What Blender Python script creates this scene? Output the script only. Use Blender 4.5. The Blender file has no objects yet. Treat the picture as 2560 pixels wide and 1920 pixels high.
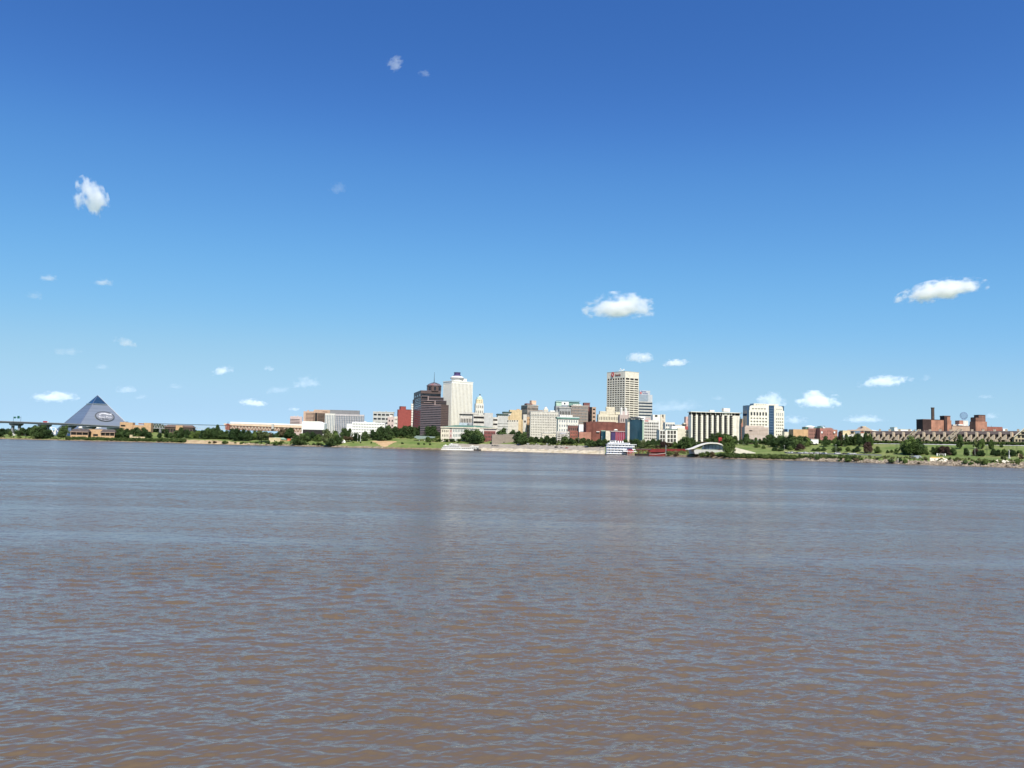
import bpy, math, random
import numpy as np
from mathutils import Vector, Matrix
R = math.radians
random.seed(7)
rng = np.random.default_rng(11)
scene = bpy.context.scene
col = scene.collection

# ------------------------------------------------------------------ camera
PW, PH, FPX = 2560, 1920, 2173.0            # the photograph's frame and focal length in pixels
EYE = Vector((0, 0, 10.0))                  # eye ten metres over the river
PITCH, ROLL = math.atan(152.6 / FPX), math.atan(0.0212)
_f = Vector((0, math.cos(PITCH), math.sin(PITCH)))
_u0 = Vector((0, -math.sin(PITCH), math.cos(PITCH)))
_x = Vector((1, 0, 0))
_r = _x * math.cos(ROLL) + _u0 * math.sin(ROLL)
_u = -_x * math.sin(ROLL) + _u0 * math.cos(ROLL)
cam_d = bpy.data.cameras.new("camera")
cam = bpy.data.objects.new("camera", cam_d)
col.objects.link(cam)
cam.matrix_world = Matrix(((_r.x, _u.x, -_f.x, EYE.x), (_r.y, _u.y, -_f.y, EYE.y), (_r.z, _u.z, -_f.z, EYE.z), (0, 0, 0, 1)))
cam_d.sensor_width = 36
cam_d.lens = FPX / PW * 36
cam_d.clip_start = 1
cam_d.clip_end = 200000
scene.camera = cam

# ------------------------------------------------------------------ sky, sun, exposure
SUN_EL, SUN_AZ = 50, 165                    # azimuth clockwise from the view direction (+Y)
sun_dir = Vector((math.sin(R(SUN_AZ)) * math.cos(R(SUN_EL)), math.cos(R(SUN_AZ)) * math.cos(R(SUN_EL)), math.sin(R(SUN_EL))))
w = bpy.data.worlds.new("World")
scene.world = w
w.use_nodes = True
nt = w.node_tree
nt.nodes.clear()
sky = nt.nodes.new("ShaderNodeTexSky")
sky.sky_type = 'NISHITA'
sky.sun_disc = False
sky.sun_elevation = R(SUN_EL)
sky.sun_rotation = R(SUN_AZ)
sky.altitude = 0
sky.air_density = 1.0
sky.dust_density = 0.1
sky.ozone_density = 4.0
hs = nt.nodes.new("ShaderNodeHueSaturation")
hs.inputs['Saturation'].default_value = 1.12
hs.inputs['Value'].default_value = 1.0
bg = nt.nodes.new("ShaderNodeBackground")
bg.inputs['Strength'].default_value = 0.12
wo = nt.nodes.new("ShaderNodeOutputWorld")
# look a little above the true horizon so its yellow dust band stays below the skyline
tcw = nt.nodes.new("ShaderNodeTexCoord")
mpw = nt.nodes.new("ShaderNodeMapping")
mpw.inputs['Location'].default_value = (0, 0, .13)
mpw.inputs['Scale'].default_value = (1, 1, 1.12)
mxw = nt.nodes.new("ShaderNodeVectorMath"); mxw.operation = 'MAXIMUM'; mxw.inputs[1].default_value = (-10, -10, 0)
nt.links.new(tcw.outputs['Generated'], mxw.inputs[0])
nt.links.new(mxw.outputs[0], mpw.inputs['Vector'])
nt.links.new(mpw.outputs[0], sky.inputs['Vector'])
nt.links.new(sky.outputs[0], hs.inputs['Color'])
# camera-like colour response of the sky, channel by channel
s1 = nt.nodes.new("ShaderNodeVectorMath"); s1.operation = 'SCALE'; s1.inputs['Scale'].default_value = .158
s2 = nt.nodes.new("ShaderNodeVectorMath"); s2.operation = 'SCALE'; s2.inputs['Scale'].default_value = 1 / .158
cvn = nt.nodes.new("ShaderNodeRGBCurve")
for ci, pts in enumerate(([(.078, .045), (.117, .102), (.188, .216), (.296, .392), (.42, .47), (1, .9)],
                          [(.181, .153), (.266, .314), (.397, .509), (.578, .658), (.74, .71), (1, .92)],
                          [(.407, .479), (.558, .708), (.768, .855), (.956, .865), (1, .88)])):
    c_ = cvn.mapping.curves[ci]
    c_.points[-1].location = pts[-1]
    for p_ in pts[:-1]: c_.points.new(*p_)
cvn.mapping.update()
nt.links.new(hs.outputs[0], s1.inputs[0]); nt.links.new(s1.outputs[0], cvn.inputs['Color'])
nt.links.new(cvn.outputs[0], s2.inputs[0]); nt.links.new(s2.outputs[0], bg.inputs['Color'])
nt.links.new(bg.outputs[0], wo.inputs['Surface'])
sd = bpy.data.lights.new("sun", 'SUN')
sd.energy = 4.8
sd.angle = R(0.5)
sd.color = (1.0, 0.93, 0.83)
sun = bpy.data.objects.new("sun", sd)
col.objects.link(sun)
sun.rotation_euler = sun_dir.to_track_quat('Z', 'Y').to_euler()
vs = scene.view_settings
scene.display_settings.display_device = 'sRGB'
vs.view_transform = 'Standard'
vs.look = 'None'
vs.exposure = 0.4
vs.gamma = 1
vs.use_curve_mapping = False
cy = scene.cycles
cy.use_denoising = True
cy.max_bounces = 14
cy.diffuse_bounces = 2
cy.glossy_bounces = 3
cy.transmission_bounces = 2
cy.volume_bounces = 12
cy.transparent_max_bounces = 8
cy.caustics_reflective = False
cy.caustics_refractive = False

# ------------------------------------------------------------------ photo measurements -> places in the world
def ray(px, py):
    return _f * FPX + _r * (px - PW / 2) - _u * (py - PH / 2)
def P(px, py, Y):
    d = ray(px, py)
    return EYE + d * (Y / d.y)
def K(px, py=1060):
    d = ray(px, py)
    return d.x / d.y
def hor(px):
    return 1085.5 + 0.0212 * px

#        px     shore  inland,height of three breaks of the bank
TAB = [(-900, 2350, 25, 5, 80, 8, 200, 9), (0, 1890, 25, 5, 80, 8, 200, 9), (300, 1800, 25, 5, 80, 8.5, 200, 9.5), (345, 1785, 25, 5, 80, 8.5, 190, 16), (392, 1755, 23, 5, 72, 9, 180, 22), (440, 1720, 21, 4.5, 65, 9, 165, 14), (470, 1700, 20, 4, 60, 9, 150, 11),
       (650, 1590, 20, 4, 60, 9, 150, 12), (840, 1510, 20, 4, 60, 10, 130, 14), (970, 1480, 20, 4, 60, 12, 130, 19),
       (1100, 1450, 20, 4, 60, 10, 130, 20), (1200, 1410, 30, 5, 60, 9, 120, 17), (1290, 1345, 30, 5, 60, 10, 130, 18),
       (1500, 1225, 30, 5, 60, 10, 140, 18), (1600, 1130, 25, 5, 60, 9, 150, 17), (1700, 1085, 22, 4.5, 60, 8, 160, 17),
       (1830, 965, 25, 5, 75, 8.5, 190, 17.5), (2000, 913, 25, 5, 90, 8.5, 190, 20), (2130, 872, 25, 5, 90, 9, 180, 21),
       (2310, 790, 25, 5, 100, 9, 180, 21), (2560, 716, 25, 5, 100, 9, 190, 21), (3400, 560, 25, 5, 100, 9, 190, 21)]
TAB = np.array(TAB, float)
def tab(px):
    return [float(np.interp(px, TAB[:, 0], TAB[:, i])) for i in range(1, 8)]
def shore(px):
    return float(np.interp(px, TAB[:, 0], TAB[:, 1]))
def prof(px, s):
    D, b1, z1, b2, z2, b3, z3 = tab(px)
    return float(np.interp(s, [-30, 0, b1, b2, b3, 600, 3000], [-6, 0.15, z1, z2, z3, z3 + 2, z3 + 3]))
def px_of(X, Y):
    return PW / 2 + X / Y * FPX
def gz(X, Y):
    p = px_of(X, Y)
    return prof(p, Y - shore(p))
def ground_at(px, s):
    Y = shore(px) + s
    k = K(px, hor(px))
    X = k * Y
    return Vector((X, Y, gz(X, Y)))
def inland_for(px, py):
    best = 4
    for s in range(2, 420, 2):
        g = ground_at(px, s)
        if (py_of(g)) <= py:
            return s
        best = s
    return 150
def py_of(p):
    d = p - EYE
    return PH / 2 - FPX * d.dot(_u) / d.dot(_f)

# ------------------------------------------------------------------ objects and tags
def tag(o, label=None, cat=None, group=None, kind=None):
    if label: o['label'] = label
    if cat: o['category'] = cat
    if group: o['group'] = group
    if kind: o['kind'] = kind
    return o
def empty(name, loc, rz=0, label=None, cat=None, group=None):
    o = bpy.data.objects.new(name, None)
    col.objects.link(o)
    o.location = loc
    o.rotation_euler = (0, 0, rz)
    o.empty_display_size = 1
    return tag(o, label, cat, group)
def link_mesh(name, me, parent=None, loc=(0, 0, 0), rz=0):
    o = bpy.data.objects.new(name, me)
    col.objects.link(o)
    o.location = loc
    o.rotation_euler = (0, 0, rz)
    if parent: o.parent = parent
    return o
def mesh(name, v, f, mats, mi=None, smooth=False):
    me = bpy.data.meshes.new(name)
    me.from_pydata([tuple(a) for a in v], [], f)
    for m in (mats if isinstance(mats, (list, tuple)) else [mats]):
        me.materials.append(m)
    if mi: me.polygons.foreach_set('material_index', mi)
    if smooth: me.polygons.foreach_set('use_smooth', [True] * len(f))
    me.update()
    return me
class MB:
    """collects boxes, prisms and tubes, then links them as one mesh"""
    def __init__(s): s.v = []; s.f = []
    def add(s, v, f):
        n = len(s.v); s.v += [tuple(a) for a in v]; s.f += [tuple(i + n for i in q) for q in f]; return s
    def box(s, x0, x1, y0, y1, z0, z1):
        if x0 > x1: x0, x1 = x1, x0
        return s.add([(x0, y0, z0), (x1, y0, z0), (x1, y1, z0), (x0, y1, z0), (x0, y0, z1), (x1, y0, z1), (x1, y1, z1), (x0, y1, z1)],
                     [(0, 3, 2, 1), (4, 5, 6, 7), (0, 1, 5, 4), (1, 2, 6, 5), (2, 3, 7, 6), (3, 0, 4, 7)])
    def prism_y(s, pts, y0, y1):      # polygon in x,z (counter-clockwise from the front), pushed along y
        n = len(pts)
        v = [(x, y0, z) for x, z in pts] + [(x, y1, z) for x, z in pts]
        f = [tuple(range(n)), tuple(range(2 * n - 1, n - 1, -1))] + [(i, i + n, (i + 1) % n + n, (i + 1) % n) for i in range(n)]
        return s.add(v, f)
    def prism_x(s, pts, x0, x1):      # polygon in y,z pushed along x
        n = len(pts)
        v = [(x0, y, z) for y, z in pts] + [(x1, y, z) for y, z in pts]
        f = [tuple(range(n - 1, -1, -1)), tuple(range(n, 2 * n))] + [((i + 1) % n, (i + 1) % n + n, i + n, i) for i in range(n)]
        return s.add(v, f)
    def lathe(s, cx, cy, prof, n=20, a0=0):
        v = []; f = []
        for r, z in prof:
            for i in range(n):
                a = a0 + 2 * math.pi * i / n
                v.append((cx + r * math.cos(a), cy + r * math.sin(a), z))
        for j in range(len(prof) - 1):
            for i in range(n):
                f.append((j * n + i, j * n + (i + 1) % n, (j + 1) * n + (i + 1) % n, (j + 1) * n + i))
        f.append(tuple(range((len(prof) - 1) * n, len(prof) * n)))
        f.append(tuple(range(n - 1, -1, -1)))
        return s.add(v, f)
    def tube(s, p, q, r0, r1=None, n=6):
        r1 = r0 if r1 is None else r1
        p = Vector(p); q = Vector(q); d = (q - p).normalized()
        a = d.orthogonal().normalized(); b = d.cross(a)
        v = []
        for c, r in ((p, r0), (q, r1)):
            for i in range(n):
                t = 2 * math.pi * i / n
                v.append(c + a * (r * math.cos(t)) + b * (r * math.sin(t)))
        f = [(i, (i + 1) % n, (i + 1) % n + n, i + n) for i in range(n)] + [tuple(range(n - 1, -1, -1)), tuple(range(n, 2 * n))]
        return s.add(v, f)
    def build(s, name, mat, parent=None, loc=(0, 0, 0), rz=0, smooth=False):
        return link_mesh(name, mesh(name, s.v, s.f, mat, smooth=smooth), parent, loc, rz)

# ------------------------------------------------------------------ materials
MATS = {}
def M(name, c, rough=.8, var=.12, scale=.25, metal=0, spec=.3, rnd=0, streak=0, bump=0, trans=0, tint=None):
    if name in MATS: return MATS[name]
    m = bpy.data.materials.new(name); MATS[name] = m
    m.use_nodes = True
    n = m.node_tree; b = n.nodes['Principled BSDF']
    tc = n.nodes.new('ShaderNodeTexCoord'); g = n.nodes.new('ShaderNodeNewGeometry')
    no = n.nodes.new('ShaderNodeTexNoise'); no.inputs['Scale'].default_value = scale; no.inputs['Detail'].default_value = 5
    n.links.new(g.outputs['Position'], no.inputs['Vector'])
    mr = n.nodes.new('ShaderNodeMapRange')
    mr.inputs['From Min'].default_value = .3; mr.inputs['From Max'].default_value = .7
    mr.inputs['To Min'].default_value = 1 - var; mr.inputs['To Max'].default_value = 1 + var
    n.links.new(no.outputs['Fac'], mr.inputs['Value'])
    fac = mr.outputs[0]
    if rnd:
        oi = n.nodes.new('ShaderNodeObjectInfo')
        m2 = n.nodes.new('ShaderNodeMapRange')
        m2.inputs['To Min'].default_value = 1 - rnd; m2.inputs['To Max'].default_value = 1 + rnd
        n.links.new(oi.outputs['Random'], m2.inputs['Value'])
        mu = n.nodes.new('ShaderNodeMath'); mu.operation = 'MULTIPLY'
        n.links.new(fac, mu.inputs[0]); n.links.new(m2.outputs[0], mu.inputs[1]); fac = mu.outputs[0]
    if streak:                                  # rain streaks: noise stretched along z
        mp = n.nodes.new('ShaderNodeMapping'); mp.inputs['Scale'].default_value = (1.2, 1.2, .05)
        n.links.new(g.outputs['Position'], mp.inputs['Vector'])
        n2 = n.nodes.new('ShaderNodeTexNoise'); n2.inputs['Scale'].default_value = .5; n2.inputs['Detail'].default_value = 4
        n.links.new(mp.outputs[0], n2.inputs['Vector'])
        m3 = n.nodes.new('ShaderNodeMapRange'); m3.inputs['From Min'].default_value = .4; m3.inputs['From Max'].default_value = .7
        m3.inputs['To Min'].default_value = 1; m3.inputs['To Max'].default_value = 1 - streak
        n.links.new(n2.outputs['Fac'], m3.inputs['Value'])
        mu = n.nodes.new('ShaderNodeMath'); mu.operation = 'MULTIPLY'
        n.links.new(fac, mu.inputs[0]); n.links.new(m3.outputs[0], mu.inputs[1]); fac = mu.outputs[0]
    vm = n.nodes.new('ShaderNodeVectorMath'); vm.operation = 'SCALE'
    if tint:                                    # second colour picked by object
        oi = n.nodes.new('ShaderNodeObjectInfo')
        mx = n.nodes.new('ShaderNodeMix'); mx.data_type = 'RGBA'
        mx.inputs[6].default_value = (*c, 1); mx.inputs[7].default_value = (*tint, 1)
        n.links.new(oi.outputs['Random'], mx.inputs[0]); n.links.new(mx.outputs[2], vm.inputs[0])
    else:
        vm.inputs[0].default_value = c
    n.links.new(fac, vm.inputs['Scale'])
    n.links.new(vm.outputs[0], b.inputs['Base Color'])
    b.inputs['Roughness'].default_value = rough
    b.inputs['Metallic'].default_value = metal
    b.inputs['Specular IOR Level'].default_value = spec
    if bump:
        bp = n.nodes.new('ShaderNodeBump'); bp.inputs['Strength'].default_value = .6; bp.inputs['Distance'].default_value = bump
        n.links.new(no.outputs['Fac'], bp.inputs['Height']); n.links.new(bp.outputs[0], b.inputs['Normal'])
    return m
WHITE = M('white_concrete', (.68, .655, .59), streak=.1)
BRIGHT = M('white_paint', (.82, .81, .77), var=.03)
CREAM = M('cream_stone', (.66, .60, .48), streak=.12)
PALE = M('pale_stone', (.60, .56, .49), streak=.15)
IVORY = M('ivory_concrete', (.80, .77, .68), var=.04, streak=.03)
TAN = M('tan_brick', (.52, .335, .19), streak=.1)
TAUPE = M('taupe_concrete', (.34, .29, .25), streak=.15)
GREY = M('grey_concrete', (.33, .33, .33), streak=.15)
LGREY = M('light_grey_concrete', (.50, .49, .46), streak=.12)
BRICK = M('red_brick', (.30, .115, .085), scale=.15, var=.25, streak=.15)
BRICK2 = M('orange_brick', (.42, .20, .14), scale=.15, var=.2, streak=.1)
DBRICK = M('dark_brick', (.17, .085, .07), scale=.15, var=.25)
REDW = M('bright_red_brick', (.30, .075, .065), var=.1)
BROWNST = M('brown_granite', (.105, .070, .060), rough=.5, var=.08)
MAUVE = M('mauve_granite', (.17, .13, .14), rough=.45, var=.08)
PINKST = M('pink_stone', (.55, .44, .41), streak=.1)
SAND = M('sandstone_cladding', (.47, .33, .24), streak=.08)
GLASS = M('dark_glass', (.018, .020, .024), rough=.2, var=.7, scale=.22, spec=.3)
GLASSB = M('blue_glass', (.02, .05, .10), rough=.08, var=.3, scale=.2, spec=.9)
GLASST = M('teal_glass', (.006, .035, .055), rough=.12, var=.25, scale=.1, spec=.7)
GLASSP = M('pale_blue_glass', (.16, .20, .26), rough=.15, var=.3, scale=.1, spec=.8)
SHADE = M('window_with_blind', (.065, .06, .052), rough=.5, var=.6, scale=.25)
DARK = M('dark_opening', (.025, .023, .022), rough=.9, var=.3)
BRNROOF = M('brown_shingle_roof', (.085, .068, .062), var=.2)
GRNROOF = M('green_copper_roof', (.10, .20, .17), rough=.6)
LGRN = M('pale_green_roof', (.30, .42, .33), rough=.6)
REDP = M('red_paint', (.52, .03, .03), rough=.4, var=.08)
DRED = M('dark_red_steel', (.17, .022, .02), rough=.5, var=.2)
PURP = M('purple_cladding', (.07, .05, .13), rough=.4)
STEELM = M('steel', (.42, .43, .45), rough=.35, metal=.8)
DGREY = M('dark_steel', (.07, .08, .09), rough=.5)
BGREY = M('bridge_steel', (.075, .095, .10), rough=.6)
CONC = M('bridge_concrete', (.20, .21, .22))
GOLD = M('yellow_stone', (.56, .46, .28))
WOODB = M('townhouse_cladding', (.55, .44, .32), var=.15, scale=.6)
WOODY = M('ochre_cladding', (.52, .43, .28), var=.1)
BARK = M('bark', (.08, .06, .045), var=.3, scale=2)
def leafmat(name, a, b):
    m = M(name, a, rough=.75, var=.45, scale=.12, rnd=.18, spec=.15, tint=b)
    return m
LEAF = leafmat('dark_foliage', (.028, .056, .018), (.064, .098, .030))
LEAF2 = leafmat('green_foliage', (.062, .10, .024), (.09, .13, .034))
LEAF3 = leafmat('willow_foliage', (.075, .10, .038), (.11, .135, .05))
LEAFC = leafmat('copper_foliage', (.045, .028, .024), (.055, .034, .026))
LEAFB = leafmat('dry_foliage', (.12, .085, .045), (.10, .08, .045))

# ------------------------------------------------------------------ buildings
def g(nc, nr, wf=.55, hf=.5, t=1.0, b=0.0, s=.5, m=None, n='window', rec=.35):
    return (nc, nr, wf, hf, t, b, s, m or GLASS, n, rec)
class B:
    def __init__(s, name, label, cat, pxl, pxr, Y, phi=0, ref=1055, group=None, zb=None):
        s.phi = R(phi); s.ref = ref
        o = P(pxl, ref, Y)
        s.u = Vector((math.cos(s.phi), math.sin(s.phi))); s.vv = Vector((-math.sin(s.phi), math.cos(s.phi)))
        s.o = Vector((o.x, o.y)); s.zg = (gz(o.x, o.y) - 1.5) if zb is None else zb
        s.root = empty(name, (o.x, o.y, s.zg), s.phi, label, cat, group)
        s.pxl, s.pxr = pxl, pxr
        s.w = s.lx(pxr)
        s.nw = 0; s.over = {}; s.cache = {}
    def lx(s, px, yl=0, py=None):
        k = K(px, py or s.ref)
        p = s.o + s.vv * yl
        return (k * p.y - p.x) / (s.u.x - k * s.u.y)
    def ly(s, px, xl=0):
        k = K(px, s.ref); p = s.o + s.u * xl
        return (k * p.y - p.x) / (s.vv.x - k * s.vv.y)
    def lz(s, py, px=None, yl=0, xl=None):
        px = s.pxl if px is None else px
        xl = s.lx(px, yl) if xl is None else xl
        p = s.o + s.u * xl + s.vv * yl
        return P(px, py, p.y).z - s.zg
    def face(s, v, f, O, U, W, z0, z1, N, spec):
        H = z1 - z0
        def q(a, b, c, d):
            n = len(v); v.extend([a, b, c, d]); f.append((n, n + 1, n + 2, n + 3))
        def pt(u, z, off=0): return (O[0] + U[0] * u - N[0] * off, O[1] + U[1] * u - N[1] * off, z)
        if not spec:
            q(pt(0, z0), pt(W, z0), pt(W, z1), pt(0, z1)); return
        nc, nr, wf, hf, t, b, sd, gm, wn, rec = spec
        t, b, sd = min(t, H * .3), b, min(sd, W * .1)
        cw = (W - 2 * sd) / nc; rh = (H - t - b) / nr
        us = [0]; zs = [z0]
        for i in range(nc):
            c = sd + cw * (i + .5); us += [c - cw * wf / 2, c + cw * wf / 2]
        us.append(W)
        for j in range(nr):
            c = z0 + b + rh * (j + .5); zs += [c - rh * hf / 2, c + rh * hf / 2]
        zs.append(z1)
        for j in range(len(zs) - 1):
            if j % 2 == 0:
                q(pt(0, zs[j]), pt(W, zs[j]), pt(W, zs[j + 1]), pt(0, zs[j + 1])); continue
            for i in range(len(us) - 1):
                a, c, d, e = us[i], us[i + 1], zs[j], zs[j + 1]
                if i % 2 == 0:
                    q(pt(a, d), pt(c, d), pt(c, e), pt(a, e)); continue
                q(pt(a, e), pt(a, e, rec), pt(a, d, rec), pt(a, d)); q(pt(c, d), pt(c, d, rec), pt(c, e, rec), pt(c, e))
                q(pt(a, d), pt(a, d, rec), pt(c, d, rec), pt(c, d)); q(pt(a, e, rec), pt(a, e), pt(c, e), pt(c, e, rec))
                s.window(pt(a, d, rec), U, c - a, e - d, gm, wn)
    def window(s, p, U, w, h, gm, wn):
        s.nw += 1
        if s.nw > 100:
            v, f = s.over.setdefault((gm.name, wn), ([], [])); n = len(v)
            v += [p, (p[0] + U[0] * w, p[1] + U[1] * w, p[2]), (p[0] + U[0] * w, p[1] + U[1] * w, p[2] + h), (p[0], p[1], p[2] + h)]
            f.append((n, n + 1, n + 2, n + 3)); return
        key = (round(w, 2), round(h, 2), tuple(U), gm.name)
        if key not in s.cache:
            s.cache[key] = mesh(wn, [(0, 0, 0), (U[0] * w, U[1] * w, 0), (U[0] * w, U[1] * w, h), (0, 0, h)], [(0, 1, 2, 3)], gm)
        link_mesh(wn, s.cache[key], s.root, p)
    def block(s, px0, px1, pyt, pyb=None, yl=0, d=20, mat=None, F=None, L=None, Rt=None, name='wall', z0=None, sidepx=None, py_px=None):
        x0, x1 = s.lx(px0, yl), s.lx(px1, yl)
        z1 = s.lz(pyt, py_px or px0, yl); zb = z0 if z0 is not None else (0 if pyb is None else s.lz(pyb, px0, yl))
        if sidepx is not None:
            d = abs(s.ly(sidepx, x0 if s.phi > 0 else x1) - yl)
        return s.blk(x0, x1, yl, yl + d, zb, z1, mat, F, L, Rt, name)
    def blk(s, x0, x1, y0, y1, z0, z1, mat, F=None, L=None, Rt=None, name='wall'):
        v = []; f = []
        s.face(v, f, (x0, y0), (1, 0), x1 - x0, z0, z1, (0, -1), F)
        s.face(v, f, (x0, y1), (0, -1), y1 - y0, z0, z1, (-1, 0), L)
        s.face(v, f, (x1, y0), (0, 1), y1 - y0, z0, z1, (1, 0), Rt)
        s.face(v, f, (x1, y1), (-1, 0), x1 - x0, z0, z1, (0, 1), None)
        n = len(v); v += [(x0, y0, z1), (x1, y0, z1), (x1, y1, z1), (x0, y1, z1)]; f.append((n, n + 1, n + 2, n + 3))
        return link_mesh(name, mesh(name, v, f, mat), s.root)
    def cap(s, x0, x1, y0, y1, z, h, mat, over=.4, name='cornice'):
        return MB().box(x0 - over, x1 + over, y0 - over, y1 + over, z, z + h).build(name, mat, s.root)
    def part(s, mb, name, mat, **k): return mb.build(name, mat, s.root, **k)
    def units(s, x0, x1, y0, y1, z, n=3, mat=None):
        for i in range(n):
            a = random.uniform(x0, x1 - 3); b = random.uniform(y0, max(y0 + 1, y1 - 4)); h = random.uniform(1.2, 3)
            MB().box(a, a + random.uniform(2, 5), b, b + 4, z, z + h).build('rooftop_unit', mat or GREY, s.root)
    def end(s):
        for (gm, wn), (v, f) in s.over.items():
            o = link_mesh(wn, mesh(wn, v, f, MATS[gm]), s.root); o['kind'] = 'stuff'
def text(name, body, size, mat, parent, loc, rot, depth=.15, sx=1):
    cu = bpy.data.curves.new(name, 'FONT'); cu.body = body; cu.size = size; cu.extrude = depth; cu.offset = size * .012
    o = bpy.data.objects.new(name, cu); col.objects.link(o)
    dg = bpy.context.evaluated_depsgraph_get()
    me = bpy.data.meshes.new_from_object(o.evaluated_get(dg)); me.materials.clear(); me.materials.append(mat)
    bpy.data.objects.remove(o)
    r = link_mesh(name, me, parent, loc); r.rotation_euler = rot; r.scale = (sx, 1, 1)
    return r
# ------------------------------------------------------------------ ground materials
def mixmat(name, a, b, scale, rough=.95, bump=0, c=None, lo=.4, hi=.6, fine=0):
    m = bpy.data.materials.new(name); MATS[name] = m; m.use_nodes = True
    n = m.node_tree; bs = n.nodes['Principled BSDF']
    ge = n.nodes.new('ShaderNodeNewGeometry')
    no = n.nodes.new('ShaderNodeTexNoise'); no.inputs['Scale'].default_value = scale; no.inputs['Detail'].default_value = 7
    no.inputs['Roughness'].default_value = .65
    n.links.new(ge.outputs['Position'], no.inputs['Vector'])
    cr = n.nodes.new('ShaderNodeValToRGB')
    cr.color_ramp.elements[0].position = lo; cr.color_ramp.elements[0].color = (*a, 1)
    cr.color_ramp.elements[1].position = hi; cr.color_ramp.elements[1].color = (*b, 1)
    if c:
        e = cr.color_ramp.elements.new((lo + hi) / 2); e.color = (*c, 1)
    n.links.new(no.outputs['Fac'], cr.inputs['Fac'])
    n.links.new(cr.outputs['Color'], bs.inputs['Base Color'])
    bs.inputs['Roughness'].default_value = rough; bs.inputs['Specular IOR Level'].default_value = .15
    if bump:
        n2 = n.nodes.new('ShaderNodeTexNoise'); n2.inputs['Scale'].default_value = fine or scale * 6; n2.inputs['Detail'].default_value = 4
        n.links.new(ge.outputs['Position'], n2.inputs['Vector'])
        bp = n.nodes.new('ShaderNodeBump'); bp.inputs['Strength'].default_value = .8; bp.inputs['Distance'].default_value = bump
        n.links.new(n2.outputs['Fac'], bp.inputs['Height']); n.links.new(bp.outputs[0], bs.inputs['Normal'])
    return m
GRASS = mixmat('grass_ground', (.11, .165, .040), (.195, .215, .075), .035, bump=.4, fine=.5)
MUD = mixmat('river_mud', (.16, .115, .07), (.27, .21, .14), .15, bump=.5)
ROCK = mixmat('riprap_ground', (.10, .082, .055), (.34, .28, .20), .3, bump=1.2, fine=.8)
SANDM = mixmat('bare_sand_bank', (.33, .24, .14), (.46, .36, .22), .06, bump=.3)
DIRT = mixmat('bare_dirt', (.40, .26, .13), (.50, .35, .20), .08, bump=.3)
COB = mixmat('cobble_landing', (.27, .235, .19), (.37, .33, .265), .12, bump=.3)
COBL = mixmat('bleached_cobble_landing', (.40, .33, .22), (.60, .53, .40), .1, bump=.3)
ASPH = mixmat('asphalt', (.10, .10, .10), (.17, .17, .165), .1)
PAVE = mixmat('pale_pavement', (.33, .33, .31), (.44, .43, .40), .1)

# ------------------------------------------------------------------ terrain: one sheet split by what covers it
def vnoise(x, s):
    return math.sin(x * s + 1.3) * .5 + math.sin(x * s * 2.3 + .4) * .3 + math.sin(x * s * 5.1 + 2.2) * .25
def zone(px, s):
    j = vnoise(px, .09); j2 = vnoise(px, .31)
    if px > 2178 and 176 < s - (tab(px)[5] - 180) < 186: return 'road'
    if 1960 < px < 2205 and 62 < s < 80: return 'parking_lot'
    if s > 300: return 'ground'
    if px < 60: return 'riverbank' if s < 9 + 5 * j else 'ground'
    if px < 465: return 'riverbank' if s < 7 + 4 * j else ('sand_bank' if 300 < px < 365 and 22 < s < 40 else 'ground')
    if px < 640: return 'sand_bank' if s < 42 - max(0, px - 540) * .3 + 4 * j2 else 'ground'
    if px < 960: return 'rocky_bank' if s < 10 + 5 * j + 2 * j2 else ('dirt_bank' if 14 < s < 70 and abs(px - 962) < 5 + (s - 14) * .52 + 2 * j2 else 'ground')
    if px < 1000 and 14 < s < 70 and abs(px - 962) < 5 + (s - 14) * .52 + 2 * j2: return 'dirt_bank'
    if px < 1205: return 'riverbank' if s < 10 + 3 * j else ('cobblestone_landing' if px > 1130 and s < 70 else 'ground')
    if px < 1514: return 'cobblestone_strip' if s < 27 + 3 * j2 else ('cobblestone_landing' if s < 74 else 'ground')
    if px < 1830: return 'riverbank' if s < 10 + 4 * j else 'ground'
    if px < 1965: return 'riverbank' if s < 8 + 4 * j else 'ground'
    return 'rocky_bank' if s < 15 + 8 * j + 4 * j2 + (12 if 2320 < px < 2420 or px > 2490 else 0) + (8 if 2040 < px < 2094 else 0) else 'ground'
ZM = {'ground': GRASS, 'riverbank': MUD, 'rocky_bank': ROCK, 'sand_bank': SANDM, 'dirt_bank': DIRT, 'cobblestone_landing': COB,
      'cobblestone_strip': COBL, 'road': PAVE, 'parking_lot': ASPH}
cols = list(range(-900, 3401, 5))
rows = [-30, -8, -2, 0, 2, 4, 6, 8, 11, 14, 17, 20, 24, 28, 33, 38, 43, 49, 55, 62, 68, 74, 80, 86, 92, 100, 110, 120, 130, 140, 150, 160, 168, 176, 184, 192,
        205, 230, 270, 350, 600, 1200, 3000, 12000]
tv = []
for p in cols:
    D = shore(p) + 3 * vnoise(p, .11) + 1.2 * vnoise(p, .5)
    k = (p - PW / 2) / FPX
    for s in rows:
        Y = D + s
        z = prof(p, s)
        if 1 < s < 30: z += random.uniform(-.45, .45)
        elif s < 200: z += random.uniform(-.12, .12)
        tv.append((k * Y, Y, z))
nr_ = len(rows)
zf = {}
for i in range(len(cols) - 1):
    for j in range(nr_ - 1):
        zf.setdefault(zone(cols[i], (rows[j] + rows[j + 1]) / 2), []).append((i * nr_ + j, (i + 1) * nr_ + j, (i + 1) * nr_ + j + 1, i * nr_ + j + 1))
for name, fs in zf.items():
    used = sorted({a for q in fs for a in q}); mp = {a: n for n, a in enumerate(used)}
    o = link_mesh(name, mesh(name, [tv[a] for a in used], [tuple(mp[a] for a in q) for q in fs], ZM[name]))
    tag(o, kind='structure')

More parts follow.
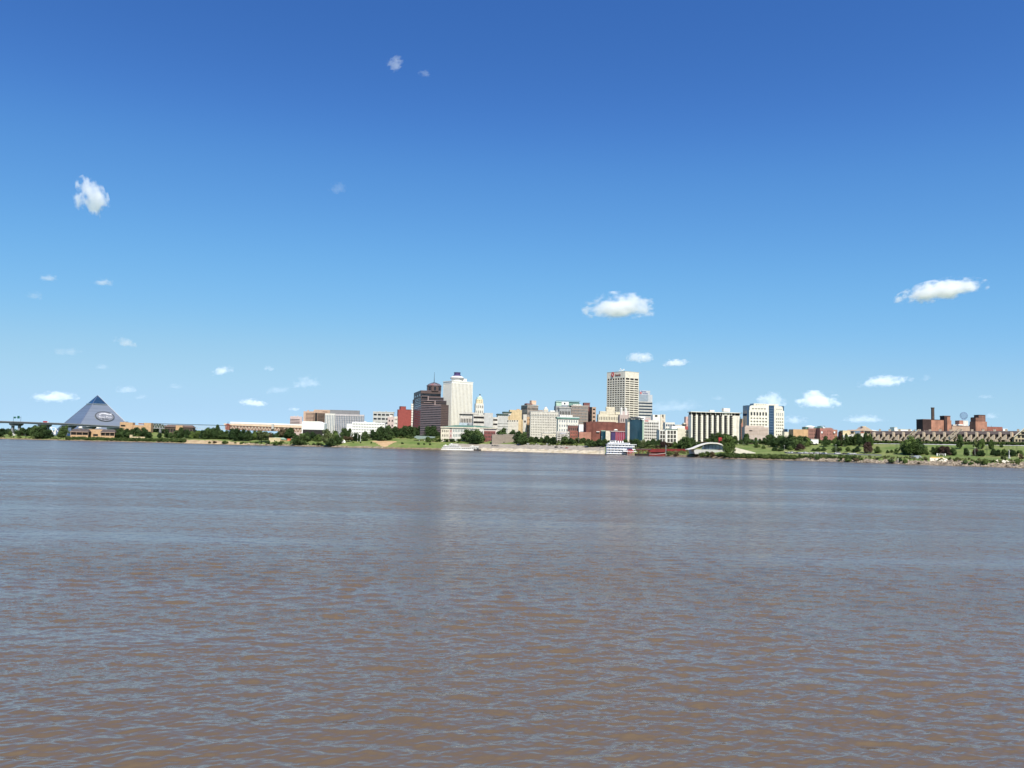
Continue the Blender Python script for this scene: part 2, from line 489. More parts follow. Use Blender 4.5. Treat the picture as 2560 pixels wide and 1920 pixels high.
# ------------------------------------------------------------------ water
def water():
    k_in = np.linspace(-.64, .64, 1250)
    k_out = np.array([.70, .8, 1.0, 1.3, 1.8])
    k = np.concatenate([-k_out[::-1], k_in, k_out])
    ys = [6, 10, 14, 18, 21]; y = 21.0
    while y < 700:
        y += max(.05, y * y / 8690 * .55); ys.append(y)
    while y < 2700:
        y += 25; ys.append(y)
    Y = np.array(ys); ny = len(Y); nx = len(k)
    X = k[None, :] * Y[:, None]; YY = np.repeat(Y[:, None], nx, 1)
    Z = np.zeros_like(X)
    dY = np.gradient(Y)[:, None]
    lam = np.concatenate([np.geomspace(.20, .8, 52), np.geomspace(.8, 2.2, 38), np.geomspace(2.6, 7, 6)])
    wind = R(-80)                                   # the chop runs towards the eye, a little to the left
    lost = np.zeros((ny, 1))
    for L in lam:
        a = wind + rng.normal(0, .52 if L < 1.4 else .40)
        kk = 2 * math.pi / L; ph = rng.uniform(0, 2 * math.pi)
        slope = .027 if L < .8 else (.025 if L < 2.4 else .007)
        amp = slope / kk * rng.uniform(.6, 1.3)
        eff = np.maximum(dY, .03 * np.ones_like(dY))
        att = np.clip((L / (2.2 * eff) - 1) / 1.5, 0, 1)
        arg = kk * (X * math.cos(a) + YY * math.sin(a)) + ph
        # slow bending of the crests so no wave train runs straight for long
        arg = arg + .5 * np.sin(X * .11 * (1 + .3 * math.sin(ph)) + YY * .07 + ph * 3) + .6 * np.sin(-X * .19 + YY * .13 + ph * 5)
        s = np.sin(arg)
        lost += (1 - att) ** 2 * slope ** 2 / 2
        Z += att * amp * (s + .22 * np.cos(2 * arg))
    lost = np.sqrt(lost); me_lost = np.repeat(lost, nx, 1).reshape(-1).astype(np.float32)
    gust = .78 + .3 * np.sin(X * .021 + YY * .05 + 1) * np.sin(-X * .013 + YY * .033 + 2) + .16 * np.sin(X * .09 + YY * .16)
    Z *= gust
    v = np.stack([X, YY, Z], -1).reshape(-1, 3).astype(np.float32)
    ii = np.arange(ny - 1)[:, None] * nx + np.arange(nx - 1)[None, :]
    f = np.stack([ii, ii + 1, ii + nx + 1, ii + nx], -1).reshape(-1).astype(np.int32)
    me = bpy.data.meshes.new('river_water')
    me.vertices.add(len(v)); me.vertices.foreach_set('co', v.reshape(-1))
    nf = len(f) // 4
    me.loops.add(len(f)); me.loops.foreach_set('vertex_index', f)
    me.polygons.add(nf); me.polygons.foreach_set('loop_start', np.arange(nf, dtype=np.int32) * 4)
    me.polygons.foreach_set('use_smooth', np.ones(nf, bool))
    me.update(calc_edges=True)
    at_ = me.attributes.new('chop', 'FLOAT', 'POINT'); at_.data.foreach_set('value', me_lost)   # waves too fine for the grid, carried by the shader
    m = bpy.data.materials.new('river_water'); m.use_nodes = True
    n = m.node_tree; b = n.nodes['Principled BSDF']
    ge = n.nodes.new('ShaderNodeNewGeometry')
    def noise(sc, st=(1, 1, 1), det=3, rot=0):
        mp = n.nodes.new('ShaderNodeMapping'); mp.inputs['Scale'].default_value = st; mp.inputs['Rotation'].default_value = (0, 0, rot)
        n.links.new(ge.outputs['Position'], mp.inputs['Vector'])
        t = n.nodes.new('ShaderNodeTexNoise'); t.inputs['Scale'].default_value = sc; t.inputs['Detail'].default_value = det
        n.links.new(mp.outputs[0], t.inputs['Vector']); return t
    silt = noise(.012, (.4, 1.4, 1), 5)
    cr = n.nodes.new('ShaderNodeValToRGB')
    cr.color_ramp.elements[0].position = .35; cr.color_ramp.elements[0].color = (.122, .086, .047, 1)
    cr.color_ramp.elements[1].position = .68; cr.color_ramp.elements[1].color = (.143, .101, .055, 1)
    n.links.new(silt.outputs['Fac'], cr.inputs['Fac']); n.links.new(cr.outputs['Color'], b.inputs['Base Color'])
    b.inputs['IOR'].default_value = 1.38
    b.inputs['Specular IOR Level'].default_value = .5
    # wind streaks lying along the river set how rough the surface is
    st1 = noise(.010, (.22, 2.6, 1), 6, R(4)); st2 = noise(.06, (.30, 1.6, 1), 5, R(-3))
    st = n.nodes.new('ShaderNodeMix'); st.data_type = 'FLOAT'; st.inputs[0].default_value = .45
    n.links.new(st1.outputs['Fac'], st.inputs[2]); n.links.new(st2.outputs['Fac'], st.inputs[3])
    mr = n.nodes.new('ShaderNodeMapRange'); mr.inputs['From Min'].default_value = .36; mr.inputs['From Max'].default_value = .64
    mr.inputs['To Min'].default_value = .06; mr.inputs['To Max'].default_value = .14
    n.links.new(st.outputs[0], mr.inputs['Value'])
    ch0 = n.nodes.new('ShaderNodeAttribute'); ch0.attribute_name = 'chop'
    rg = n.nodes.new('ShaderNodeMath'); rg.operation = 'MULTIPLY_ADD'; rg.inputs[1].default_value = .62
    n.links.new(ch0.outputs['Fac'], rg.inputs[0]); n.links.new(mr.outputs[0], rg.inputs[2]); n.links.new(rg.outputs[0], b.inputs['Roughness'])
    w1 = noise(1.5, (.6, 1.5, 1), 4); w2 = noise(6, (.7, 1.4, 1), 3); w3 = noise(.22, (.45, 1.5, 1), 6)
    bs = n.nodes.new('ShaderNodeMapRange'); bs.inputs['From Min'].default_value = .40; bs.inputs['From Max'].default_value = .60
    bs.inputs['To Min'].default_value = .25; bs.inputs['To Max'].default_value = 1.3
    n.links.new(st.outputs[0], bs.inputs['Value'])
    # ripples as slopes added to the surface normal, so they keep working far away where they are finer than a pixel
    acc = None
    for t, k in ((w3, .07), (w1, .32), (w2, .36)):
        c = n.nodes.new('ShaderNodeVectorMath'); c.operation = 'SUBTRACT'; c.inputs[1].default_value = (.5, .5, .5)
        n.links.new(t.outputs['Color'], c.inputs[0])
        e = n.nodes.new('ShaderNodeVectorMath'); e.operation = 'MULTIPLY'; e.inputs[1].default_value = (k, k * 1.25, 0)
        n.links.new(c.outputs[0], e.inputs[0])
        if acc:
            a = n.nodes.new('ShaderNodeVectorMath'); a.operation = 'ADD'
            n.links.new(acc.outputs[0], a.inputs[0]); n.links.new(e.outputs[0], a.inputs[1]); acc = a
        else: acc = e
    ch = n.nodes.new('ShaderNodeAttribute'); ch.attribute_name = 'chop'
    cm = n.nodes.new('ShaderNodeMath'); cm.operation = 'MULTIPLY_ADD'; cm.inputs[1].default_value = 19.0; cm.inputs[2].default_value = .5
    n.links.new(ch.outputs['Fac'], cm.inputs[0])
    cm2 = n.nodes.new('ShaderNodeMath'); cm2.operation = 'MULTIPLY'; n.links.new(cm.outputs[0], cm2.inputs[0]); n.links.new(bs.outputs[0], cm2.inputs[1])
    sc_ = n.nodes.new('ShaderNodeVectorMath'); sc_.operation = 'SCALE'
    n.links.new(acc.outputs[0], sc_.inputs[0]); n.links.new(cm2.outputs[0], sc_.inputs['Scale'])
    a = n.nodes.new('ShaderNodeVectorMath'); a.operation = 'ADD'
    n.links.new(ge.outputs['Normal'], a.inputs[0]); n.links.new(sc_.outputs[0], a.inputs[1])
    nm = n.nodes.new('ShaderNodeVectorMath'); nm.operation = 'NORMALIZE'
    n.links.new(a.outputs[0], nm.inputs[0]); n.links.new(nm.outputs[0], b.inputs['Normal'])
    me.materials.append(m)
    tag(link_mesh('river_water', me), kind='structure')
water()

# ------------------------------------------------------------------ clouds: real volumes, fair-weather cumulus far away
def cloudmat(name, dens, cut, ns, seed):
    m = bpy.data.materials.new(name); m.use_nodes = True
    n = m.node_tree; n.nodes.clear()
    out = n.nodes.new('ShaderNodeOutputMaterial'); pv = n.nodes.new('ShaderNodeVolumeScatter')
    pv.inputs['Color'].default_value = (1, .99, .97, 1); pv.inputs['Anisotropy'].default_value = -.05
    n.links.new(pv.outputs[0], out.inputs['Volume'])
    tc = n.nodes.new('ShaderNodeTexCoord')          # object space: the unit ball the cloud fills
    oi = n.nodes.new('ShaderNodeObjectInfo')
    ad = n.nodes.new('ShaderNodeVectorMath'); ad.operation = 'MULTIPLY_ADD'
    ad.inputs[1].default_value = (1, 1, 1)
    cb = n.nodes.new('ShaderNodeCombineXYZ')
    ml = n.nodes.new('ShaderNodeMath'); ml.operation = 'MULTIPLY'; ml.inputs[1].default_value = 60
    n.links.new(oi.outputs['Random'], ml.inputs[0]); n.links.new(ml.outputs[0], cb.inputs[0])
    n.links.new(tc.outputs['Object'], ad.inputs[0]); n.links.new(cb.outputs[0], ad.inputs[2])
    def no(sc, det, ro=.55):
        t = n.nodes.new('ShaderNodeTexNoise'); t.inputs['Scale'].default_value = sc; t.inputs['Detail'].default_value = det
        t.inputs['Roughness'].default_value = ro
        mp = n.nodes.new('ShaderNodeMapping'); mp.inputs['Scale'].default_value = (ns, ns, 1); n.links.new(ad.outputs[0], mp.inputs['Vector'])
        n.links.new(mp.outputs[0], t.inputs['Vector']); return t
    big = no(1.5, 3); fine = no(3.4, 7, .60)
    ln = n.nodes.new('ShaderNodeVectorMath'); ln.operation = 'LENGTH'
    # flatter below than above
    sx = n.nodes.new('ShaderNodeSeparateXYZ'); n.links.new(tc.outputs['Object'], sx.inputs[0])
    mn = n.nodes.new('ShaderNodeMath'); mn.operation = 'MINIMUM'; mn.inputs[1].default_value = 0; n.links.new(sx.outputs[2], mn.inputs[0])
    zz = n.nodes.new('ShaderNodeMath'); zz.operation = 'MULTIPLY_ADD'; zz.inputs[1].default_value = .9
    n.links.new(mn.outputs[0], zz.inputs[0]); n.links.new(sx.outputs[2], zz.inputs[2])
    cx = n.nodes.new('ShaderNodeCombineXYZ')
    n.links.new(sx.outputs[0], cx.inputs[0]); n.links.new(sx.outputs[1], cx.inputs[1]); n.links.new(zz.outputs[0], cx.inputs[2])
    n.links.new(cx.outputs[0], ln.inputs[0])
    def mad(a, k, c):
        t = n.nodes.new('ShaderNodeMath'); t.operation = 'MULTIPLY_ADD'; t.inputs[1].default_value = k
        n.links.new(a, t.inputs[0])
        if isinstance(c, (int, float)): t.inputs[2].default_value = c
        else: n.links.new(c, t.inputs[2])
        return t.outputs[0]
    e = mad(ln.outputs['Value'], -1.9, 1.68 - cut)
    e = mad(big.outputs['Fac'], 4.4, mad(fine.outputs['Fac'], 2.4, mad(e, 1.0, -3.38)))
    mr = n.nodes.new('ShaderNodeMapRange'); mr.inputs['From Min'].default_value = 0; mr.inputs['From Max'].default_value = .6
    mr.inputs['To Max'].default_value = dens
    n.links.new(e, mr.inputs['Value']); n.links.new(mr.outputs[0], pv.inputs['Density'])
    m.cycles.homogeneous_volume = False if hasattr(m.cycles, 'homogeneous_volume') else False
    return m
def cloud(px, py, pw, ph, kind, label, tilt=0, group=None):
    el = max(.022, math.atan((hor(px) - py) / FPX))
    Y = min(1300 / math.tan(el), 26000)
    c = P(px, py, Y)
    rx = pw / 2 * Y / FPX * 1.30; rz = ph / 2 * Y / FPX * 1.5
    ry = max(rx * .6, rz)
    v = []; f = []
    n1, n2 = 16, 10
    for j in range(n2 + 1):
        t = math.pi * j / n2
        for i in range(n1):
            a = 2 * math.pi * i / n1
            v.append((math.sin(t) * math.cos(a), math.sin(t) * math.sin(a), math.cos(t)))
    for j in range(n2):
        for i in range(n1):
            f.append((j * n1 + i, (j + 1) * n1 + i, (j + 1) * n1 + (i + 1) % n1, j * n1 + (i + 1) % n1))
    L = rz
    dens = {'d': 2.9, 'm': 1.4, 'f': .45, 'w': .14}[kind] / L
    cut = {'d': .38, 'm': .42, 'f': .42, 'w': .42}[kind]
    ns = max(1.0, min(2.2, pw / ph * .6))
    me = mesh('cloud', v, f, cloudmat('cloud_vapour', dens, cut, ns, px))
    o = link_mesh('cloud', me, None, c)
    o.scale = (rx, ry, rz)
    o.rotation_euler = (0, R(-tilt), math.atan2(-c.x, c.y))
    tag(o, label, 'cloud', group)
CL = [(228, 503, 70, 92, 'd', 'tall white puff of cloud standing alone high over the pyramid', 12),
      (1548, 776, 160, 66, 'd', 'large flat-bottomed white cloud above the tall bank tower', 0),
      (2352, 731, 175, 46, 'd', 'long bright white cloud at the right over the brick factory', 8),
      (1600, 897, 58, 30, 'm', 'small white cloud just above the roof of the bank tower', 0),
      (1690, 909, 62, 18, 'm', 'thin small white cloud right of the bank tower top', 4),
      (2212, 957, 108, 30, 'm', 'flat pale cloud low over the tan villas on the bluff', 6),
      (2042, 1006, 96, 44, 'd', 'heaped white cloud low behind the trees right of the cream office tower', 0),
      (1930, 1004, 66, 40, 'm', 'white cloud peeping out over the top of the cream and blue office tower', 0),
      (138, 995, 92, 28, 'm', 'flat white cloud left of the pyramid tip', 4),
      (120, 697, 40, 20, 'f', 'small faint cloud, upper left one of the three below the tall puff', 0),
      (258, 709, 46, 20, 'f', 'small faint cloud, right one of the three below the tall puff', 0),
      (87, 741, 38, 22, 'w', 'very faint wisp at the far left edge below its brighter neighbour', 0),
      (312, 858, 52, 24, 'f', 'faint cloud midway up the sky right above the pyramid', -8),
      (165, 882, 66, 22, 'w', 'barely visible wisp high above the left bridge span', 0),
      (255, 919, 38, 15, 'w', 'tiny faint wisp directly above the pyramid tip', 0),
      (557, 929, 46, 22, 'm', 'small bright slanting cloud over the convention hall', 14),
      (672, 923, 26, 14, 'f', 'tiny pale cloud right of the small slanting one', 0),
      (633, 1009, 62, 18, 'm', 'low flat white cloud just over the convention hall roof', -4),
      (765, 960, 62, 32, 'f', 'faint pinkish cloud above the brown banded hotel', 8),
      (697, 977, 64, 20, 'w', 'greyish wisp left of the pinkish cloud over the brown hotel', 8),
      (735, 1024, 26, 10, 'f', 'tiny low cloud touching the left top of the brown hotel', 0),
      (316, 976, 44, 20, 'f', 'faint low cloud right of the pyramid tip', 0),
      (352, 994, 32, 12, 'w', 'lowest of the wisps right of the pyramid', 10),
      (437, 967, 34, 14, 'w', 'lone dim wisp between the pyramid and the convention hall', 0),
      (983, 162, 30, 46, 'f', 'feather-shaped wisp highest in the deep blue sky', -60),
      (1062, 186, 30, 20, 'w', 'dim wisp right of the feather-shaped one', 0),
      (845, 474, 40, 32, 'w', 'dim round wisp alone in the middle of the blue sky', 0),
      (2315, 947, 26, 18, 'w', 'little dim cloud over the factory chimney', 0),
      (2478, 1042, 34, 18, 'f', 'small low cloud right beside the stepped brick tower', 0),
      (2465, 993, 34, 12, 'w', 'dim wisp above the stepped brick tower', 0),
      (1680, 1018, 140, 30, 'w', 'long pale band of cloud low between the bank tower and the balcony hotel', 6),
      (1795, 997, 30, 14, 'w', 'tiny wisp above the balcony hotel roof', 0),
      (2160, 1050, 90, 20, 'f', 'low pale cloud behind the brick apartments', 0),
      (1985, 1052, 60, 22, 'f', 'low pale cloud right beside the cream office tower', 0)]
for a in CL: cloud(*a[:6], tilt=a[6])
# ------------------------------------------------------------------ the pyramid
def pyramid():
    Y = 2100; k = K(241.5, 1040); c = Vector((k * Y, Y, 0)); zg = gz(c.x, c.y)
    H = P(241.5, 988, Y).z - zg; a = 78.0; rz = R(45)
    root = empty('pyramid', (c.x, c.y, zg), rz, 'steel-clad pyramid with dark glass tip and an oval sign on its face', 'pyramid')
    def wedge(name, z0, z1, mat, sides=(0, 1, 2, 3)):
        r0 = a * (1 - z0 / H); r1 = a * (1 - z1 / H)
        q = [(-1, -1), (1, -1), (1, 1), (-1, 1)]
        v = [(x * r0, y * r0, z0) for x, y in q] + [(x * r1, y * r1, z1) for x, y in q]
        f = [(i, (i + 1) % 4, (i + 1) % 4 + 4, i + 4) for i in sides] + [(4, 5, 6, 7)]
        return link_mesh(name, mesh(name, v, f, mat), root)
    m = bpy.data.materials.new('steel_panels'); m.use_nodes = True; n = m.node_tree; b = n.nodes['Principled BSDF']
    tc = n.nodes.new('ShaderNodeTexCoord')
    sp = n.nodes.new('ShaderNodeSeparateXYZ'); n.links.new(tc.outputs['Object'], sp.inputs[0])
    wv = n.nodes.new('ShaderNodeMath'); wv.operation = 'MULTIPLY'; wv.inputs[1].default_value = 1 / 3.2
    n.links.new(sp.outputs[2], wv.inputs[0])
    fl = n.nodes.new('ShaderNodeMath'); fl.operation = 'FLOOR'; n.links.new(wv.outputs[0], fl.inputs[0])
    wn = n.nodes.new('ShaderNodeTexWhiteNoise'); wn.noise_dimensions = '1D'; n.links.new(fl.outputs[0], wn.inputs['W'])
    no = n.nodes.new('ShaderNodeTexNoise'); no.inputs['Scale'].default_value = .05; no.inputs['Detail'].default_value = 6
    n.links.new(tc.outputs['Object'], no.inputs['Vector'])
    ad = n.nodes.new('ShaderNodeMath'); ad.operation = 'ADD'; n.links.new(wn.outputs['Value'], ad.inputs[0]); n.links.new(no.outputs['Fac'], ad.inputs[1])
    mr = n.nodes.new('ShaderNodeMapRange'); mr.inputs['From Max'].default_value = 2; mr.inputs['To Min'].default_value = .34; mr.inputs['To Max'].default_value = .45
    n.links.new(ad.outputs[0], mr.inputs['Value'])
    vm = n.nodes.new('ShaderNodeVectorMath'); vm.operation = 'SCALE'; vm.inputs[0].default_value = (.86, .95, 1.0)
    n.links.new(mr.outputs[0], vm.inputs['Scale']); n.links.new(vm.outputs[0], b.inputs['Base Color'])
    b.inputs['Metallic'].default_value = .7; b.inputs['Roughness'].default_value = .38
    zt = H * .79
    wedge('steel_shell', 0, zt, m)
    wedge('glass_tip', zt + .3, H - .2, GLASSB)
    for sx, sy in ((-1, -1), (1, -1), (-1, 1)):
        MB().tube((sx * a, sy * a, 0), (0, 0, H), 1.0, .5, 4).build('ridge_trim', STEELM, root)
    r = a * (1 - zt / H)
    for (x0, x1, y0, y1) in ((-r, r, -r - 3, -r - .1), (-r - 3, -r - .1, -r, r)):
        MB().box(x0, x1, y0, y1, zt - 2.5, zt - 1.2).build('observation_deck', STEELM, root)
        if y0 < -r - 1: MB().box(x0, x1, y0, y0 + .2, zt - 1.2, zt + .2).build('deck_railing', STEELM, root)
        else: MB().box(x0, x0 + .2, y0, y1, zt - 1.2, zt + .2).build('deck_railing', STEELM, root)
    # oval sign lying on the front face
    ang = math.atan2(H, a)
    zc = H * .48; yc = -a * (1 - zc / H) - 1.0
    sg = empty('oval_sign', (4, yc, zc), 0); sg.parent = root; sg.rotation_euler = (ang, 0, 0); sg.scale = (1.12, 1.12, 1)
    def oval(name, rx, ry, t0, t1, mat, inner=None):
        n_ = 40; v = []; f = []
        pts = [(rx * math.cos(2 * math.pi * i / n_), ry * math.sin(2 * math.pi * i / n_)) for i in range(n_)]
        mb = MB()
        if inner is None:
            mb.add([(x, y, t0) for x, y in pts] + [(x, y, t1) for x, y in pts],
                   [tuple(range(n_, 2 * n_))] + [(i, (i + 1) % n_, (i + 1) % n_ + n_, i + n_) for i in range(n_)])
        else:
            q = [(x * inner, y * inner) for x, y in pts]
            mb.add([(x, y, t1) for x, y in pts] + [(x, y, t1) for x, y in q] + [(x, y, t0) for x, y in pts],
                   [(i, (i + 1) % n_, (i + 1) % n_ + n_, i + n_) for i in range(n_)] + [(i + 2 * n_, (i + 1) % n_ + 2 * n_, (i + 1) % n_, i) for i in range(n_)])
        return mb.build(name, mat, sg)
    oval('sign_ring', 20, 13.5, 0, .8, DGREY, .88)
    oval('sign_backing', 18.4, 12.3, 0, .4, M('sign_silver', (.20, .21, .24), rough=.6, metal=.2, scale=.2, var=.3))
    fish = [(-15, 0), (-12, 3), (-5, 6.5), (2, 7.5), (8, 5.5), (13, 3), (19, 6.5), (18, 0), (19.5, -4), (13, 0), (8, -1), (3, 1), (-2, 2), (-8, 1), (-12, -3)]
    MB().add([(x, y + 2.5, .5) for x, y in [(p_ * .8, q_ * .55 + 2.2) for p_, q_ in fish]] + [(x, y + 2.5, 1.1) for x, y in [(p_ * .8, q_ * .55 + 2.2) for p_, q_ in fish]],
             [tuple(range(len(fish), 2 * len(fish)))] + [(i, (i + 1) % len(fish), (i + 1) % len(fish) + len(fish), i + len(fish)) for i in range(len(fish))]).build('fish_emblem', M('sign_white', (.5, .5, .52)), sg)
    text('sign_lettering', 'Bass Pro', 7.4, MATS['sign_white'], sg, (-13, -4.6, .9), (0, 0, 0))
    text('sign_lettering', 'Shops', 5.4, DGREY, sg, (-7, -9.6, .9), (0, 0, 0))
    MB().box(3, 14, -a * (1 - .17) - 2.0, -a * (1 - .17) + 3, H * .15, H * .22).build('entrance_opening', GRNROOF, root)
pyramid()

# ------------------------------------------------------------------ highway bridge on the left
def bridge():
    p0 = P(-340, 1049, 2010); p1 = P(0, 1052, 1990); p2 = P(150, 1057.2, 1975); p3 = P(318, 1066, 1960)
    root = empty('highway_bridge', (p1.x, p1.y, 0), 0, 'long grey highway bridge crossing in front of the pyramid', 'bridge')
    pts = [p0, p1, p2, p3]
    for i in range(3):
        a, b = pts[i] - Vector((p1.x, p1.y, 0)), pts[i + 1] - Vector((p1.x, p1.y, 0))
        d = MB(); gd = MB(); rl = MB()
        for mb, y0, y1, z0, z1 in ((d, 0, 24, -2.1, -1.0), (gd, 1, 2.2, -4.9, -2.15), (gd, 21, 22.5, -4.9, -2.15), (rl, -.4, 0, -1.4, 0), (rl, 24, 24.4, -1.4, 0)):
            v = [(q.x, q.y + yy, q.z + zz) for q in (a, b) for yy in (y0, y1) for zz in (z0, z1)]
            mb.add(v, [(0, 4, 5, 1), (2, 3, 7, 6), (1, 5, 7, 3), (0, 2, 6, 4)])
        d.build('deck', CONC, root); gd.build('girder', BGREY, root); rl.build('parapet', CONC, root)
    for px in (-140, 32, 108, 174, 226, 290):
        q = P(px, 1075, 1985); x = q.x - p1.x; base = prof(px, 100)
        zt = np.interp(px, [-340, 0, 150, 318], [p0.z, p1.z, p2.z, p3.z]) - 5.0
        y = np.interp(px, [-340, 0, 150, 318], [2010, 1990, 1975, 1960]) - p1.y
        pr = MB().prism_y([(x - 13, zt - 2.2), (x - 9, zt - 5), (x + 9, zt - 5), (x + 13, zt - 2.2), (x + 13, zt), (x - 13, zt)], y + 4, y + 18)
        pr.build('pier_cap', BGREY, root)
        for sx in (-1, 1):
            MB().box(x + sx * 7.5 - 2.2, x + sx * 7.5 + 2.2, y + 8, y + 14, base - 2, zt - 5).build('pier_column', CONC, root)
bridge()
def gantry():
    z = P(42, 1053, 1985).z; q = P(42, 1053, 1985)
    root = empty('sign_gantry', (q.x, q.y, z - 1), 0, 'overhead gantry with two green road signs on the bridge deck', 'sign gantry')
    for x in (-8, 9): MB().tube((x, 0, 0), (x, 0, 12), .35, .3).build('post', DGREY, root)
    MB().box(-8, 9, -.2, .2, 9.2, 9.8).build('crossbeam', DGREY, root)
    gs = M('green_road_sign', (.02, .10, .07), rough=.5)
    MB().box(-7, -2.5, -.6, -.3, 7.2, 11.2).build('sign_panel', gs, root)
    MB().box(1, 6.2, -.6, -.3, 7.2, 13).build('sign_panel', gs, root)
gantry()

# ------------------------------------------------------------------ vehicles
def vehicle(kind, p, rz, colr, label, group, cat=None, sc=1):
    body = M('car_paint_' + colr[0], colr[1], rough=.3, var=.03, spec=.6)
    name = {'car': 'parked_car', 'van': 'parked_van', 'truck': 'truck'}[kind]
    r = empty(name, p, rz, label, cat or kind, group)
    L = {'car': 4.6, 'van': 5.6, 'truck': 13}[kind]; W2 = .9 if kind != 'truck' else 1.25
    if kind == 'truck':
        MB().box(-6.5, 3, -1.25, 1.25, 1.0, 4.0).build('cargo_box', body, r)
        MB().prism_y([(3.4, .6), (6.4, .6), (6.4, 1.8), (5.9, 3.1), (3.4, 3.2)], -1.2, 1.2).build('cab', M('car_paint_white', (.7, .7, .7), rough=.3), r)
        MB().box(5.95, 6.3, -1.0, 1.0, 1.9, 2.8).build('windscreen', GLASS, r)
        wx = (-5, -3.8, 5)
    else:
        h = 1.0 if kind == 'car' else 1.15
        top = 1.48 if kind == 'car' else 2.1
        if kind == 'car':
            pr = [(-L / 2, .35), (L / 2, .35), (L / 2, .75), (L / 2 - .25, .9), (.95, h), (-1.7, h), (-L / 2, .92)]
            cab = [(-1.75, h), (.95, h), (.35, top), (-1.25, top)]
        else:
            pr = [(-L / 2, .4), (L / 2, .4), (L / 2, 1.0), (1.9, 1.2), (-L / 2, 1.2)]; h = 1.2
            cab = [(-L / 2 + .05, h), (1.85, h), (1.2, top), (-L / 2 + .1, top)]
        MB().prism_y(pr, -W2, W2).build('body', body, r)
        x0, x1 = cab[0][0], cab[1][0]
        MB().prism_y([(x0 + .1, h + .01), (x1 - .1, h + .01), (cab[2][0] - .05, top - .1), (cab[3][0] + .05, top - .1)], -W2 + .08, W2 - .08).build('window', GLASS, r)
        MB().prism_y([(cab[3][0] - .05, top - .1), (cab[2][0] + .05, top - .1), (cab[2][0], top), (cab[3][0], top)], -W2 + .1, W2 - .1).build('roof', body, r)
        wx = (-L / 2 + .85, L / 2 - .85)
    for x in wx:
        for sy in (-1, 1):
            v = MB(); v.lathe(0, 0, [(.33, -.11), (.33, .11)], 12)
            o = v.build('wheel', DARK, r, (x, sy * (W2 - .1), .34)); o.rotation_euler = (R(90), 0, 0)
    return r
PAINT = {'white': (.75, .75, .75), 'silver': (.42, .43, .45), 'black': (.015, .015, .017), 'red': (.35, .02, .02), 'blue': (.03, .07, .2),
         'teal': (.03, .16, .17), 'grey': (.12, .12, .13), 'tan': (.40, .33, .22)}
for px, kind, c, lb in ((101, 'car', 'black', 'black car on the bridge left of the lorry'), (115, 'truck', 'red', 'red and white lorry driving over the bridge'),
                        (195, 'car', 'red', 'dark red car on the bridge in front of the pyramid'), (206, 'car', 'grey', 'grey car ahead on the bridge before the pyramid')):
    z = np.interp(px, [0, 150, 318], [P(0, 1052, 1990).z, P(150, 1057.2, 1975).z, P(318, 1066, 1960).z]) - 1.0
    y = np.interp(px, [0, 150, 318], [1990, 1975, 1960]) + 3.5
    vehicle(kind, (K(px) * y, y, z), R(-2), (c, PAINT[c]), lb, 'traffic on the bridge')

# ------------------------------------------------------------------ buildings, from left to right
def done(b): b.end(); return b
RB = dict(cat='building')

# brown-roofed pavilions and tan monorail terminal on the near island
def pavilion(px0, px1, pyt, pye, pyb, Y, label, gable=2):
    b = B('pavilion', label, 'pavilion', px0, px1, Y, 6)
    ze = b.lz(pye); zt = b.lz(pyt); w = b.w; d = 16; z0 = b.lz(pyb)
    v = [(-1, -1, ze), (w + 1, -1, ze), (w + 1, d + 1, ze), (-1, d + 1, ze), (gable, d / 2, zt), (w - gable, d / 2, zt)]
    link_mesh('roof', mesh('roof', v, [(0, 1, 5, 4), (1, 2, 5), (2, 3, 4, 5), (3, 0, 4), (3, 2, 1, 0)], BRNROOF), b.root)
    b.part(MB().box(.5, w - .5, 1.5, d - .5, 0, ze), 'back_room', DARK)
    b.part(MB().box(0, w, -.5, 1.0, 0, z0 + (ze - z0) * .1), 'low_wall', TAN)
    for i in range(4):
        x = w * i / 3
        b.part(MB().box(x - .3, x + .3, -.4, .6, z0, ze), 'post', SAND)
    b.part(MB().box(-.6, w + .6, -1.2, -.8, ze - .8, ze + .1), 'fascia', SAND)
pavilion(178, 222, 1072, 1079, 1088, 1860, 'dark brown hip-roofed open pavilion on the bank right of the bridge pier')
pavilion(253, 288, 1073.5, 1080.5, 1090, 1850, 'smaller brown-roofed pavilion beside the round dark tree on the left bank')
b = B('service_building', 'low tan blank-walled building between the two brown pavilions', 'building', 222, 259, 1880, 4)
b.block(222, 259, 1073, mat=TAN, d=15, F=g(1, 1, .4, .35, 5.5, 0, 3, DARK, 'opening')); b.cap(0, b.w, 0, 15, b.lz(1073), .5, SAND); done(b)
b = B('terminal_building', 'tan block terminal with dark openings and raised end tower on the left island', 'building', 299, 378, 1915, 5)
b.block(300, 316, 1055, mat=TAN, d=14, F=g(1, 2, .85, .28, 1.0, 6, 1, DARK, 'opening'), py_px=299)
b.block(316.2, 332, 1056, mat=TAN, yl=-2, d=16); b.block(332.2, 359.5, 1062.5, mat=TAN, yl=0, d=12); b.block(359.8, 378, 1057, mat=TAN, yl=-3, d=16)
b.block(346, 358, 1058, 1061, mat=BRICK2, yl=6, d=6, F=g(1, 1, .8, .5, .3, .3, .3, DARK, 'opening')); b.units(4, 20, 2, 10, b.lz(1055.8), 2, STEELM)
done(b)
